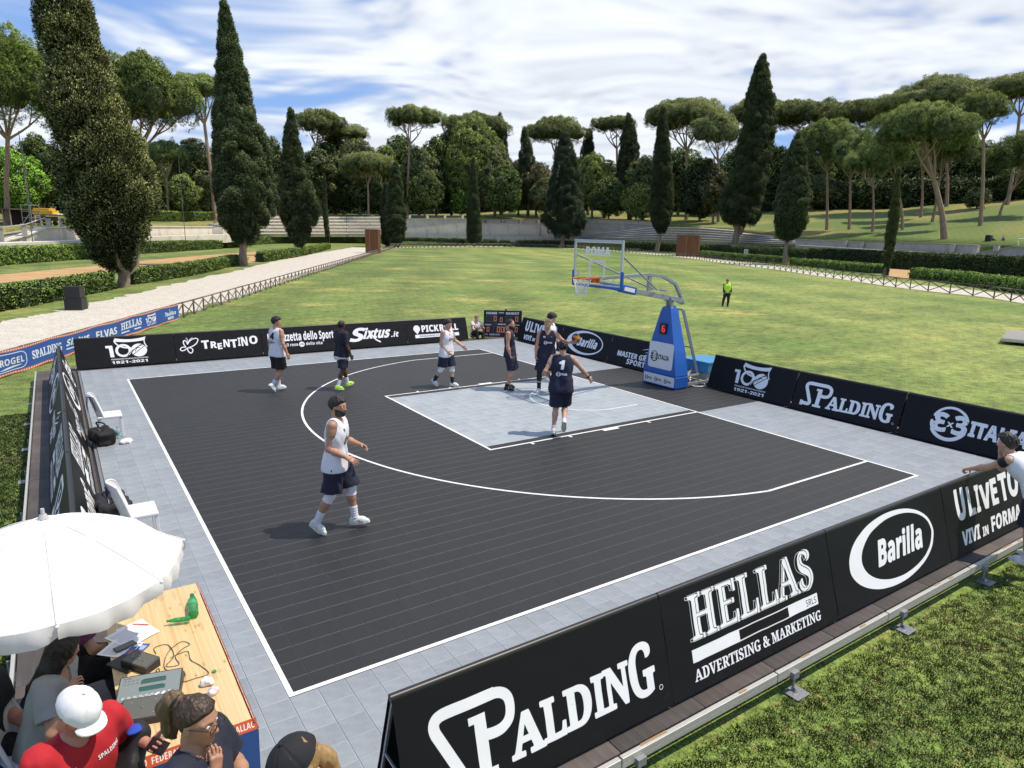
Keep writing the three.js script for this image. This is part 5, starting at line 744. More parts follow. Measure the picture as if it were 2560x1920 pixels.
function skeleton(s, P, toLocal) { // s: scale to 1.80 m; P: pose
  const J = { s }, w = P.slim ? .92 : 1, pel = V(0, 0, 0); const lean = P.lean || 0, side = P.side || 0, twist = P.twist || 0; const R1 = frameOf(twist * .4, lean * .5, side * .5), R2 = frameOf(twist, lean, side);
  J.R2 = R2; const add = (p, R, x, y, z) => p.clone().add(V(x * s, y * s, z * s).applyMatrix4(R));
  J.pel = pel; J.waist = add(pel, R1, 0, .13, 0); J.chest = add(J.waist, R2, 0, .25, 0); J.neck = add(J.chest, R2, 0, .185, -.012); J.R1 = R1;
  J.head = (P.head || {}); const RH = R2.clone().multiply(frameOf(J.head.yaw || 0, (J.head.pitch || 0) - lean * .6, J.head.roll || 0)); J.RH = RH; J.hc = J.neck.clone().add(V(0, .135 * s, .02 * s).applyMatrix4(R2.clone().multiply(frameOf((J.head.yaw || 0) * .3, ((J.head.pitch || 0) - lean * .6) * .5, 0))));
  J.arm = {}; J.leg = {};
  for (const [k, sg] of [['L', 1], ['R', -1]]) {
    const g = P.legs?.[k] || {}, hip = V(sg * .092 * s * (P.slim ? 1.03 : 1), -.02 * s, 0), t = U3(g.t || [sg * .03, -1, 0]), sv = U3(g.s || [0, -1, 0]), kn = hip.clone().addScaledVector(t, .43 * s), an = kn.clone().addScaledVector(sv, .42 * s), FR = frameOf(g.yaw ?? sg * 8, g.pitch || 0, 0);
    J.leg[k] = { hip, t, sv, kn, an, FR, sg }; }
  let low = 9; for (const k of ['L', 'R']) { const l = J.leg[k]; for (const z of [-.05, .13, .18]) low = Math.min(low, l.an.y + V(0, -.088 * s, z * s).applyMatrix4(l.FR).y); }
  J.lift = P.rootY !== undefined ? P.rootY : -low; const up = V(0, J.lift, 0); for (const p of [J.waist, J.chest, J.neck, J.hc]) p.add(up); J.pel = pel.clone().add(up); for (const k of ['L', 'R']) for (const q of ['hip', 'kn', 'an']) J.leg[k][q].add(up);
  for (const [k, sg] of [['L', 1], ['R', -1]]) { const a = P.arms?.[k] || {}, sh = add(J.chest, R2, sg * .178 * w, .115 + (a.shrug || 0), -.005); let u = U3(a.u || [sg * .12, -1, 0]).applyMatrix4(a.free ? new THREE.Matrix4() : R2), f = U3(a.f || [sg * .05, -1, .2]).applyMatrix4(a.free ? new THREE.Matrix4() : R2);
    if (a.to) { const T = toLocal(V(...a.to)), l1 = .30 * s, l2 = .25 * s, d = T.clone().sub(sh), D = Math.min(d.length(), l1 + l2 - .004); d.normalize(); const c = (l1 * l1 + D * D - l2 * l2) / (2 * l1 * D), pole = U3(a.pole || [sg * .5, -1, -.3]); pole.addScaledVector(d, -pole.dot(d)).normalize(); u = d.clone().multiplyScalar(c).addScaledVector(pole, Math.sqrt(1 - c * c)); f = sh.clone().addScaledVector(d, D).sub(sh.clone().addScaledVector(u, l1)).normalize(); }
    const el = sh.clone().addScaledVector(u, .30 * s), wr = el.clone().addScaledVector(f, .25 * s), h = a.h ? U3(a.h) : f.clone(); let n = a.n ? U3(a.n) : V(-sg, 0, 0).applyMatrix4(R2); n.addScaledVector(h, -n.dot(h)).normalize();
    J.arm[k] = { sh, el, wr, u, f, h, n, sg, curl: a.curl ?? 22, spread: a.spread ?? 0, thumb: a.thumb }; }
  return J;
}
function torsoPrims(J, P, g = 0) { const { s } = J, w = (P.slim ? .90 : 1) * s, b = (P.bulk || 1) * s; const at = (p, R, x, y, z) => p.clone().add(V(x * w, y * s, z * s).applyMatrix4(R)); const C = (p, R, x, y, z, r, k) => [at(p, R, -x, y, z), at(p, R, x, y, z), r * b + g, r * b + g, k];
  const bust = P.bust ? [[at(J.chest, J.R2, -.07, -.02, .085), at(J.chest, J.R2, .07, -.02, .085), .06 * s + g, .06 * s + g, .05]] : [];
  return [C(J.pel, J.R1, P.slim ? .092 : .078, -.01, -.005, .107, .05), C(J.waist, J.R1, .055, .0, .0, .100, .09), C(J.waist.clone().lerp(J.chest, .55), J.R2, .075, .0, 0, .104, .09), C(J.chest, J.R2, .088, .0, .002, .110, .08), C(J.chest, J.R2, .125, .10, -.008, .066, .07), ...bust]; }
const neckPrim = (J, g = 0) => [J.neck.clone().add(V(0, -.03 * J.s, 0)), J.hc.clone().add(V(0, -.045 * J.s, -.02 * J.s).applyMatrix4(J.RH)), .060 * J.s + g, .054 * J.s + g, .05];
const armPrims = (J, k, g = 0, thick = 1) => { const a = J.arm[k], s = J.s * thick, p = (o, d, t) => o.clone().addScaledVector(d, t * J.s); return [[a.sh, p(a.sh, a.u, .10), .062 * s + g, .052 * s + g, .05], [p(a.sh, a.u, .08), a.el, .050 * s + g, .039 * s + g, .04], [a.el, p(a.el, a.f, .09), .040 * s + g, .044 * s + g, .03], [p(a.el, a.f, .09), a.wr, .044 * s + g, .027 * s + g, .03]]; };
const legPrims = (J, k, g = 0, thick = 1) => { const l = J.leg[k], s = J.s * thick, p = (o, d, t) => o.clone().addScaledVector(d, t * J.s), bk = V(0, 0, -1); return [[l.hip, p(l.hip, l.t, .20), .092 * s + g, .080 * s + g, .05], [p(l.hip, l.t, .20), l.kn, .080 * s + g, .055 * s + g, .04], [l.kn, p(l.kn, l.sv, .13).addScaledVector(bk, .012 * s), .054 * s + g, .057 * s + g, .03], [p(l.kn, l.sv, .13).addScaledVector(bk, .012 * s), l.an, .057 * s + g, .036 * s + g, .03]]; };
function headSDF(J, P) { const s = J.s, inv = J.RH.clone().invert(), c = J.hc, e = inv.elements; const el = (x, y, z, cx, cy, cz, rx, ry, rz) => { const a = (x - cx) / rx, b = (y - cy) / ry, d = (z - cz) / rz; return (Math.sqrt(a * a + b * b + d * d) - 1) * Math.min(rx, ry, rz); }; const sp = (x, y, z, cx, cy, cz, r) => Math.hypot(x - cx, y - cy, z - cz) - r; const cap = (x, y, z, ax, ay, az, bx, by, bz, ra, rb) => { const dx = bx - ax, dy = by - ay, dz = bz - az; const t = clamp(((x - ax) * dx + (y - ay) * dy + (z - az) * dz) / (dx * dx + dy * dy + dz * dz)); return Math.hypot(x - ax - dx * t, y - ay - dy * t, z - az - dz * t) - lerp(ra, rb, t); };
  const local = (X, Y, Z) => { const x = X - c.x, y = Y - c.y, z = Z - c.z; return [(e[0] * x + e[4] * y + e[8] * z) / s, (e[1] * x + e[5] * y + e[9] * z) / s, (e[2] * x + e[6] * y + e[10] * z) / s]; };
  const skull = (x, y, z) => el(x, y, z, 0, .036, -.010, .076, .088, .097), face = (x, y, z) => smin(el(x, y, z, 0, -.030, .028, .059, .082, .064), sp(x, y, z, 0, -.092, .058, .025), .03);
  const raw = (x, y, z) => { const ax = Math.abs(x); let d = smin(skull(x, y, z), face(x, y, z), .04); d = smin(d, cap(ax, y, z, .012, .030, .083, .048, .026, .066, .010, .010), .016); d = smax(d, -sp(ax, y, z, .032, .008, .100, .017), .014); d = smin(d, cap(x, y, z, 0, .012, .087, 0, -.028, .106, .008, .013), .012); d = smin(d, cap(ax, y, z, 0, -.032, .094, .013, -.032, .090, .010, .008), .010); d = smin(d, cap(ax, y, z, 0, -.056, .088, .022, -.057, .080, .0065, .005), .008); d = smin(d, cap(ax, y, z, 0, -.066, .086, .018, -.066, .080, .0075, .005), .008); d = smin(d, el(ax, y, z, .079, -.002, -.004, .010, .032, .020), .008); d = smin(d, cap(x, y, z, 0, -.04, -.02, 0, -.12, -.03, .058, .058), .03); return d; };
  return { f: (X, Y, Z) => { const [x, y, z] = local(X, Y, Z); return raw(x, y, z) * s; }, local, skull, face, raw, s, el, cap, sp }; }
function handGeo(a, s, cell) { // a palm and five fingers, curled towards the palm
  const h = a.h, n = a.n, th = h.clone().cross(n).multiplyScalar(a.sg < 0 ? 1 : -1).normalize(), o = a.wr, p = (x, y, z) => o.clone().addScaledVector(th, x * s).addScaledVector(h, y * s).addScaledVector(n, z * s), L = []; const fat = cell > .006 ? 1.15 : 1;
  L.push([p(-.004, -.012, 0), p(0, .03, 0), .027 * s, .025 * s, .02]); for (const [x, e] of [[.026, .084], [.009, .088], [-.010, .085], [-.027, .078]]) L.push([p(x * .75, .02, 0), p(x, e, .002), .017 * s, .0125 * s, .016]);
  const fin = [[.028, .086, [.042, .026, .020]], [.0095, .091, [.046, .030, .022]], [-.0095, .088, [.042, .027, .021]], [-.0275, .080, [.034, .021, .018]]];
  fin.forEach(([x, y, ls], i) => { let q = p(x, y, .002), ang = a.curl * (.75 + .12 * i) * DEG * .8, sp = x * (a.spread || 4); let r = (.0096 - .0007 * Math.abs(i - 1)) * s * fat; for (const l of ls) { const d = h.clone().multiplyScalar(Math.cos(ang)).addScaledVector(n, Math.sin(ang)).addScaledVector(th, sp).normalize(), e = q.clone().addScaledVector(d, l * s); L.push([q, e, r, r * .88, .004]); q = e; r *= .88; ang += a.curl * DEG * 1.1; } });
  let q = p(.024, .014, .008); const tb = a.thumb ?? .7; for (const [l, k, r] of [[.046, 0, .0145], [.032, .35, .0108], [.024, .5, .0092]]) { const d = h.clone().multiplyScalar(.75 + k * .2).addScaledVector(th, tb * (1 - k * .7)).addScaledVector(n, .25 + k * (a.curl / 40)).normalize(), e = q.clone().addScaledVector(d, l * s); L.push([q, e, r * s * fat, r * .88 * s * fat, .01]); q = e; }
  const f = blob(L), [lo, hi] = boxOf(L, .01); return surfaceNet(f, lo, hi, cell);
}
const SKIN = { light: [.50, .295, .205], tan: [.40, .215, .135], warm: [.46, .25, .16], dark: [.075, .038, .024], pale: [.56, .35, .26], red: [.46, .215, .15] };
function tint(g, fn) { const p = g.attributes.position, c = new Float32Array(p.count * 3); for (let i = 0; i < p.count; i++) c.set(fn(p.getX(i), p.getY(i), p.getZ(i)), i * 3); g.setAttribute('color', new THREE.BufferAttribute(c, 3)); return g; }
const skinM = new THREE.MeshStandardMaterial({ color: 0xffffff, vertexColors: true, roughness: .52 });
const clothM = {}; const cloth = (c, rough = .85) => clothM[c.join() + rough] ??= mat(c, rough, { bumpMap: rep(clothTex, 5), bumpScale: .0016 });
const hairM = {}; const hairMat = (c) => hairM[c.join()] ??= mat(c, .55, { map: rep(grainTex, 3), bumpMap: rep(clothTex, 2), bumpScale: .004 });
// spec: {label, p, turn, H, skin, pose, wear:{...}, hair:{...}, cell}
function person(S) {
  S.sits = S.pose?.rootY !== undefined; const t = thing('person', S.label, 'person', S.p, S.turn * DEG, S.group), s = (S.H || 1.8) / 1.8, P = S.pose || {}, J = skeleton(s, P, (v) => v.sub(V(...S.p)).applyAxisAngle(V(0, 1, 0), -S.turn * DEG)), c = S.cell || .014, hcell = S.hcell || Math.max(.0045, c * .42), W = S.wear || {}, skin = SKIN[S.skin || 'warm']; t.userData.J = undefined;
  const hd = headSDF(J, P); const gs = [];
  // body
  const L = [...torsoPrims(J, P), neckPrim(J), ...legPrims(J, 'L'), ...legPrims(J, 'R')], A = [...armPrims(J, 'L', 0, P.thin || 1), ...armPrims(J, 'R', 0, P.thin || 1)]; for (const k of ['L', 'R']) { const l = J.leg[k]; L.push([l.an, l.an.clone().add(V(0, -.05 * s, .09 * s).applyMatrix4(l.FR)), .036 * s, .032 * s, .02]); }
  const fb = blob(L), fl = blob(A.slice(0, 4)), fr = blob(A.slice(4)), body = (x, y, z) => smin(fb(x, y, z), Math.min(fl(x, y, z), fr(x, y, z)), .025); const [lo, hi] = boxOf([...L, ...A], .02);
  gs.push(surfaceNet(body, lo, hi, c));
  { const q = J.hc, m = .15 * s; gs.push(surfaceNet(hd.f, [q.x - m, q.y - m, q.z - m], [q.x + m, q.y + m, q.z + m], S.fcell || Math.max(.0042, c * .36))); }
  for (const k of ['L', 'R']) gs.push(handGeo(J.arm[k], s * (P.slim ? .93 : 1), hcell));
  const warm = (x, y, z) => { let k = .90 + .2 * fbm2(x * 9 + z * 5, y * 9, 2); const [hx, hy, hz] = hd.local(x, y, z); const lip = Math.exp(-((hy + .061) ** 2 / .00012 + hx * hx / .0006)) * (hz > .07 ? 1 : 0), cheek = hz > .02 ? Math.exp(-(((Math.abs(hx) - .042) ** 2 + (hy + .018) ** 2) / .0009)) : 0, eye = hz > .06 ? Math.exp(-((Math.abs(hx) - .032) ** 2 / .00022 + (hy - .028) ** 2 / .00003)) : 0, stub = S.stubble && hz > .0 && hy < -.035 && hy > -.12 ? S.stubble : 0; const d = 1 - .65 * eye - .45 * stub; return [skin[0] * k * d * (1 + .05 * cheek), skin[1] * k * d * (1 - .22 * lip - .10 * cheek), skin[2] * k * d * (1 - .18 * lip - .10 * cheek)]; };
  gs.forEach((g) => tint(g, warm)); part('body', gs, skinM, t);
  if (S.eyes !== false && c <= .016) { const eg = (r, z, x) => { const g = new THREE.SphereGeometry(r * s, 10, 8), v = V(x * s, .008 * s, z * s).applyMatrix4(J.RH).add(J.hc); g.translate(v.x, v.y, v.z); return g; }; for (const x of [-.032, .032]) { part('eye', [eg(.0125, .079, x)], mat([.62, .6, .57], .3), t); part('iris', eg(.0062, .0872, x), mat([.03, .02, .015], .25), t); } }
  const mk = (name, f, list, m, parent = t, cell = c, mm = .03) => { const [a, b] = boxOf(list, mm); return part(name, surfaceNet(f, a, b, cell), m, parent); };
  const fold = (amp, fx = 9, fy = 5, sd = 0) => (x, y, z) => (vn3(x * fx + sd, y * fy, z * fx) - .5) * amp + (vn3(x * fx * 2.7 + y * 8, y * fy * 1.4 + sd, z * fx * 2.7) - .5) * amp * .6;
  const pl = (p, n) => (x, y, z) => (x - p.x) * n.x + (y - p.y) * n.y + (z - p.z) * n.z; const upT = V(0, 1, 0).applyMatrix4(J.R2), upP = V(0, 1, 0).applyMatrix4(J.R1);
  const out = {};
  if (W.top) { const o = W.top, g = o.grow ?? .016, TP = torsoPrims(J, P, g), hem = J.pel.clone().addScaledVector(upP, (o.hem ?? -.10) * s); const drape = [TP[0][0].clone(), TP[0][1].clone()].map((v) => v.addScaledVector(upP, (o.hem ?? -.10) * .7 * s)); TP.push([drape[0], drape[1], (.118 + (o.loose ?? .0)) * s + g, (.118 + (o.loose ?? .0)) * s + g, .06]); for (const k of ['L', 'R']) { const l = J.leg[k]; TP.push([l.hip.clone().addScaledVector(upP, -.06 * s), l.hip.clone().addScaledVector(upP, .09 * s), .118 * s + .020, .108 * s + .016, .05]); } const list = [...TP]; let sleeves = null;
    if (o.sleeve) { sleeves = ['L', 'R'].map((k) => { const a = J.arm[k], e = a.sh.clone().addScaledVector(a.u, o.sleeve * s), el = o.sleeve > .3 ? armPrims(J, k, g) : [[a.sh, a.sh.clone().addScaledVector(a.u, .08 * s), .066 * s + g, .062 * s + g, .05], [a.sh, a.sh.clone().addScaledVector(a.u, (o.sleeve + .03) * s), .062 * s + g, (.056 + (o.flare ?? .012)) * s + g, .04]]; list.push(...el); const fa = blob(el), cut = o.sleeve > .3 ? pl(a.wr, a.f) : pl(e, a.u); return (x, y, z) => Math.max(fa(x, y, z), cut(x, y, z)); }); }
    const ft = blob(TP), cutH = pl(hem, upP), w = fold(o.fold ?? .014, 8, 4, S.p[0]); const nk = J.neck.clone().addScaledVector(upT, .0), nf = V(0, 0, 1).applyMatrix4(J.R2), deep = o.neck ?? .055, n0 = nk.clone().addScaledVector(upT, .12 * s), n1 = nk.clone().addScaledVector(upT, -.012 * s).addScaledVector(nf, .025 * s), n2 = nk.clone().addScaledVector(upT, -deep * s).addScaledVector(nf, .085 * s); const fn = blob([[n0, n1, .078 * s, .066 * s, .02], [n1, n2, .066 * s, .04 * s, .03]]);
    const holes = o.sleeve ? null : blob(['L', 'R'].map((k) => { const a = J.arm[k]; return [a.sh.clone().add(V(a.sg * .03 * s, .02 * s, 0).applyMatrix4(J.R2)), a.sh.clone().addScaledVector(a.u, .12 * s).add(V(a.sg * .012 * s, 0, 0).applyMatrix4(J.R2)), .072 * s, .060 * s, .02]; }));
    const f = (x, y, z) => { let d = ft(x, y, z); if (sleeves) d = smin(d, Math.min(sleeves[0](x, y, z), sleeves[1](x, y, z)), .03); d += w(x, y, z); d = Math.max(d, -cutH(x, y, z)); d = Math.max(d, -fn(x, y, z)); if (holes) d = Math.max(d, -holes(x, y, z)); return d; };
    out.top = mk(o.name || 'jersey', f, list, cloth(o.c), t); out.ft = f; 
    if (o.under) { const h2 = J.pel.clone().addScaledVector(upP, (o.under) * s), c2 = pl(h2, upP), ff = blob([...TP].map((q) => [q[0], q[1], q[2] - .008, q[3] - .008, q[4]]).concat([[drape[0].clone().add(V(0, -.06 * s, 0)), drape[1].clone().add(V(0, -.06 * s, 0)), .118 * s + g, .118 * s + g, .05]])); mk('undershirt', (x, y, z) => Math.max(ff(x, y, z), -c2(x, y, z), cutH(x, y, z) - .03), TP.slice(0, 2).concat([[drape[0].clone().add(V(0, -.1, 0)), drape[1], .14, .14, .05]]), cloth([.66, .67, .70]), t); } }
  if (W.bottom) { const o = W.bottom, g = o.grow ?? .018, waist = [J.pel.clone().addScaledVector(upP, .085 * s)], cutW = pl(waist[0], upP), TP = torsoPrims(J, P, g - .012).slice(0, 2); const long = o.long, len = o.len ?? .38; const legs = ['L', 'R'].map((k) => { const l = J.leg[k]; if (long) { const e = legPrims(J, k, g + .006, 1.02), cut = pl(l.an.clone().addScaledVector(l.sv, .02 * s), l.sv), f = blob(e); return { e, f: (x, y, z) => Math.max(f(x, y, z), cut(x, y, z)) }; } const h = l.hip.clone().addScaledVector(l.t, (len + .05) * s), e = [[l.hip, l.hip.clone().addScaledVector(l.t, .15 * s), .098 * s + g, .100 * s + g, .05], [l.hip.clone().addScaledVector(l.t, .12 * s), h, .100 * s + g, (.094 + (o.flare ?? .018)) * s + g, .05]], cut = pl(l.hip.clone().addScaledVector(l.t, len * s), l.t.clone().lerp(V(0, -1, 0), .35).normalize()), f = blob(e); return { e, f: (x, y, z) => Math.max(f(x, y, z), cut(x, y, z)) }; });
    const ft = blob(TP), w = fold(o.fold ?? .016, 8, 5, S.p[2]), list = [...TP, ...legs[0].e, ...legs[1].e]; const f = (x, y, z) => { const L2 = smin(legs[0].f(x, y, z), legs[1].f(x, y, z), .02); return smin(Math.max(ft(x, y, z), cutW(x, y, z)), S.sits ? L2 : Math.max(L2, cutW(x, y, z)), .04) + w(x, y, z); }; out.bottom = mk(o.name || 'shorts', f, list, cloth(o.c), t); out.fbm = f; }
  for (const k of ['L', 'R']) { const l = J.leg[k], pr = legPrims(J, k, .006);
    if (W.sock) { const o = W.sock[k] || W.sock, top = l.an.clone().addScaledVector(l.sv, -(o.h ?? .14) * s), cut = pl(top, l.sv), e = [...pr.slice(2), [l.an, l.an.clone().add(V(0, -.05 * s, .03 * s).applyMatrix4(l.FR)), .043 * s, .04 * s, .02]], f = blob(e); mk('sock', (x, y, z) => Math.max(f(x, y, z) - .001 + .003 * Math.sin(((x - l.an.x) * l.sv.x + (y - l.an.y) * l.sv.y + (z - l.an.z) * l.sv.z) * 180), -cut(x, y, z)), [[top, l.an, .06 * s, .05 * s], e[e.length - 1]], cloth(o.c), t, Math.min(c, .011)); }
    if (W.knee && (W.knee[k] || W.knee.c)) { const o = W.knee[k] || W.knee, a = l.kn.clone().addScaledVector(l.t, -(o.up ?? .10) * s), b = l.kn.clone().addScaledVector(l.sv, (o.dn ?? .10) * s), ca = pl(a, l.t), cb = pl(b, l.sv), f = blob(pr), w = fold(.006, 10, 30, 3); mk('knee_sleeve', (x, y, z) => Math.max(f(x, y, z) - .004 + w(x, y, z), -ca(x, y, z), cb(x, y, z)), [[a, l.kn, .085 * s, .07 * s], [l.kn, b, .07 * s, .07 * s]], cloth(o.c), t, Math.min(c, .012)); }
    if (W.tights && W.tights[k]) { const f = blob(pr), cb = pl(l.an.clone().addScaledVector(l.sv, -(W.tights[k].gap ?? .12) * s), l.sv); mk('leg_sleeve', (x, y, z) => Math.max(f(x, y, z) + .001, cb(x, y, z)), pr, cloth(W.tights[k].c), t); }
    if (W.shoe) { const o = W.shoe, q = (x, y, z) => V(x * s, y * s, z * s).applyMatrix4(l.FR).add(l.an), inv = l.FR.clone().invert(), e = inv.elements, up = [[q(0, -.045, -.038), q(0, -.05, .10), .040 * s, .045 * s, .03], [q(0, -.052, .09), q(0, -.062, .155), .046 * s, .031 * s, .03], [q(0, -.05, -.02), q(0, .012, -.014), .046 * s, .045 * s, .03], [q(0, -.02, .03), q(0, -.035, .09), .032 * s, .030 * s, .03]], fu = blob(up); const loc = (x, y, z) => { const a = x - l.an.x, b = y - l.an.y, d = z - l.an.z; return [(e[0] * a + e[4] * b + e[8] * d) / s, (e[1] * a + e[5] * b + e[9] * d) / s, (e[2] * a + e[6] * b + e[10] * d) / s]; }; const sc = Math.min(c, S.cell && S.cell < .012 ? .0065 : .010);
      const sh = mk('shoe', (x, y, z) => { const m = loc(x, y, z); return Math.max(fu(x, y, z), (-.068 - m[1]) * s, (m[1] - .018) * s); }, up, o.tex || cloth(o.c, .6), t, sc); const plan = (x, z) => { const a = Math.hypot(x, z - clamp(z, -.04, .10)) - lerp(.043, .052, clamp((z + .04) / .14)), b = Math.hypot(x, z - clamp(z, .10, .155)) - lerp(.052, .034, clamp((z - .1) / .055)); return Math.min(a, b); };
      mk('sole', (x, y, z) => { const m = loc(x, y, z); return Math.max(plan(m[0], m[2]), Math.abs(m[1] + .074) - .016 + .006 * sstep(.1, .17, m[2])) * s; }, up, cloth(o.sole || [.62, .62, .62], .6), sh, sc);
      if (o.accent) mk('shoe_stripe', (x, y, z) => { const m = loc(x, y, z); return Math.max(fu(x, y, z) - .002, Math.abs(m[2] - .03 + m[1] * .6) * s - .014 * s, (-.06 - m[1]) * s, (m[1] + .02) * s); }, up, cloth(o.accent, .6), sh, sc);
      if (o.lace) mk('laces', (x, y, z) => { const m = loc(x, y, z); return Math.max(fu(x, y, z) - .003, Math.abs(m[0]) * s - .020 * s, (.012 - m[2]) * s, (m[2] - .085) * s, .0035 - Math.abs(((m[2] * 70) % 1 + 1) % 1 - .5) * .012); }, up, cloth(o.lace, .6), sh, sc); } }
  const HC = S.fcell ? S.fcell * 1.2 : Math.max(.006, c * .5), hbx = [[J.hc.clone().add(V(0, -.02, 0)), J.hc.clone().add(V(0, .05, 0)), .15 * s, .15 * s]];
  if (S.hair) { const o = S.hair, th = o.th ?? .016, lineZ = o.line || [[-.2, -.075], [-.06, -.07], [-.01, -.008], [.03, .022], [.07, .062], [.2, .078]]; const line = (z) => { let i = 0; while (i < lineZ.length - 2 && z > lineZ[i + 1][0]) i++; const a = lineZ[i], b = lineZ[i + 1]; return lerp(a[1], b[1], clamp((z - a[0]) / (b[0] - a[0]))); };
    const f = (X, Y, Z) => { const [x, y, z] = hd.local(X, Y, Z); const w = (vn3(x * 46, y * 24 + 3, z * 46) - .5) * (o.rough ?? .014) + (vn3(x * 110, y * 60, z * 110) - .5) * .006; const top = (o.quiff || 0) * Math.max(0, y) * 8 * clamp((z + .06) * 9); const tp = sstep(-.004, .026, y - line(z)); return Math.max(smin(hd.skull(x, y, z), hd.face(x, y, z), .04) - (th + top - w) * tp - .002, line(z) - y, o.bald ? o.bald - Math.hypot(x, z - .05) * (y > .06 ? 1 : 0) : -1) * s; }; part('hair', surfaceNet(f, ...boxOf(hbx, .03), HC), hairMat(o.c), t); }
  if (S.beard) { const o = S.beard, f = (X, Y, Z) => { const [x, y, z] = hd.local(X, Y, Z), ax = Math.abs(x), line = lerp(-.028, -.046, sstep(.056, .024, ax)) ; const mouth = hd.cap(x, y, z, -.014, -.061, .095, .014, -.061, .095, .008, .008); const tp = sstep(-.002, .022, line - y) * sstep(-.012, .015, z); return Math.max(hd.raw(x, y, z) - ((o.th ?? .009) - (vn3(x * 90, y * 90, z * 90) - .5) * .006) * tp - .0012, y - line, -.010 - z + .0, -.125 - y, -mouth) * s; }; part('beard', surfaceNet(f, ...boxOf(hbx, .03), HC), hairMat(o.c), t); }
  for (const [name, prims, col, k] of S.strands || []) { const RT = J.R2; const list = prims.map(([a, b, ra, rb, fr]) => { const tf = (p) => V(p[0] * s, p[1] * s, p[2] * s).applyMatrix4(fr === 'c' ? RT : J.RH).add(J.hc); return [tf(a), b[3] === 'c' ? V(b[0] * s, b[1] * s, b[2] * s).applyMatrix4(RT).add(J.hc) : tf(b), ra * s, rb * s, k || .03]; }); const f = blob(list); mk(name, (x, y, z) => f(x, y, z) + (vn3(x * 60, y * 7, z * 60) - .5) * .016, list, hairMat(col), t, HC * 1.2); }
  if (S.cap) { const o = S.cap, f = (X, Y, Z) => { const [x, y, z] = hd.local(X, Y, Z); return Math.max(Math.abs(hd.skull(x, y, z) - .016 + (vn3(x * 22, y * 22, z * 22) - .5) * .004 + .0022 * Math.pow(Math.abs(Math.sin(Math.atan2(x, z + .01) * 3)), 24)) - .007, .030 - y - z * .15) * s; }, cp = part('cap', surfaceNet(f, ...boxOf(hbx, .05), HC), cloth(o.c), t); const fb2 = (X, Y, Z) => { const [x, y, z] = hd.local(X, Y, Z); const zz = o.back ? -z : z; const yy = y - .036 + (zz - .09) * .28 + x * x * 5; return Math.max(Math.abs(yy) - .0065, Math.hypot(x * .95, zz - .085) - .082, .075 - zz - .4 * Math.abs(x) * 0) * s; }; part('brim', surfaceNet(fb2, ...boxOf(hbx, .09), HC), cloth(o.c), cp); part('cap_button', (() => { const g = new THREE.SphereGeometry(.009 * s, 8, 6), v = V(0, .155 * s, -.01 * s).applyMatrix4(J.RH).add(J.hc); g.translate(v.x, v.y, v.z); return g; })(), cloth(o.c), cp); }
  t.sdf = out; t.J = J; return t;
}
// a print on a garment: a patch laid on its surface
function printOn(t, name, which, c, n, w, h, tex, up = [0, 1, 0], col = [1, 1, 1]) {
  const f = t.sdf[which === 'top' ? 'ft' : 'fbm'], N = U3(n), Up = V(...up), R = Up.clone().cross(N).normalize(), Uu = N.clone().cross(R), K = 14, rows = [];
  for (let j = 0; j <= K; j++) { const row = []; for (let i = 0; i <= K; i++) { let p = V(...c).addScaledVector(R, (i / K - .5) * w).addScaledVector(Uu, (j / K - .5) * h).addScaledVector(N, .2); for (let q = 0; q < 40; q++) { const d = f(p.x, p.y, p.z) - .004; if (d < .0005) break; p.addScaledVector(N, -d * .8); } row.push([p.x, p.y, p.z]); } rows.push(row); }
  const g = quads(rows, (p, j, i) => [i / K, j / K]); return part(name, g, mat(col, .75, { map: tex, alphaTest: .5, side: THREE.DoubleSide }), t);
}
// ---------------------------------------------------------------- the players and the people round the court
const NAVY = [.011, .013, .032], WHITEC = [.66, .67, .71], BLACKC = [.012, .012, .014], HAIRB = [.016, .012, .010];
const inkTex = (draw, w = 256, h = 256) => canvas(w, h, (c) => { c.clearRect(0, 0, w, h); draw(c); });
const logoTex = (fg) => inkTex((c) => { c.save(); c.translate(-52, 0); c.scale(.36, .34); PRINT.threes(c, 0, 0, fg, 'rgba(0,0,0,0)', 0); c.restore(); }, 300, 128);
const navyLogo = logoTex('#10142c'), whiteLogo = logoTex('#e8ebf0'), num = (s, fg) => inkTex((c) => txt(c, s, 34, 236, 290, { w: 190, stroke: 22, fill: fg, slant: .12 }), 256, 256), smallTex = (fg) => inkTex((c) => { txt(c, '54', 40, 190, 170, { w: 170, fill: fg, stroke: 4 }); c.fillStyle = fg; c.fillRect(40, 206, 170, 12); });
const PL = 'basketball players on the court';
const chestAt = (t, up, fwd, side = 0) => t.J.chest.clone().add(V(side, up, fwd).applyMatrix4(t.J.R2)).toArray(), nrmAt = (t, x, y, z) => V(x, y, z).applyMatrix4(t.J.R2).toArray(), upAt = (t) => V(0, 1, 0).applyMatrix4(t.J.R2).toArray();
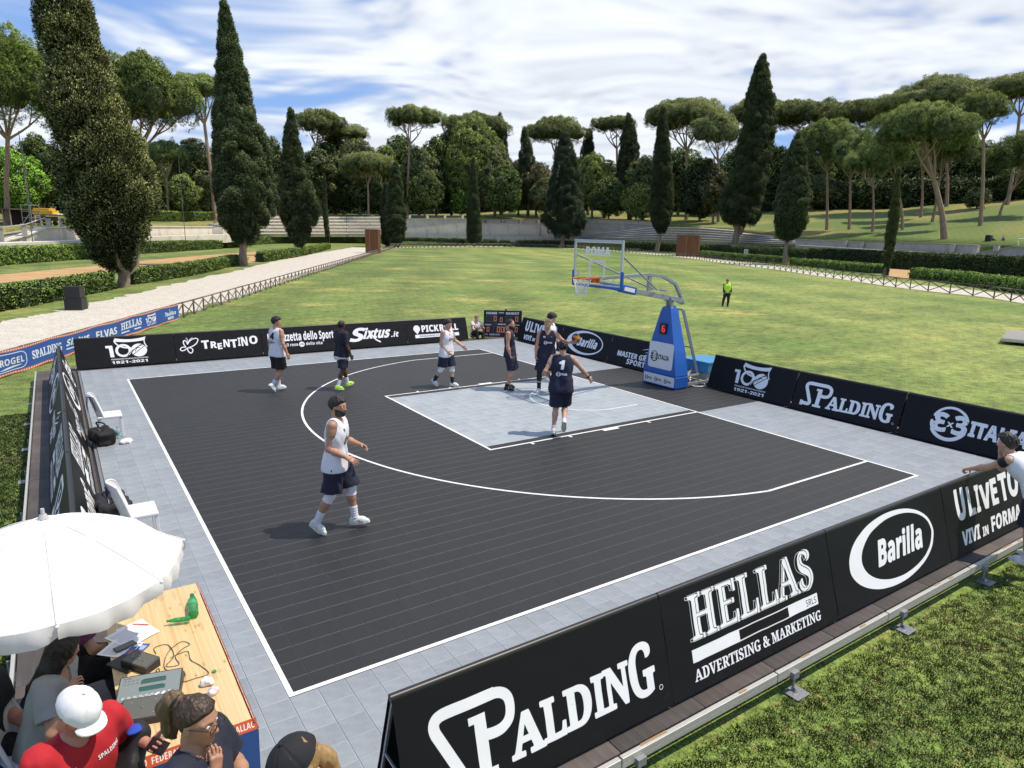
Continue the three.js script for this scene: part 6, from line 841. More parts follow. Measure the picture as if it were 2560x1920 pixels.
{ // nearest player
  const t = person({ label: 'bearded player in white jersey and navy shorts walking right, nearest on the court', group: PL, p: [4.42, .001, 9.45], turn: 147, H: 1.88, skin: 'tan', cell: .011, hair: { c: HAIRB, th: .017 }, beard: { c: [.022, .016, .013], th: .008 },
    pose: { lean: 4, twist: -4, head: { yaw: -14, pitch: 2 }, arms: { R: { u: [-.10, -1, -.10], f: [.06, -.36, .9], n: [.5, -.7, -.3], curl: 20, spread: 7 }, L: { u: [.20, -.95, .12], f: [-.30, -.12, .9], n: [-.6, -.6, -.2], curl: 45 } }, legs: { R: { t: [-.05, -.97, -.12], s: [-.02, -.88, -.46], pitch: 26, yaw: -22 }, L: { t: [.03, -.93, .36], s: [.0, -.985, .10], pitch: -4, yaw: 4 } } },
    wear: { top: { c: WHITEC, hem: -.12, loose: .012, grow: .020, fold: .020 }, bottom: { c: NAVY, len: .385, flare: .03, fold: .024 }, knee: { c: WHITEC, up: .10, dn: .10 }, sock: { c: WHITEC, h: .17 }, shoe: { c: [.58, .66, .60], sole: [.66, .64, .52], accent: [.62, .22, .20], lace: [.7, .7, .68] } } });
  printOn(t, 'jersey_print', 'top', chestAt(t, -.10, .1, .02), nrmAt(t, .1, 0, 1), .30, .15, navyLogo, upAt(t)); printOn(t, 'jersey_print', 'top', chestAt(t, .05, .1, -.08), nrmAt(t, -.1, 0, 1), .07, .07, smallTex('#10142c'), upAt(t));
}
{ const t = person({ label: 'player in white jersey number 4 and navy shorts walking away, seen from behind', group: PL, p: [-4.22, .001, 7.9], turn: -158, H: 1.87, skin: 'warm', hair: { c: HAIRB, th: .02, rough: .02 },
    pose: { lean: 2, head: { yaw: -52, pitch: 4 }, arms: { L: { u: [.26, -.96, 0], f: [.06, -1, .12], curl: 30 }, R: { u: [-.30, -.94, -.06], f: [-.20, -.93, .28], curl: 28 } }, legs: { R: { t: [.02, -.985, .10], s: [.16, -.80, -.52], pitch: 52, yaw: 0 }, L: { t: [.04, -.98, .16], s: [-.08, -.99, -.02], yaw: -14 } } },
    wear: { top: { c: WHITEC, hem: -.12, loose: .012, fold: .018 }, bottom: { c: BLACKC.map((v) => v * .9), len: .40, flare: .03 }, sock: { c: WHITEC, h: .13 }, shoe: { c: [.62, .68, .68], sole: [.56, .62, .60], accent: [.20, .42, .40] } } });
  printOn(t, 'jersey_number', 'top', chestAt(t, -.0, -.1), nrmAt(t, 0, 0, -1), .19, .20, num('4', '#10142c'), upAt(t)); printOn(t, 'jersey_print', 'top', chestAt(t, -.16, -.1), nrmAt(t, 0, 0, -1), .22, .10, navyLogo, upAt(t)); }
person({ label: 'player in navy T-shirt over white undershirt with lime green shoes walking right', group: PL, p: [-3.72, .001, 6.42], turn: -168, H: 1.78, skin: 'dark', hair: { c: [.008, .007, .006], th: .008, rough: .004, line: [[-.2, -.07], [-.05, -.05], [-.01, .0], [.03, .03], [.07, .07], [.2, .08]] },
  pose: { lean: 2, head: { yaw: 22, pitch: -2 }, arms: { R: { u: [-.22, -.96, .05], f: [-.12, -.92, .36], curl: 34 }, L: { u: [.2, -.97, -.05], f: [.08, -.97, .2], curl: 34 } }, legs: { R: { t: [-.04, -.985, -.12], s: [0, -.93, -.36], pitch: 14, yaw: -6 }, L: { t: [.03, -.95, .30], s: [.0, -.97, .2], pitch: -12, yaw: 2 } } },
  wear: { top: { name: 'tshirt', c: [.012, .013, .026], hem: -.10, sleeve: .22, under: -.19, grow: .022, loose: .01 }, bottom: { c: [.013, .014, .026], len: .36, flare: .024 }, sock: { c: WHITEC, h: .16 }, shoe: { c: [.36, .75, .03], sole: [.55, .80, .30], accent: [.10, .25, .05] } } });
{ const t = person({ label: 'player in white jersey with white knee sleeves, black socks and white shoes walking right', group: PL, p: [-2.68, .001, 3.95], turn: 118, H: 1.82, skin: 'light', hair: { c: [.02, .014, .011], th: .02 }, stubble: .5,
    pose: { lean: 3, head: { yaw: 2, pitch: 10 }, arms: { R: { u: [-.10, -.98, -.10], f: [.30, -.70, .62], curl: 30 }, L: { u: [.45, -.80, .18], f: [.30, -.55, .75], curl: 30 } }, legs: { R: { t: [-.03, -.96, -.14], s: [0, -.82, -.55], pitch: 34, yaw: -10 }, L: { t: [.02, -.96, .26], s: [.02, -1, .03], yaw: 6 } } },
    wear: { top: { c: WHITEC, hem: -.15, loose: .01, fold: .018 }, bottom: { c: NAVY, len: .40, flare: .02 }, knee: { c: WHITEC, up: .04, dn: .12 }, sock: { c: BLACKC, h: .16 }, shoe: { c: [.68, .69, .70], sole: [.7, .7, .7] } } });
  printOn(t, 'jersey_print', 'top', chestAt(t, -.06, .1, .0), nrmAt(t, 0, 0, 1), .26, .12, navyLogo, upAt(t)); printOn(t, 'jersey_print', 'top', chestAt(t, .07, .1, -.05), nrmAt(t, 0, 0, 1), .07, .06, smallTex('#333a66'), upAt(t)); }
{ const t = person({ label: 'bearded balding player in navy jersey with black shoes standing on the edge of the key', group: PL, p: [-1.66, .001, 2.62], turn: 138, H: 1.90, skin: 'warm', hair: { c: [.022, .016, .013], th: .006, rough: .004, line: [[-.2, -.07], [-.05, -.05], [-.01, .01], [.03, .06], [.05, .13], [.2, .14]] }, beard: { c: [.03, .02, .015], th: .006 },
    pose: { lean: -2, head: { yaw: -6, pitch: 12 }, arms: { R: { u: [-.10, -.99, -.06], f: [.02, -.97, .24], curl: 34 }, L: { u: [.20, -.96, .1], f: [.05, -.97, .2], curl: 34 } }, legs: { R: { t: [-.04, -.97, .22], s: [0, -.95, -.30], yaw: -14, pitch: 2 }, L: { t: [.05, -.97, .22], s: [0, -.94, -.34], yaw: 10, pitch: 2 } } },
    wear: { top: { c: NAVY, hem: -.10, loose: .006 }, bottom: { c: NAVY.map((v) => v * 1.15), len: .41, flare: .03 }, sock: { c: BLACKC, h: .07 }, shoe: { c: BLACKC, sole: [.02, .02, .02], accent: [.5, .5, .5] } } });
  printOn(t, 'jersey_print', 'top', chestAt(t, -.10, .1, .0), nrmAt(t, 0, 0, 1), .22, .11, whiteLogo, upAt(t)); printOn(t, 'jersey_print', 'top', chestAt(t, .06, .1, -.04), nrmAt(t, 0, 0, 1), .06, .06, smallTex('#e8ebf0'), upAt(t)); }
let holder;
{ const t = holder = person({ label: 'player with bleached blond hair in navy jersey holding out the basketball', group: PL, p: [-.95, .001, 1.95], turn: 62, H: 1.93, skin: 'warm', hair: { c: [.50, .37, .16], th: .014, quiff: .01, line: [[-.2, .03], [-.05, .03], [-.01, .035], [.03, .05], [.07, .078], [.2, .085]] }, stubble: .3,
    pose: { lean: 2, head: { yaw: -4, pitch: 4 }, arms: { R: { u: [-.22, -.97, .0], f: [-.08, -.98, .14], curl: 26 }, L: { u: [.72, -.62, .30], f: [.70, .02, .62], n: [-.1, 1, .1], curl: 18, spread: 9 } }, legs: { R: { t: [-.16, -.98, .03], s: [.0, -1, -.04], yaw: -18 }, L: { t: [.22, -.96, .14], s: [.03, -.98, -.16], yaw: 14 } } },
    wear: { top: { c: NAVY, hem: -.14, loose: .01 }, bottom: { c: NAVY, len: .40, flare: .028 }, tights: { R: { c: BLACKC, gap: .19 } }, sock: { L: { c: WHITEC, h: .14 }, R: { c: BLACKC, h: .15 } }, shoe: { c: [.66, .66, .67], sole: [.7, .7, .7], accent: [.02, .02, .02] } } });
  printOn(t, 'jersey_print', 'top', chestAt(t, -.10, .1), nrmAt(t, 0, 0, 1), .26, .12, whiteLogo, upAt(t)); printOn(t, 'jersey_print', 'top', chestAt(t, .05, .1, -.09), nrmAt(t, -.1, 0, 1), .08, .07, smallTex('#e8ebf0'), upAt(t)); printOn(t, 'jersey_print', 'top', chestAt(t, .05, .1, .09), nrmAt(t, .1, 0, 1), .06, .03, smallTex('#8aa0d8'), upAt(t)); }
{ // the ball on his outstretched hand
  const a = holder.J.arm.L, hand = a.wr.clone().addScaledVector(a.h, .10).addScaledVector(a.n, .135); holder.updateMatrixWorld(true); const p = holder.localToWorld(hand.clone());
  const ballTex = canvas(512, 256, (c, w, h) => { const cols = ['#23286a', '#d07a1c', '#23286a', '#d8871f']; for (let i = 0; i < 8; i++) { c.fillStyle = cols[i % 4]; c.beginPath(); c.moveTo(i * 64, 0); c.lineTo(i * 64 + 64, 0); c.lineTo(i * 64 + 64, h); c.lineTo(i * 64, h); c.fill(); } c.fillStyle = '#e39a2e'; c.fillRect(0, 112, w, 32); c.strokeStyle = '#121214'; c.lineWidth = 5; for (let i = 0; i <= 8; i++) { c.beginPath(); c.moveTo(i * 64, 0); c.lineTo(i * 64, h); c.stroke(); } c.beginPath(); c.moveTo(0, 128); c.lineTo(w, 128); c.stroke(); });
  const peb = datatex(128, (u, v) => { const k = .5 + .5 * Math.sin(u * 80 * Math.PI) * Math.sin(v * 80 * Math.PI); return [k, k, k]; });
  const b = part('basketball', new THREE.SphereGeometry(.118, 32, 24), mat([.85, .85, .85], .6, { map: ballTex, bumpMap: rep(peb, 3, 2), bumpScale: .002 }), scene); b.name = numbered('basketball'); b.position.copy(p); b.rotation.set(.9, .4, .5); tag(b, 'dark blue and orange basketball on the blond player\'s outstretched hand', 'basketball'); }
{ const t = person({ label: 'player in navy jersey number 1 running away across the key, seen from behind', group: PL, p: [2.30, .001, 4.0], turn: -131, H: 1.92, skin: 'light', hair: { c: HAIRB, th: .016, rough: .02 }, cell: .013,
    pose: { lean: 10, head: { yaw: 8, pitch: 4 }, arms: { L: { u: [.42, -.86, -.22], f: [-.35, -.55, .75], n: [-1, .1, -.2], curl: 35 }, R: { u: [-.62, -.62, .40], f: [-.55, -.62, .50], n: [.2, -.5, .8], curl: 24, spread: 7 } }, legs: { L: { t: [-.02, -.985, -.10], s: [.05, -.96, -.26], pitch: 18, yaw: 6 }, R: { t: [.03, -.95, .28], s: [-.03, -.60, -.80], pitch: 62, yaw: 4 } } },
    wear: { top: { c: NAVY.map((v) => v * 1.25), hem: -.16, loose: .018, grow: .02, fold: .02 }, bottom: { c: NAVY, len: .41, flare: .03 }, sock: { c: WHITEC, h: .08 }, shoe: { c: [.62, .60, .56], sole: [.60, .58, .52], accent: [.75, .74, .72] } } });
  printOn(t, 'jersey_number', 'top', chestAt(t, -.01, -.1), nrmAt(t, 0, 0, -1), .20, .21, num('1', '#f2f3f6'), upAt(t)); printOn(t, 'jersey_print', 'top', chestAt(t, -.20, -.1), nrmAt(t, 0, 0, -1), .27, .12, whiteLogo, upAt(t));
  const a = t.J.arm.R; part('arm_sleeve', bar(a.el.clone().addScaledVector(a.f, .02).toArray(), a.el.clone().addScaledVector(a.f, .2).toArray(), .045, 14, .035), cloth(WHITEC), t); part('wrist_band', bar(a.el.clone().addScaledVector(a.f, .215).toArray(), a.el.clone().addScaledVector(a.f, .255).toArray(), .036, 14, .034), cloth(BLACKC), t);
  const sh = t.J.arm.L.sh; part('shoulder_strap', box(.10, .02, .10, sh.x * .62, sh.y + .072, sh.z - .01, .008), cloth([.62, .36, .03]), t); }
person({ label: 'dark haired player in a white top mostly hidden behind the blond ball holder', group: PL, p: [-1.98, .001, 1.08], turn: 120, H: 1.93, skin: 'pale', hair: { c: [.008, .007, .007], th: .026, rough: .02 },
  pose: { head: { yaw: 30, pitch: 22 }, arms: { L: { u: [.34, -.92, .10], f: [.2, -.8, .5], curl: 30 }, R: { u: [-.2, -.97, .1], f: [.1, -.95, .25] } } }, wear: { top: { c: WHITEC, hem: -.13 }, bottom: { c: NAVY, len: .4 }, sock: { c: WHITEC, h: .1 }, shoe: { c: [.6, .6, .6] } } });
person({ label: 'person in white shirt and black trousers sitting with folded arms beside the scoreboard', p: [-10.06, -.02, -1.30], turn: 95, H: 1.72, skin: 'pale', cell: .018, hair: { c: [.30, .20, .11], th: .014 },
  pose: { rootY: .12, lean: 14, head: { yaw: -6, pitch: 2 }, arms: { L: { u: [.30, -.55, .75], f: [-.8, .0, .45], curl: 30 }, R: { u: [-.30, -.55, .75], f: [.7, -.05, .6], curl: 30 } }, legs: { L: { t: [.16, .58, .80], s: [-.05, -.86, .22], yaw: 4 }, R: { t: [-.16, .58, .80], s: [.05, -.86, .22], yaw: -4 } } },
  wear: { top: { name: 'shirt', c: [.66, .62, .60], sleeve: .14, hem: -.05 }, bottom: { name: 'trousers', c: BLACKC, long: true }, shoe: { c: [.25, .23, .2] } } });
person({ label: 'steward in a yellow vest and dark clothes standing alone on the grass field', p: gnd(1815, 767), turn: 50, H: 1.80, skin: 'tan', cell: .02, hair: { c: [.05, .04, .035], th: .012 },
  pose: { lean: -1, side: 5, head: { yaw: -30, pitch: 6 }, arms: { L: { u: [.16, -.98, -.02], f: [.06, -1, .05] }, R: { u: [-.16, -.98, -.02], f: [-.06, -1, .05] } }, legs: { L: { t: [.03, -.99, .0], s: [-.02, -1, 0] }, R: { t: [-.20, -.98, 0], s: [-.12, -1, 0] } } },
  wear: { top: { name: 'jacket', c: [.02, .022, .02], sleeve: .5, hem: -.02, grow: .012 }, bottom: { name: 'trousers', c: BLACKC, long: true }, shoe: { c: BLACKC } } });
{ const t = scene.children[scene.children.length - 1], TP = torsoPrims(t.J, {}, .034), f = blob(TP), nk = t.J.neck; const [lo, hi] = boxOf(TP, .05), v = part('safety_vest', surfaceNet((x, y, z) => Math.max(f(x, y, z), t.J.pel.y - .05 - y, -(Math.hypot(x - nk.x, y - nk.y - .02) - .075), z > 0 ? -(.16 * (y - t.J.chest.y + .02) - Math.abs(x - nk.x) - .0) * -1 - 9 : -9), lo, hi, .018), mat([.50, .85, .03], .6), t); part('reflective_band', surfaceNet((x, y, z) => Math.max(f(x, y, z) - .004, Math.abs(y - t.J.waist.y + .06) - .022), lo, hi, .016), mat([.75, .82, .55], .4), v); }
person({ label: 'dark haired man in a white vest leaning on the board at the right edge', p: [9.88, -.02, 2.16], turn: -93, H: 1.80, skin: 'light', cell: .012, hair: { c: HAIRB, th: .022, rough: .018, quiff: .012 }, stubble: .35,
  pose: { lean: 50, head: { yaw: 4, pitch: -16 }, arms: { L: { to: [9.03, .99, 2.20], pole: [.6, -1, -.2], n: [0, -1, -.1], curl: 70 }, R: { free: true, u: [.06, -.72, .62], f: [.34, .93, .05], n: [.2, .2, -.9], curl: 50 } }, legs: { L: { t: [.06, -1, .02], s: [0, -.99, -.1], yaw: 8 }, R: { t: [-.12, -.99, .1], s: [0, -.99, -.1], yaw: -8 } } },
  wear: { top: { name: 'vest', c: WHITEC, hem: -.12, grow: .02 }, bottom: { c: NAVY, len: .42 }, sock: { c: WHITEC, h: .1 }, shoe: { c: [.64, .64, .64] } } });
{ const t = scene.children[scene.children.length - 1], a = t.J.arm.L; for (const k of ['L', 'R']) { const b = t.J.arm[k]; part('black_sleeve', bar(b.sh.clone().addScaledVector(b.u, .01).toArray(), b.sh.clone().addScaledVector(b.u, .11).toArray(), .071, 18, .066), cloth(BLACKC), t); } }
person({ label: 'spectator at the right frame edge of whom only a sliver of face shows', p: [10.25, -.3, .85], turn: -90, H: 1.78, skin: 'red', cell: .02, hair: { c: HAIRB, th: .014 }, pose: {}, wear: { top: { name: 'tshirt', c: [.30, .03, .03], sleeve: .2 }, bottom: { c: NAVY }, shoe: { c: BLACKC } } });
// by the officials' table
person({ label: 'woman with long dark hair in a grey T-shirt seated at the table under the umbrella', p: [7.66, -.02, 12.72], turn: 160, H: 1.68, skin: 'tan', cell: .010, hair: { c: [.010, .008, .008], th: .016, line: [[-.2, -.12], [-.02, -.12], [.02, .0], [.05, .06], [.2, .08]] },
  strands: [['long_hair', [[[0, .04, -.045], [0, -.12, -.075], .075, .075], [[.045, -.05, -.05], [.04, -.30, -.14, 'c'], .042, .04], [[-.045, -.05, -.05], [-.04, -.28, -.14, 'c'], .042, .035], [[0, -.1, -.08], [0, -.44, -.17, 'c'], .06, .032]], [.010, .008, .008], .04]],
  pose: { slim: true, rootY: .50, lean: 16, side: -4, head: { yaw: 48, pitch: 8 }, arms: { R: { u: [-.55, -.70, .45], f: [.30, .92, .10], n: [.7, .1, .5], curl: 40 }, L: { u: [.35, -.90, -.15], f: [.0, -.35, .9], curl: 35 } }, legs: { L: { t: [.12, -.10, 1], s: [0, -1, .05] }, R: { t: [-.12, -.10, 1], s: [0, -1, .05] } } },
  wear: { top: { name: 'tshirt', c: [.27, .285, .275], sleeve: .22, hem: -.16, grow: .024, loose: .02, flare: .02, fold: .024 }, bottom: { name: 'trousers', c: [.10, .10, .095], long: true }, shoe: { c: [.5, .5, .5] } } });
person({ label: 'person in a purple top seated farther along the table under the umbrella', p: [6.75, -.02, 12.62], turn: 175, H: 1.68, skin: 'tan', cell: .014, hair: { c: HAIRB, th: .03 }, pose: { slim: true, rootY: .50, lean: 22, arms: { R: { u: [-.25, -.65, .72], f: [.35, -.05, .9], curl: 35 }, L: { u: [.25, -.65, .72], f: [-.3, .1, .9], curl: 35 } }, legs: { L: { t: [.1, -.1, 1], s: [0, -1, .05] }, R: { t: [-.1, -.1, 1], s: [0, -1, .05] } } }, wear: { top: { name: 'tshirt', c: [.10, .018, .07], sleeve: .2, grow: .02 }, bottom: { name: 'trousers', c: BLACKC, long: true }, shoe: { c: BLACKC } } });
person({ label: 'person under the umbrella whose pointing hand shows beside the deck edge', p: [7.5, -.02, 13.12], turn: 130, H: 1.70, skin: 'red', cell: .014, hair: { c: HAIRB, th: .02 }, pose: { slim: true, rootY: .46, lean: 6, arms: { R: { u: [-.3, -.9, .1], f: [.1, -.45, .85], curl: 10 }, L: { u: [.2, -.95, .1], f: [0, -.4, .9] } }, legs: { L: { t: [.1, -.1, 1], s: [0, -1, .05] }, R: { t: [-.1, -.1, 1], s: [0, -1, .05] } } }, wear: { top: { name: 'shirt', c: [.02, .02, .03], sleeve: .2 }, bottom: { name: 'trousers', c: BLACKC, long: true }, shoe: { c: BLACKC } } });
person({ label: 'person in dark navy trousers cut by the left frame edge beside the deck', p: [8.55, -.3, 13.22], turn: 140, H: 1.78, skin: 'tan', cell: .014, hair: { c: HAIRB, th: .02 }, pose: { lean: 20, arms: { L: { u: [.2, -.95, .2], f: [0, -.9, .4], curl: 30 }, R: { u: [-.3, -.93, .1], f: [.0, -.8, .55], curl: 30 } }, legs: { L: { t: [.05, -.95, .3], s: [0, -1, -.1] }, R: { t: [-.05, -.97, .2], s: [0, -1, -.1] } } }, wear: { top: { name: 'shirt', c: [.014, .018, .04], sleeve: .2 }, bottom: { name: 'trousers', c: [.010, .012, .022], long: true, grow: .03 }, shoe: { c: [.3, .3, .3] } } });
{ const t = person({ label: 'man in a red T-shirt and white cap looking down at his phone by the table', p: [9.0, -.02, 12.52], turn: 116, H: 1.71, skin: 'red', cell: .009, fcell: .0042, hcell: .0034, hair: { c: [.03, .02, .016], th: .010 }, cap: { c: [.72, .73, .75] }, stubble: .4,
    pose: { lean: 8, bulk: 1.0, twist: 4, head: { yaw: 8, pitch: 26 }, arms: { L: { to: [9.02, 1.16, 12.16], pole: [.6, -1, -.4], n: [-.5, .8, -.2], curl: 38, spread: 5 }, R: { u: [-.42, -.88, .18], f: [.45, -.30, .8], n: [.6, .5, 0], curl: 40 } } },
    wear: { top: { name: 'tshirt', c: [.42, .012, .020], sleeve: .24, hem: -.16, grow: .018, loose: .01, flare: .016, fold: .024, neck: .03 }, bottom: { name: 'trousers', c: BLACKC, long: true }, shoe: { c: [.3, .3, .3] } } });
  const cl = inkTex((c) => { c.save(); c.translate(-100, -10); c.scale(.42, .6); PRINT.cento(c); c.restore(); }, 256, 220); printOn(t, 'chest_emblem', 'top', chestAt(t, -.0, .1, -.10), nrmAt(t, -.25, 0, 1), .12, .11, cl, upAt(t)); printOn(t, 'chest_print', 'top', chestAt(t, .03, .1, .10), nrmAt(t, .2, 0, 1), .13, .06, inkTex((c) => txt(c, 'SPALDING', 8, 100, 70, { style: 'italic', w: 240, rot: -.2 }), 256, 128), upAt(t)); printOn(t, 'chest_print', 'top', chestAt(t, -.16, .1, .02), nrmAt(t, 0, 0, 1), .34, .17, whiteLogo, upAt(t));
  t.updateMatrixWorld(true); const a = t.J.arm.L, hp = a.wr.clone().addScaledVector(a.h, .11).addScaledVector(a.n, .032), q = new THREE.Quaternion().setFromRotationMatrix(new THREE.Matrix4().makeBasis(a.h.clone().cross(a.n).normalize(), a.h.clone(), a.h.clone().cross(a.n).normalize().cross(a.h)));
  const ph = thing('phone', 'dark smartphone held by the man in the red T-shirt', 'phone', t.localToWorld(hp.clone()).toArray()); ph.quaternion.copy(t.quaternion).multiply(q); part('phone_case', box(.074, .15, .009, 0, 0, 0, .004), mat([.012, .012, .014], .4), ph); part('screen', box(.066, .138, .001, 0, 0, -.0052), mat([.02, .02, .025], .12), ph); part('camera_lens', cyl(.006, .006, .003, 0, 0, 0, 12).rotateX(Math.PI / 2).translate(.022, .055, .006), M.black, ph);
  // jacket over his forearm
  const el = t.localToWorld(a.el.clone()), wr = t.localToWorld(a.wr.clone()), L = []; for (const [u, dx] of [[-.12, 0], [.2, .015], [.55, .03]]) { const p = el.clone().lerp(wr, u); L.push([p.clone().add(V(0, .035, 0)), p.clone().add(V(.05 + dx, -.12, .05)), .062, .06, .05], [p.clone().add(V(.05 + dx, -.12, .05)), p.clone().add(V(.06 + dx, -.46, .07)), .06, .055, .06]); }
  const f = blob(L), j = thing('jacket', 'black jacket with a blue lining hanging over the arm of the man in red', 'jacket'); part('jacket_body', surfaceNet((x, y, z) => f(x, y, z) + (vn3(x * 16, y * 7, z * 16) - .5) * .035, ...boxOf(L, .04), .010), cloth([.010, .010, .012], .7), j); const lp = el.clone().lerp(wr, .52).add(V(.02, .085, .01)); part('lining', surfaceNet((x, y, z) => (Math.hypot((x - lp.x) / .05, (y - lp.y) / .016, (z - lp.z) / .042) - 1) * .016 + (vn3(x * 40, y * 20, z * 40) - .5) * .006, [lp.x - .07, lp.y - .04, lp.z - .07], [lp.x + .07, lp.y + .04, lp.z + .07], .006), cloth([.02, .06, .40]), j); }
{ const t = person({ label: 'woman with brown ponytail and glasses in a navy T-shirt by the near table end', p: [9.52, -.02, 12.02], turn: 140, H: 1.76, skin: 'tan', cell: .009, fcell: .0038, hcell: .0034, hair: { c: [.055, .032, .018], th: .012, rough: .010, line: [[-.2, -.085], [-.06, -.08], [-.02, .0], [.02, .035], [.07, .072], [.2, .085]] },
    strands: [['ponytail', [[[0, .07, -.10], [0, .085, -.15], .032, .040], [[0, .085, -.14], [0, .02, -.185], .042, .046], [[0, .03, -.18], [0, -.09, -.17], .046, .034], [[0, -.08, -.17], [.01, -.15, -.155], .034, .016]], [.15, .09, .045], .03]],
    pose: { slim: true, bust: true, lean: 6, head: { yaw: -6, pitch: 2 }, arms: { R: { to: [9.64, 1.33, 11.92], pole: [-.7, -1, .2], h: [.15, .9, .1], n: [.5, .1, -.7], curl: 42, spread: 6 }, L: { to: [9.62, 1.20, 11.78], pole: [.6, -1, 0], n: [-.3, .9, 0], curl: 32 } } },
    wear: { top: { name: 'tshirt', c: [.014, .018, .036], sleeve: .2, hem: -.16, grow: .018, loose: .01, fold: .018, neck: .045 }, bottom: { name: 'trousers', c: [.02, .03, .06], long: true }, shoe: { c: [.5, .5, .5] } } });
  const e = [0, 1].map((i) => { const g = new THREE.TorusGeometry(.024, .0022, 6, 20); g.scale(1, .86, 1); g.translate(i ? .033 : -.033, .004, .112); return g; }); const gl = [...e, bar([-.010, .01, .113], [.010, .01, .113], .002, 6), bar([.056, .010, .108], [.084, .012, .0], .002, 6), bar([-.056, .010, .108], [-.084, .012, .0], .002, 6)]; const m = t.J.RH.clone().setPosition(t.J.hc); gl.forEach((g) => g.applyMatrix4(m)); part('glasses', gl, mat([.03, .018, .012], .3), t);
  const tie = new THREE.TorusGeometry(.034, .011, 8, 18).rotateX(.5).translate(0, .078, -.125).applyMatrix4(m); part('hair_tie', tie, cloth(BLACKC), t);
  printOn(t, 'chest_emblem', 'top', chestAt(t, .02, .12, -.07), nrmAt(t, -.35, 0, 1), .09, .09, inkTex((c) => { c.save(); c.translate(-100, -10); c.scale(.42, .6); PRINT.cento(c); c.restore(); }, 256, 220), upAt(t)); printOn(t, 'sleeve_print', 'top', t.J.arm.R.sh.clone().addScaledVector(t.J.arm.R.u, .10).toArray(), [-1, .1, 0], .035, .07, inkTex((c) => { c.fillStyle = '#cfd4dc'; c.fillRect(60, 20, 50, 200); c.fillRect(60, 20, 130, 44); }), upAt(t)); }
{ const t = person({ label: 'blond person in a black cap and red top whose head rises into the bottom edge', p: [10.0, -.3, 11.58], turn: 15, H: 1.95, skin: 'light', cell: .010, fcell: .0045, hair: { c: [.36, .23, .10], th: .014 }, cap: { c: [.010, .011, .015] }, strands: [['loose_hair', [[[0, -.01, -.09], [0, -.10, -.13], .05, .035], [[.0, -.08, -.12], [.01, -.2, -.13], .035, .015]], [.40, .26, .11], .03]], pose: { head: { yaw: 0, pitch: 24, roll: 8 }, arms: { L: { u: [.2, -.9, .3], f: [-.3, 0, .9] }, R: { u: [-.2, -.9, .3], f: [.3, 0, .9] } } }, wear: { top: { name: 'tshirt', c: [.42, .012, .03], sleeve: .22, hem: -.14, grow: .02 }, bottom: { name: 'trousers', c: NAVY, long: true }, shoe: { c: [.4, .4, .4] } } }); }
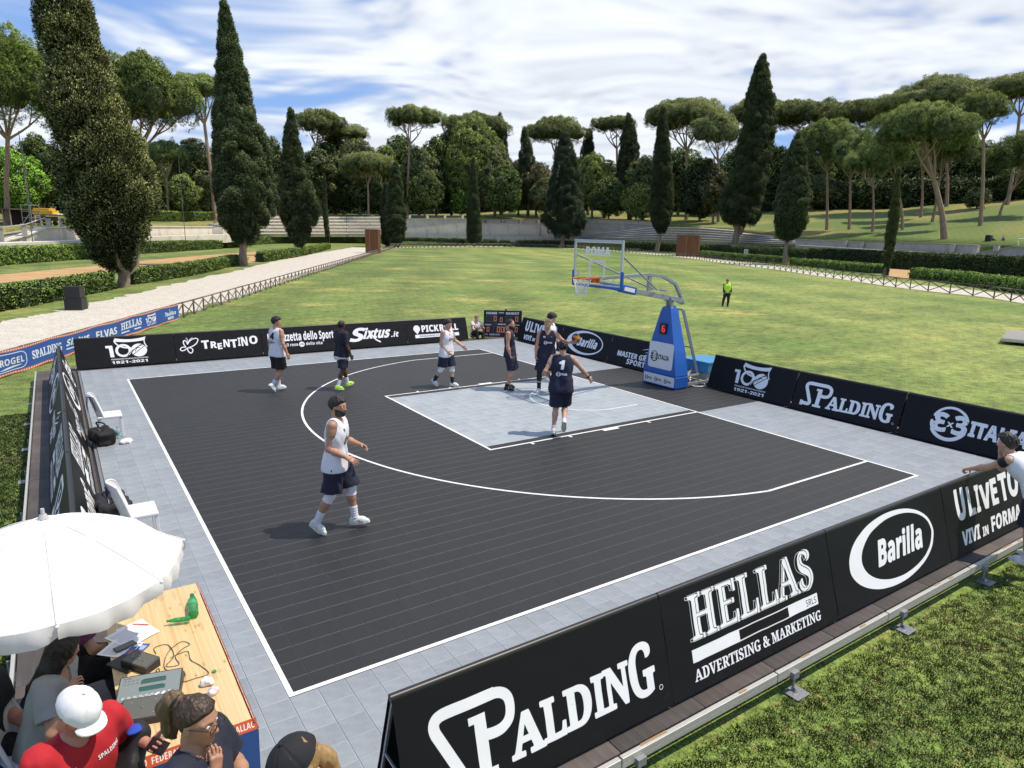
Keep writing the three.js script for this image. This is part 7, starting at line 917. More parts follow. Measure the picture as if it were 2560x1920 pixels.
// ---------------------------------------------------------------- officials' table and what lies on it
const TY = .75;
{
  const t = thing('officials_table', 'plywood topped officials table with orange trim and blue cloth at the near left corner', 'table', [7.51, 0, 11.9]);
  const ply = canvas(1024, 384, (c, w, h) => { c.fillStyle = '#dcc293'; c.fillRect(0, 0, w, h); const r = rng(21); for (let i = 0; i < 260; i++) { c.globalAlpha = .05 + .10 * r(); c.strokeStyle = r() < .5 ? '#b98d51' : '#ecd3a2'; c.lineWidth = 1 + r() * 6; const y = r() * h; c.beginPath(); c.moveTo(0, y); c.bezierCurveTo(w * .3, y + (r() - .5) * 26, w * .6, y + (r() - .5) * 26, w, y + (r() - .5) * 20); c.stroke(); } c.globalAlpha = .25; c.strokeStyle = '#a87f48'; c.lineWidth = 2; for (const y of [98, 214, 300]) { c.beginPath(); c.moveTo(0, y); c.lineTo(w, y + 3); c.stroke(); } for (let i = 0; i < 26; i++) { c.globalAlpha = .55; const x = r() * w * .5 + (i % 3) * 150, y = r() * h; ell(c, x, y, 3 + r() * 5, 1.5 + r() * 2.5, '#8a5a2c'); c.globalAlpha = .2; ell(c, x, y, 10 + r() * 8, 4 + r() * 3, '#9c6a38'); } c.globalAlpha = .12; for (let i = 0; i < 30; i++) ell(c, r() * w, r() * h, 6 + r() * 40, 3 + r() * 12, '#6b5030'); c.globalAlpha = 1; });
  const top = box(2.16, .022, .75, 0, TY - .012, 0, .003); { const p = top.attributes.position, uv = top.attributes.uv; for (let i = 0; i < p.count; i++) uv.setXY(i, p.getX(i) / 2.16 + .5, p.getZ(i) / .75 + .5); } part('table_top', top, mat([.86, .86, .86], .5, { map: ply }), t);
  const band = (s, w) => canvas(1024, 64, (c) => { c.fillStyle = '#c4562c'; c.fillRect(0, 0, 1024, 64); txt(c, s, 20, 50, 48, { w, fill: '#f1e6dc' }); });
  const endB = band('ESTRO  FEDERAZIONE ITALIANA PALLAC', 984), sideB = band('ITALIANA PALLACANESTRO  FEDERAZIONE ITALIANA PALLACANESTRO', 984);
  const flat = (w, h) => new THREE.PlaneGeometry(w, h, 24, 4);
  const wave = (g, a, sd) => { const p = g.attributes.position; for (let i = 0; i < p.count; i++) { const y = p.getY(i); p.setZ(i, (fbm2(p.getX(i) * 3 + sd, y * 1.2, 3) - .45) * a * clamp(.35 - y, 0, 1)); } g.computeVertexNormals(); return g; };
  const trimE = part('orange_trim', flat(.80, .075).rotateX(-.5).rotateY(Math.PI / 2).translate(1.10, TY - .022, 0), mat([.9, .9, .9], .55, { map: endB, side: THREE.DoubleSide }), t);
  part('orange_trim', flat(2.2, .07).rotateX(-.4).rotateY(Math.PI).translate(0, TY - .022, -.392), mat([.9, .9, .9], .55, { map: sideB, side: THREE.DoubleSide }), t);
  const blueC = mat([.035, .105, .33], .6, { side: THREE.DoubleSide, bumpMap: rep(clothTex, 4), bumpScale: .002 });
  part('table_cloth', wave(flat(.80, .68), .07, 3).rotateY(Math.PI / 2).translate(1.118, TY - .395, 0), blueC, t); part('table_cloth', wave(flat(2.2, .68), .07, 9).rotateY(Math.PI).translate(0, TY - .395, -.408), blueC, t);
  for (const [x, z] of [[-1.0, -.3], [-1.0, .3], [1.0, -.3], [1.0, .3]]) part('leg', box(.05, TY - .03, .05, x, (TY - .03) / 2, z), M.galv, t); part('apron', [box(2.05, .08, .03, 0, TY - .07, .34)], M.wood, t);
}
const tb = (x, y, up = 0) => gnd(x / 2.37, 1220 + y / 2.37, TY + up); // a place on the table top
function bottle(label, a, b) { // a green plastic bottle lying from cap to foot
  const A = V(...a), B = V(...b), L = A.distanceTo(B), k = L / .30, t = thing('water_bottle', label, 'bottle', b, 0, 'green bottles lying on the table'); t.quaternion.setFromUnitVectors(V(0, 1, 0), A.clone().sub(B).normalize());
  const pr = [[0, .0], [.028, .002], [.035, .012], [.034, .05], [.0315, .055], [.034, .06], [.034, .10], [.0315, .105], [.034, .11], [.033, .17], [.031, .20], [.022, .245], [.013, .268], [.013, .285], [.0, .285]].map(([r, y]) => new THREE.Vector2(r * k, y * k));
  part('bottle_body', new THREE.LatheGeometry(pr, 24), new THREE.MeshPhysicalMaterial({ color: C(.16, .62, .26), roughness: .14, transmission: .75, thickness: 0, ior: 1.4 }), t); part('bottle_cap', cyl(.0155 * k, .0155 * k, .022 * k, 0, .285 * k, 0, 16), mat([.02, .22, .06], .45), t); part('bottle_label', new THREE.CylinderGeometry(.0348 * k, .0348 * k, .045 * k, 24, 1, true).translate(0, .14 * k, 0), mat([.05, .34, .12], .5), t); }
bottle('green plastic bottle lying along the table, its cap towards the far end', tb(1138, 632, .04), tb(1146, 752, .04)); bottle('green plastic bottle lying across the table, its cap towards the umbrella', tb(985, 790, .04), tb(1128, 772, .04));
{ const sheetT = canvas(256, 360, (c, w, h) => { c.fillStyle = '#f2f2f6'; c.fillRect(0, 0, w, h); c.fillStyle = '#7d82a0'; const r = rng(2); for (let y = 24; y < 330; y += 13) c.fillRect(24, y, 120 + r() * 90, 4); }); const flyT = canvas(200, 280, (c, w, h) => { c.fillStyle = '#3d5aa8'; c.fillRect(0, 0, w, h); c.fillStyle = '#e8e6e4'; c.fillRect(10, 20, 90, 60); c.fillStyle = '#c9622f'; c.fillRect(30, 150, 150, 80); c.fillStyle = '#9db2d6'; c.fillRect(110, 40, 70, 90); });
  const paper = (label, at_, w, h, turn, tex, k) => { const g = new THREE.PlaneGeometry(w, h, 8, 8).rotateX(-Math.PI / 2), p = g.attributes.position; for (let i = 0; i < p.count; i++) p.setY(i, .004 * Math.pow(Math.abs(p.getX(i)) / w * 2, 3) + .003 * Math.max(0, p.getZ(i) / h)); g.computeVertexNormals(); const o = part('paper_sheet', g, mat([.9, .9, .92], .7, { map: tex, side: THREE.DoubleSide }), scene); o.name = numbered('paper_sheet'); o.position.set(...at_); o.position.y = TY + k; o.rotation.y = turn; tag(o, label, 'paper'); };
  paper('printed sheet lying on top of the papers beside the umbrella edge', tb(770, 880), .30, .23, .55, sheetT, .004); paper('white sheet half under the printed one on the table', tb(815, 850), .30, .22, .35, sheetT, .002); paper('sheet of paper under the phone on the table', tb(715, 955), .25, .21, .85, sheetT, .003); paper('coloured blue and orange flyer on the table beside the phone', tb(812, 962), .12, .17, .9, flyT, .006);
  const ph = thing('phone', 'dark phone lying on the sheets of paper on the table', 'phone', tb(742, 945)); ph.position.y = TY + .012; ph.rotation.y = .35; part('phone_case', box(.075, .009, .155, 0, 0, 0, .004), mat([.03, .035, .05], .3), ph); part('screen', box(.067, .001, .142, 0, .005, 0), mat([.02, .022, .03], .08), ph);
  const pen = part('pen', [bar([-.07, 0, 0], [.06, 0, 0], .005, 8), bar([.06, 0, 0], [.075, 0, 0], .004, 8, .001)], mat([.62, .13, .04], .4), scene); pen.name = numbered('pen'); pen.position.set(...tb(835, 812)); pen.position.y = TY + .006; pen.rotation.y = .95; tag(pen, 'orange pen lying beside the papers under the umbrella edge', 'pen');
  const cap = part('bottle_top', cyl(.016, .014, .012, 0, .006, 0, 16), mat([.03, .28, .05], .4), scene); cap.name = numbered('bottle_top'); cap.position.set(...tb(1270, 1090)); tag(cap, 'small green bottle top lying alone on the table', 'bottle top');
  for (const [l, a, b, turn] of [['black notebook under the upper control box on the table', 745, 1045, .55]]) { const o = part('notebook', box(.24, .012, .15, 0, .006, 0, .003), mat([.02, .02, .023], .5), scene); o.name = numbered('notebook'); o.position.set(...tb(a, b)); o.rotation.y = turn; tag(o, l, 'notebook'); } }
function controlBox(name, label, p, turn, w, d, h0, h1, build) { // a sloping desk console
  const t = thing(name, label, 'control box', p, turn); const s = new THREE.Shape([[-d / 2, 0], [d / 2, 0], [d / 2, h0], [-d / 2, h1]].map((q) => new THREE.Vector2(...q))); const g = new THREE.ExtrudeGeometry(s, { depth: w, bevelEnabled: true, bevelSize: .003, bevelThickness: .003, bevelSegments: 1 }).translate(0, 0, -w / 2).rotateY(-Math.PI / 2); part('case', g, mat([.032, .032, .028], .5), t); const slope = Math.atan2(h1 - h0, d), onTop = (x, z, y = .004) => [x, lerp(h0, h1, .5 - z / d) + y, z]; build(t, onTop, slope); return t; }
{ const sw = (t, f, x, z) => part('toggle_switch', [cyl(.006, .006, .012, ...f(x, z, .01), 10), bar(f(x, z, .014), f(x + .004, z - .006, .034), .0028, 6)], M.steel, t); const plateOf = (t, f, w, d, slope, m) => { const o = part('face_plate', box(w, .003, d, 0, 0, 0), m, t); o.position.set(...f(0, 0, .0045)); o.rotation.x = slope; return o; };
  controlBox('switch_box', 'small dark switch box at the end of the thin cables, beside the papers', tb(835, 1055), .62, .25, .125, .05, .068, (t, f, s) => { plateOf(t, f, .24, .115, s, mat([.10, .105, .10], .45)); for (const x of [-.06, 0, .045]) sw(t, f, x, .01); });
  controlBox('switch_box', 'larger dark switch box in front of the score console, nearest the woman with glasses', tb(850, 1350), 1.28, .27, .19, .045, .075, (t, f, s) => { plateOf(t, f, .26, .18, s, mat([.10, .105, .10], .45)); sw(t, f, 0, 0); for (const [x, z] of [[-.075, -.055], [.075, -.055], [-.075, .055], [.075, .055]]) part('screw', cyl(.005, .005, .004, ...f(x, z, .006), 8), M.steel, t); });
  controlBox('score_console', 'grey scoreboard console with two green displays and buttons on the table', tb(893, 1222), 1.32, .40, .23, .04, .09, (t, f, s) => { const face = canvas(512, 320, (c, w, h) => { c.fillStyle = '#7d888c'; c.fillRect(0, 0, w, h); c.fillStyle = '#5d686c'; for (let i = 0; i < 8; i++) c.fillRect(30 + (i % 4) * 34, 50 + Math.floor(i / 4) * 40, 22, 14); txt(c, 'SCORE', 24, 32, 22, { fill: '#2c3438' }); c.fillStyle = '#1d2c2e'; c.fillRect(190, 60, 190, 44); c.fillRect(170, 160, 200, 44); for (let i = 0; i < 9; i++) { c.fillStyle = i > 5 ? '#d8dee0' : '#aab4b6'; c.fillRect(36 + i * 48, 262, 26, 24); } }); plateOf(t, f, .39, .22, s, mat([.9, .9, .9], .45, { map: face })).geometry; for (const z of [-.042, .024]) { const o = part('display', box(.16, .003, .032, 0, 0, 0), mat([.03, .10, .095], .25), t); o.position.set(...f(.02, z, .007)); o.rotation.x = s; } for (let i = 0; i < 7; i++) { const o = part('button', box(.016, .006, .014, 0, 0, 0, .002), i > 4 ? M.white : mat([.35, .38, .38], .5), t); o.position.set(...f(-.16 + i * .042, .09, .008)); o.rotation.x = s; } }); }
{ const cabM = mat([.045, .042, .036], .5), cab = (label, pts, r = .0026) => { const o = part('cable', tube(pts.map(([x, y]) => { const p = tb(x, y); p[1] = TY + .005; return p; }), r, 90, 6), cabM, scene); o.name = numbered('cable'); tag(o, label, 'cable'); };
  cab('thin cable looping from the upper switch box across the table', [[925, 985], [915, 950], [985, 930], [1030, 1000], [985, 1060], [1060, 1050], [1040, 1000], [1090, 950], [1125, 930], [1080, 912], [1010, 960], [975, 1030], [985, 1080], [1080, 1085], [1095, 1120], [1050, 1140]]); cab('thin cable running from the console loops towards the white tissues', [[1045, 1140], [1040, 1100], [1090, 1090], [1085, 1150], [1160, 1130], [1235, 1105], [1195, 1060], [1130, 1020], [1110, 970], [1060, 985], [1010, 1010]]); cab('short curled cable behind the score console', [[920, 1125], [945, 1090], [940, 1072], [925, 1085], [945, 1105], [905, 1130]]); cab('cable of the small grey adapter at the near end of the table', [[940, 1470], [900, 1490], [860, 1530], [825, 1575]], .004);
  const ad = part('adapter', box(.06, .022, .035, 0, .012, 0, .006), mat([.25, .25, .22], .5), scene); ad.name = numbered('adapter'); ad.position.set(...tb(955, 1468)); ad.rotation.y = .4; tag(ad, 'small grey cable adapter at the near end of the table', 'adapter');
  const crumple = (name, label, cat, p, r, m, sd, sy = .7) => { const f = (x, y, z) => Math.hypot(x, y / sy, z) - r * (.75 + .7 * (vn3(x / r * 1.6 + sd, y / r * 1.6, z / r * 1.6) - .3)); const o = part(name, surfaceNet(f, [-r * 1.4, -r * 1.4, -r * 1.4], [r * 1.4, r * 1.4, r * 1.4], r / 8), m, scene); o.name = numbered(name); o.position.set(...p); o.position.y += r * sy * .5; tag(o, label, cat); return o; };
  crumple('tissue', 'crumpled white tissue behind the woman with glasses on the table', 'tissue', tb(1225, 1165), .05, M.white, 3); crumple('tissue', 'small crumpled packet beside the white tissue on the table', 'tissue', tb(1262, 1215), .045, mat([.6, .55, .58], .6), 8); crumple('plastic_bag', 'clear crinkled plastic wrap beside the larger switch box on the table', 'plastic wrap', tb(985, 1395), .03, mat([.5, .58, .54], .25), 5, .5);
  const wt = mat([.70, .71, .73], .9); crumple('towel', 'crumpled white towel under the far white chair', 'towel', [-1.95, 0, 11.78], .13, wt, 11, .6); crumple('towel', 'crumpled white towel on the court in front of the black bag', 'towel', [-1.32, 0, 11.52], .11, wt, 14, .6); crumple('towel', 'white cloth lying on the deck between the two-sided boards near the umbrella', 'towel', [1.9, 0, 12.42], .09, wt, 17, .7);
  const bag = (label, p, w, h, d, m, sd, turn) => { const f = (x, y, z) => { const qx = Math.abs(x) - w + .05, qy = Math.abs(y - h / 2) - h / 2 + .05, qz = Math.abs(z) - d + .05; return Math.hypot(Math.max(qx, 0), Math.max(qy, 0), Math.max(qz, 0)) + Math.min(0, Math.max(qx, qy, qz)) - .05 + (vn3(x * 9 + sd, y * 9, z * 9) - .5) * .07; }; const t = thing('sports_bag', label, 'bag', p, turn); part('bag_body', surfaceNet(f, [-w - .06, -.04, -d - .06], [w + .06, h + .08, d + .06], .014), m, t); part('bag_strap', [tube([[-w * .8, h, 0], [-w * .4, h + .12, .05], [w * .3, h + .10, -.04], [w * .9, h * .7, d]], .014, 30)], BLACKM, t); part('bag_zip', tube([[-w, h * .8, d * .5], [0, h * 1.02, d * .3], [w, h * .85, d * .5]], .006, 20), M.steel, t); return t; }; const BLACKM = cloth([.012, .012, .014]);
  bag('black sports bag lying against the left boards behind the far white chair', [-1.55, 0, 11.88], .30, .26, .16, BLACKM, 2, .2); bag('dark bag between the left boards and the near white chair', [2.55, 0, 11.98], .34, .34, .18, cloth([.014, .015, .020]), 6, .1);
  const cu = thing('cup', 'black cylindrical cup standing between the two-sided boards near the umbrella', 'cup', [1.28, -.01, 12.42]); part('cup_body', new THREE.LatheGeometry([[0, 0], [.06, 0], [.075, .3], [.07, .3], [.056, .02], [0, .02]].map((p) => new THREE.Vector2(...p)), 24), BLACKM, cu); part('cup_rim', new THREE.TorusGeometry(.073, .005, 8, 24).rotateX(Math.PI / 2).translate(0, .3, 0), M.steel, cu);
  const wb = thing('water_bottle', 'small clear bottle with a teal label under the far white chair', 'bottle', [-1.72, 0, 11.62]); part('bottle_body', new THREE.LatheGeometry([[0, 0], [.03, 0], [.033, .02], [.033, .15], [.012, .2], [.012, .22], [0, .22]].map((p) => new THREE.Vector2(...p)), 18), new THREE.MeshPhysicalMaterial({ color: C(.75, .9, .88), roughness: .1, transmission: .7, thickness: 0 }), wb); part('bottle_cap', cyl(.014, .014, .018, 0, .225, 0, 12), mat([.03, .35, .33], .4), wb);
  part('bottle_label', new THREE.CylinderGeometry(.0338, .0338, .06, 18, 1, true).translate(0, .09, 0), mat([.05, .40, .38], .5), wb); }
function chair(label, x, z, turn, draped) { // white plastic garden chair
  const t = thing('white_chair', label, 'chair', [x, 0, z], turn, 'white plastic chairs by the left boards'), m = mat([.70, .71, .71], .38);
  part('seat', box(.46, .05, .42, 0, .42, 0, .018), m, t); for (const [a, b] of [[-.20, .18], [.20, .18], [-.20, -.17], [.20, -.17]]) part('leg', beam([a, 0, b * 1.08], [a, .41, b], .045, .035, [1, 0, 0], .008), m, t);
  const rows = []; for (let j = 0; j <= 10; j++) { const v = j / 10, y = .42 + .45 * v, half = .215 * (1 - .22 * v * v * v), row = []; for (let i = 0; i <= 10; i++) { const u = i / 5 - 1; row.push([u * half, y - .05 * Math.pow(Math.abs(u), 4) * v * v, -.19 - .12 * v + .10 * u * u]); } rows.push(row); } const back = quads(rows), b2 = quads(rows.map((r) => r.map((p) => [p[0], p[1], p[2] - .018]).reverse())), ed = []; for (const s of [0, 10]) ed.push(tube(rows.map((r) => [r[s][0], r[s][1], r[s][2] - .009]), .014, 20, 8)); ed.push(tube(rows[10].map((p) => [p[0], p[1], p[2] - .009]), .014, 20, 8)); part('backrest', [back, b2], m, t); part('back_rim', ed, m, t); return t; }
chair('far white plastic chair by the left boards with a striped towel on its back', -1.98, 11.72, Math.PI); chair('near white plastic chair by the left boards with a navy jacket behind it', 3.44, 11.74, Math.PI);
chair('white chair back showing at the bottom left corner beside the man in red', 9.02, 12.98, 2.5); chair('white chair under the woman with long dark hair', 7.64, 12.76, Math.PI - .2);
{ const drape = (name, label, cat, p, w, L0, L1, m, stripes) => { const rows = [], n = 16; for (let j = 0; j <= n; j++) { const v = j / n * (L0 + L1), row = []; for (let i = 0; i <= 10; i++) { const u = i / 10 - .5; let y, z; if (v < L0) { y = -(L0 - v); z = .03 + .06 * (L0 - v); } else { y = -(v - L0); z = -.03 - .14 * (v - L0); } row.push([u * w * (1 - .15 * Math.abs(y)), y + .02, z + (fbm2(i * .7, j * .2 + w * 9, 2) - .5) * .05]); } rows.push(row); } const o = part(name, quads(rows, (q, j, i) => [i / 10 * (stripes ? 1 : 2), j / n]), m, scene); o.name = numbered(name); o.position.set(...p); tag(o, label, cat); };
  const st = canvas(256, 64, (c) => { c.fillStyle = '#aeb2c2'; c.fillRect(0, 0, 256, 64); c.fillStyle = '#4a4e66'; for (let i = 0; i < 4; i++) c.fillRect(24 + i * 62, 0, 24, 64); }); drape('striped_towel', 'grey and navy striped towel over the back of the far white chair', 'towel', [-1.98, .86, 12.02], .36, .36, .34, mat([.9, .9, .9], .9, { map: st, side: THREE.DoubleSide }), true); drape('navy_jacket', 'navy jacket hanging on the back of the near white chair', 'jacket', [3.25, .74, 12.03], .5, .1, .55, (() => { const m = mat([.018, .020, .05], .8, { side: THREE.DoubleSide }); return m; })()); }
// the umbrella over the table
{ const t = thing('umbrella', 'white garden umbrella over the near left table', 'umbrella', [7.39, 0, 12.57]), R = .86, YR = 1.62, YA = 2.0, m = new THREE.MeshPhysicalMaterial({ color: C(.80, .80, .78), roughness: .9, transmission: .22, thickness: 0, side: THREE.DoubleSide, bumpMap: rep(clothTex, 6), bumpScale: .0015 });
  const rib = (r) => YA - (YA - YR) * Math.pow(r, 1.35); for (let k = 0; k < 8; k++) { const a0 = (-2 + k * 45 - 90) * DEG - Math.PI / 4 * 0, rows = [], val = [[], [], []]; for (let j = 0; j <= 14; j++) { const r = j / 14, row = []; for (let i = 0; i <= 12; i++) { const u = i / 12, a = a0 + u * 45 * DEG, sag = Math.sin(u * Math.PI), rr = R * r * (1 - .055 * sag * r), y = rib(r) - .035 * sag * r + (fbm2(i * .6 + k * 7, j * .5, 2) - .5) * .012 * r; row.push([Math.cos(a) * rr, y, Math.sin(a) * rr]); if (j === 14) { const fl = (fbm2(i * .9 + k * 5, 2, 2) - .5) * .05, dp = .10 + .035 * sag; val[0].push([Math.cos(a) * rr, y, Math.sin(a) * rr]); val[1].push([Math.cos(a) * (rr + .012 + fl), y - dp * .5, Math.sin(a) * (rr + .012 + fl)]); val[2].push([Math.cos(a) * (rr - .005 + fl * 1.6), y - dp, Math.sin(a) * (rr - .005 + fl * 1.6)]); } } rows.push(row); } const pn = part('canopy_panel', quads(rows), m, t); part('valance', quads(val), m, pn); }
  for (let k = 0; k < 8; k++) { const a = (-2 + k * 45 - 90) * DEG, pts = [0, .25, .5, .75, 1.0].map((r) => [Math.cos(a) * R * r, rib(r) - .008, Math.sin(a) * R * r]); part('rib', tube(pts, .006, 16, 6), M.steel, t); part('seam', tube(pts.map((p) => [p[0], p[1] + .010, p[2]]), .004, 16, 5), M.white, t); part('rib_tip', (() => { const g = new THREE.SphereGeometry(.011, 8, 6); g.translate(pts[4][0] * 1.01, pts[4][1] - .004, pts[4][2] * 1.01); return g; })(), M.white, t); }
  part('top_cap', [cyl(.035, .022, .03, 0, YA + .012, 0, 16), cyl(.014, .012, .05, 0, YA + .045, 0, 12)], mat([.45, .46, .48], .5), t); part('pole', cyl(.017, .017, YA + .28, 0, YA / 2 - .14, 0, 12), M.white, t); part('foot', [cyl(.22, .20, .07, 0, .035, 0, 24), cyl(.035, .03, .3, 0, .2, 0, 16)], mat([.3, .3, .3], .6), t); }
// ---------------------------------------------------------------- things round the field
{ const t = thing('banner', 'long blue sponsor banner with orange trim hung on the fence at left', 'banner'), s0 = -1.54, s1 = -21, N = 70, H = .80, rows = [];
  for (let j = 0; j <= 6; j++) { const row = []; for (let i = 0; i <= N; i++) { const s = lerp(s1, s0, i / N), p = lf(s), w = (fbm2(i * .5, j * .3 + i * .15, 3) - .5) * .10 * (1 - j / 6 * .8); row.push([p[0] + .47 * (.10 + w), -.3 + .02 + (j / 6) * (H - .03) + (j === 0 ? Math.sin(i * .9) * .02 : 0) - .05 * Math.sin(Math.PI * ((s + 30) % 2.94) / 2.94) * (j / 6), p[2] - .88 * (.10 + w)]); } rows.push(row); }
  const L = s0 - s1, X = (s) => (s - s1) / L * 2048; const bt = canvas(2048, 128, (c, w, h) => { c.fillStyle = '#2f57a6'; c.fillRect(0, 0, w, h); c.fillStyle = '#c8673f'; c.fillRect(0, 0, w, 11); c.fillRect(0, h - 14, w, 14); c.fillStyle = '#e9ddd6'; for (let x = 0; x < w; x += 13) { c.fillRect(x, 2, 7, 6); c.fillRect(x, h - 10, 7, 6); } c.strokeStyle = '#dfe6f0'; c.lineWidth = 4; c.beginPath(); c.roundRect(X(-15.42) + 6, 22, X(-13.7) - X(-15.42) - 10, 84, 30); c.stroke(); const F = '#e3e9f2'; txt(c, 'OROGEL', X(-15.3), 78, 46, { w: X(-13.85) - X(-15.3), fill: F }); c.beginPath(); c.moveTo(X(-15.1), 98); c.quadraticCurveTo(X(-14.5), 80, X(-13.95), 88); c.quadraticCurveTo(X(-14.4), 98, X(-15.1), 98); c.fillStyle = F; c.fill(); const sp = (s, a, b, y, z, o = {}) => txt(c, s, X(a), y, z, { w: X(b) - X(a), fill: F, stroke: 1.5, ...o }); sp('SPALDING', -13.45, -11.75, 82, 58, { font: 'serif' }); sp('Sixtus', -11.5, -10.0, 70, 52, { style: 'italic' }); c.fillRect(X(-11.5), 84, X(-10.9) - X(-11.5), 7); sp('ELVAS', -9.5, -7.85, 86, 62); sp('HELLAS', -7.5, -5.6, 76, 66, { font: 'serif' }); c.fillRect(X(-7.5), 90, 70, 8); c.fillRect(X(-6.4), 90, 70, 8); c.save(); c.translate(X(-5.25) - 78, 16); c.scale(.26, .25); PRINT.cento(c, 0, 0); c.restore(); sp('Tecnica', -3.2, -1.9, 74, 40, { style: 'italic' }); sp('MASTER', -2.9, -2.2, 104, 26); c.strokeStyle = F; c.beginPath(); c.arc(X(-2.5), 34, 14, .4, 4); c.stroke(); txt(c, 'HELLAS', X(-20.6), 80, 66, { font: 'serif', w: 200, fill: F }); txt(c, 'Barilla', X(-18.2), 82, 66, { style: 'italic', w: 220, fill: F }); });
  part('banner_cloth', quads(rows, (p, j, i) => [i / N, j / 6]), mat([.92, .92, .92], .5, { map: bt, side: THREE.DoubleSide }), t); const ties = []; for (let s = -2; s > -20; s -= 1.47) { const p = lf(s); ties.push(box(.03, .05, .03, p[0] + .04, .43, p[2] - .07)); } part('tie', ties, M.white, t); t.children[1].userData.kind = 'stuff'; }
{ const p = at(183, 700, 35), t = thing('loudspeaker_stack', 'two stacked black loudspeakers on the gravel behind the blue banner', 'loudspeakers', [p[0], -.3, p[2]], -.35), cab = (y, w0, w1, h, d) => { const g = box(1, h, d, 0, y + h / 2, 0, .02), q = g.attributes.position; for (let i = 0; i < q.count; i++) q.setX(i, q.getX(i) * lerp(w0, w1, (q.getY(i) - y) / h)); g.computeVertexNormals(); return g; }; const bm = mat([.010, .010, .011], .5); const a = part('lower_speaker', cab(0, .92, .84, .62, .8), bm, t), b = part('upper_speaker', cab(.63, .80, .68, .58, .7), bm, t); for (const [o, y, z] of [[a, .3, .405], [b, .92, .355]]) { part('grille', box(.55, .42, .012, 0, y, z), mat([.022, .022, .024], .8), o); part('handle', box(.14, .04, .02, -.02, y + .17, z + .014, .006), M.steel, o); } part('rain_cover', (() => { const g = new THREE.ConeGeometry(.62, 1.1, 5); g.scale(1, 1, .7); g.translate(-.42, .54, .05); return g; })(), mat([.014, .015, .017], .42), t); part('cover_clip', box(.05, .03, .03, -.12, .62, .43, .005), M.white, t); }
function rustBox(label, px, d, a, b, hpx, turn, split) { const t = thing('rust_box', label, 'kiosk', stand(px, d), turn, null), H = hpx * d / FOC, m = mat([.21, .085, .040], .85, { map: rep(stoneTex, 1, .4) }), r = mat([.16, .062, .032], .85, { map: rep(stoneTex, .8, .5) }); part('box_panel', box(a, H, .06, 0, H / 2, b / 2), m, t); part('box_panel', box(a, H, .06, 0, H / 2, -b / 2), m, t); part('box_panel', box(.06, H, b - .06, a / 2 - .03, H / 2, 0), r, t); part('box_panel', box(.06, H, b - .06, -a / 2 + .03, H / 2, 0), r, t); part('box_roof', box(a + .1, .12, b + .12, 0, H + .06, 0, .02), mat([.13, .06, .04], .9), t); part('joint_strip', box(.09, H, .05, split, H / 2, b / 2 + .04), mat([.34, .17, .08], .8), t); return t; }
rustBox('rust brown metal kiosk at the far left corner of the field beside the dense cypress', 932, 140, 2.6, 2.4, 55, .95, -.4); rustBox('rust orange metal kiosk behind the right fence below the grey terrace steps', 1722, 168, 5.2, 2.6, 50, .58, -.3);
for (const [l, px, by, topY, d] of [['tall thin metal pole at the far left before the loose hedge', 88, 652, 330, 74], ['thin pole behind the huge cypress right of its crown', 380, 634, 350, 100], ['thin pole before the green hedge left of the tall pointed cypress', 466, 627, 395, 112], ['thin pole close to the left side of the tall pointed cypress', 539, 598, 450, 128], ['second thin pole at the far left beside the scaffold', 80, 560, 360, 92]]) { const p = gnd(px, by), y0 = d > 90 && by < 570 ? PB(px, d) : -.3, base = d > 90 && by < 570 ? stand(px, d, y0) : p, dd = distOf(base), h = at(px - 10, topY, dd)[1] - base[1], t = thing('metal_pole', l, 'pole', base); part('shaft', bar([0, 0, 0], [-.004 * dd, h, 0], .06, 8, .04), mat([.10, .105, .10], .6), t); part('pole_cap', cyl(.05, .05, .12, -.004 * dd, h + .05, 0, 8), M.black, t); part('foot_plate', box(.3, .04, .3, 0, .02, 0), M.galv, t); }
{ const o = onBank(80, 92), t = thing('scaffold_tower', 'grey scaffold tower at far left beside a thin pole', 'scaffold', [o[0], o[1], o[2]], .7), gs = []; for (const x of [-.8, .8]) for (const z of [-.6, .6]) part('standard', bar([x, -.4, z], [x, 3.0, z], .05, 6), M.galv, t); for (const y of [.5, 1.3, 2.1, 2.9]) { for (const z of [-.6, .6]) part('ledger', bar([-.8, y, z], [.8, y, z], .045, 6), M.galv, t); for (const x of [-.8, .8]) part('ledger', bar([x, y, -.6], [x, y, .6], .045, 6), M.galv, t); } for (const z of [-.6, .6]) part('brace', bar([-.8, .5, z], [.8, 2.1, z], .04, 6), M.alu, t); part('platform', box(1.7, .07, 1.3, 0, 2.15, 0), M.wood, t); }
{ const o = onBank(118, 98), t = thing('yellow_machine', 'yellow machine with a dark cab parked above the left terrace wall', 'machine', [o[0], o[1] + .1, o[2]], .9), y = mat([.62, .36, .02], .5); part('hopper', [box(3.0, .55, 1.4, 0, 1.75, 0, .06), box(2.4, .35, 1.3, -.15, 2.15, 0, .08)], y, t); part('chassis', [box(2.4, .6, 1.2, .1, .9, 0, .05)], mat([.06, .03, .02], .7), t); part('rail', box(2.6, .12, .1, 0, .35, .65), y, t); for (const x of [-.8, .8]) for (const z of [-.6, .6]) part('wheel', new THREE.CylinderGeometry(.34, .34, .24, 18).rotateX(Math.PI / 2).translate(x, .3, z), M.black, t); part('hood', box(.8, .14, 1.2, 1.7, 1.55, 0, .05), M.white, t); }
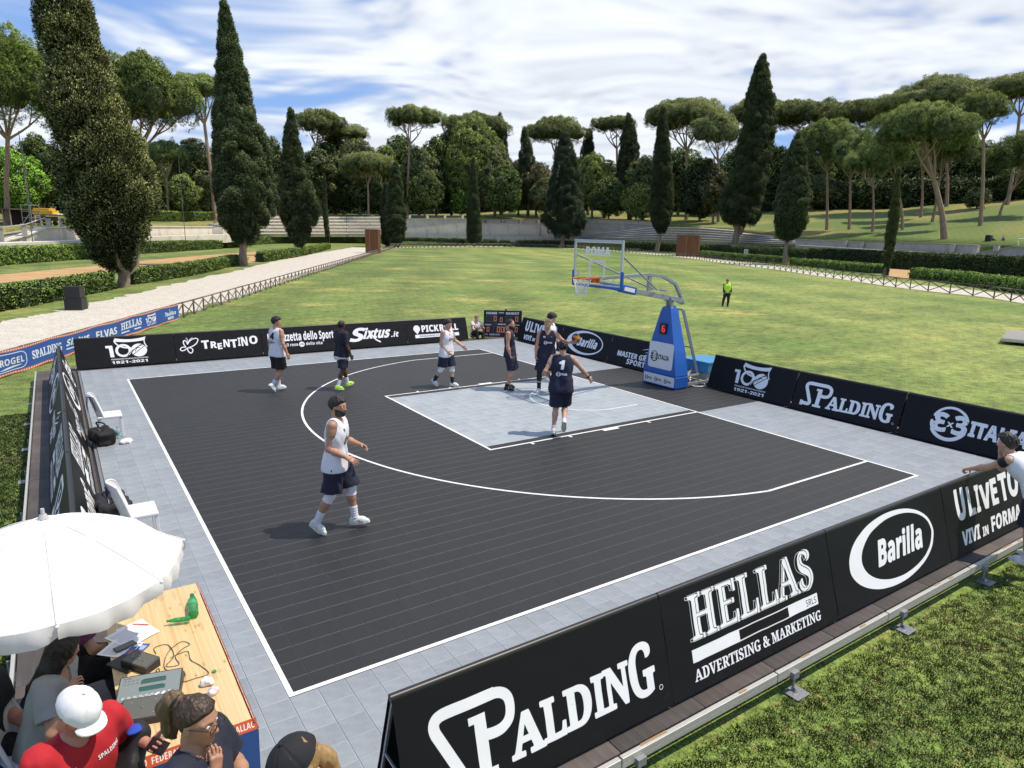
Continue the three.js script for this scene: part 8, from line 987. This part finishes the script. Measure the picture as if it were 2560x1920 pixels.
{ const o = onBank(20, 100), t = thing('open_shed', 'dark open shed on thin posts under the overgrown hedge at the left edge', 'shed', [o[0], o[1], o[2]], .62); part('back_wall', box(6.5, 2.3, .15, 0, 1.0, -1.6), mat([.045, .022, .02], .9), t); part('roof', box(7, .16, 3.8, 0, 2.2, 0), mat([.09, .075, .06], .9), t); for (const x of [-3, -1.4, .2, 1.6, 3.1]) part('post', box(.12, 2.2, .12, x, 1.0, 1.6), mat([.28, .25, .21], .8), t); part('floor_slab', box(6.8, .3, 3.6, 0, -.2, 0), wallGreyShade, t); }
{ const p = stand(1868, 160), t = thing('white_sign', 'small white sign in front of the tall dark hedge on the right', 'sign', [p[0], -.3, p[2]], .62); part('sign_panel', box(.9, 1.0, .05, 0, 1.6, 0, .01), mat([.6, .6, .58], .6), t); part('sign_print', [box(.5, .12, .01, 0, 1.7, .032), box(.5, .08, .01, 0, 1.5, .032)], mat([.12, .12, .12], .7), t).userData.kind = 'stuff'; for (const x of [-.35, .35]) part('post', box(.06, 1.2, .06, x, .6, -.04), M.galv, t); }
{ const t = thing('side_platform', 'low grey stage platform with a board on it at the right edge of the field', 'platform', [2.3, 0, -25.2], .30); part('platform_top', box(5.6, .07, 4.0, 0, -.06, 0, .008), mat([.30, .295, .28], .7, { map: rep(stoneTex, .4) }), t); for (const [a, b, c, d] of [[5.6, .1, 0, 2.0], [5.6, .1, 0, -2.0]]) part('edge_rail', box(a, .12, .05, c, -.1, d + .02), M.alu, t); for (const [a, b] of [[-2.78, 0], [2.78, 0]]) part('edge_rail', box(.05, .12, 4.0, a, -.1, b), M.alu, t); for (let i = 0; i < 5; i++) for (const z of [-1.8, 1.8]) part('foot', box(.1, .22, .1, -2.5 + i * 1.25, -.2, z), M.black, t); }
adBoard('threes', [3.0, 0, -24.9], [.955, -.296], [.296, .955], 2.6, .9, .3, 'black board with a white ring emblem on the side platform at the right edge', null, null, 51);
{ const mk = (px, py, d, turn, label, c, pose, hair) => { const o = onBank(px, d); person({ label, p: [o[0], o[1] - .05, o[2]], turn, H: 1.7, skin: 'warm', cell: .03, hair: { c: hair, th: .02 }, eyes: false, pose, wear: { top: { name: 'tshirt', c, sleeve: .2 }, bottom: { name: 'trousers', c: [.03, .03, .04], long: true }, shoe: { c: BLACKC } } }); }; const sit = { rootY: .14, lean: -6, arms: { L: { u: [.3, -.6, -.6], f: [.1, -.9, -.3] }, R: { u: [-.3, -.6, .5], f: [.3, -.3, .8] } }, legs: { L: { t: [.1, .25, 1], s: [0, -.4, 1], yaw: 0 }, R: { t: [-.1, .45, .9], s: [0, -.7, .6], yaw: 0 } } };
  mk(2478, 600, 122, 60, 'person in dark clothes sitting on the shaded grass of the right slope', [.03, .03, .035], sit, HAIRB); mk(2505, 600, 121, 30, 'person in a grey top reclining on the right slope beside another', [.30, .30, .32], sit, [.05, .04, .03]); const b = onBank(2468, 121); const o = part('backpack', new RoundedBoxGeometry(.9, 1.2, .7, 3, .2), mat([.02, .02, .025], .8), scene); o.name = numbered('backpack'); o.position.set(b[0], b[1] + .5, b[2]); tag(o, 'dark rucksack beside the people sitting on the right slope', 'rucksack'); }
// ---------------------------------------------------------------- grass blades near the camera
{ const geo = (() => { const r = rng(12), pos = [], nor = []; for (let i = 0; i < 11; i++) { const a = r() * 6.283, d = r() * .05, x = Math.cos(a * 3) * d, z = Math.sin(a * 3) * d, h = .014 + r() * .020, l = r() * .030, w = .0034 + r() * .0018, cx = Math.cos(a), cz = Math.sin(a); pos.push(x - cz * w, 0, z + cx * w, x + cz * w, 0, z - cx * w, x + cx * l, h, z + cz * l); for (let k = 0; k < 3; k++) nor.push(cx * .35, .93, cz * .35); } const g = new THREE.BufferGeometry(); g.setAttribute('position', new THREE.Float32BufferAttribute(pos, 3)); g.setAttribute('normal', new THREE.Float32BufferAttribute(nor, 3)); return g; })();
  const r = rng(8), list = []; const add = (x0, x1, z0, z1, dens, s) => { const n = Math.round((x1 - x0) * (z1 - z0) * dens); for (let i = 0; i < n; i++) { const x = lerp(x0, x1, r()), z = lerp(z0, z1, r()), p = V(x, -.3, z).project(camera); if (Math.abs(p.x) > 1.08 || Math.abs(p.y) > 1.1 || p.z > 1) continue; const worn = fbm2(x * 1.1 + 5, z * 1.1, 3);  list.push([x, z, s * (.7 + .7 * r()), worn]); } };
  add(9.62, 12.8, -3, 11, 800, .85); add(12.8, 16, -6, 6, 500, 1.1); add(-6, 9.3, 13.07, 14.6, 700, 1); 
  const im = shadows(new THREE.InstancedMesh(geo, new THREE.MeshStandardMaterial({ color: 0xffffff, roughness: .8, side: THREE.DoubleSide }), list.length)), m = new THREE.Matrix4(), q = new THREE.Quaternion(), c = new THREE.Color(); list.forEach(([x, z, s, worn], i) => { q.setFromAxisAngle(V(0, 1, 0), r() * 6.283); im.setMatrixAt(i, m.compose(V(x, -.301, z), q, V(s, s, s))); const dry = sstep(.50, .72, worn + .25 * (r() - .5)), k = .85 + .3 * r(); im.setColorAt(i, c.setRGB(lerp(.30, .50, dry) * k, lerp(.415, .49, dry) * k, lerp(.13, .22, dry) * k)); }); im.name = 'grass'; im.userData.kind = 'stuff'; tag(im, 'short mown grass round the platform', 'grass'); scene.add(im); }
renderer.render(scene, camera);
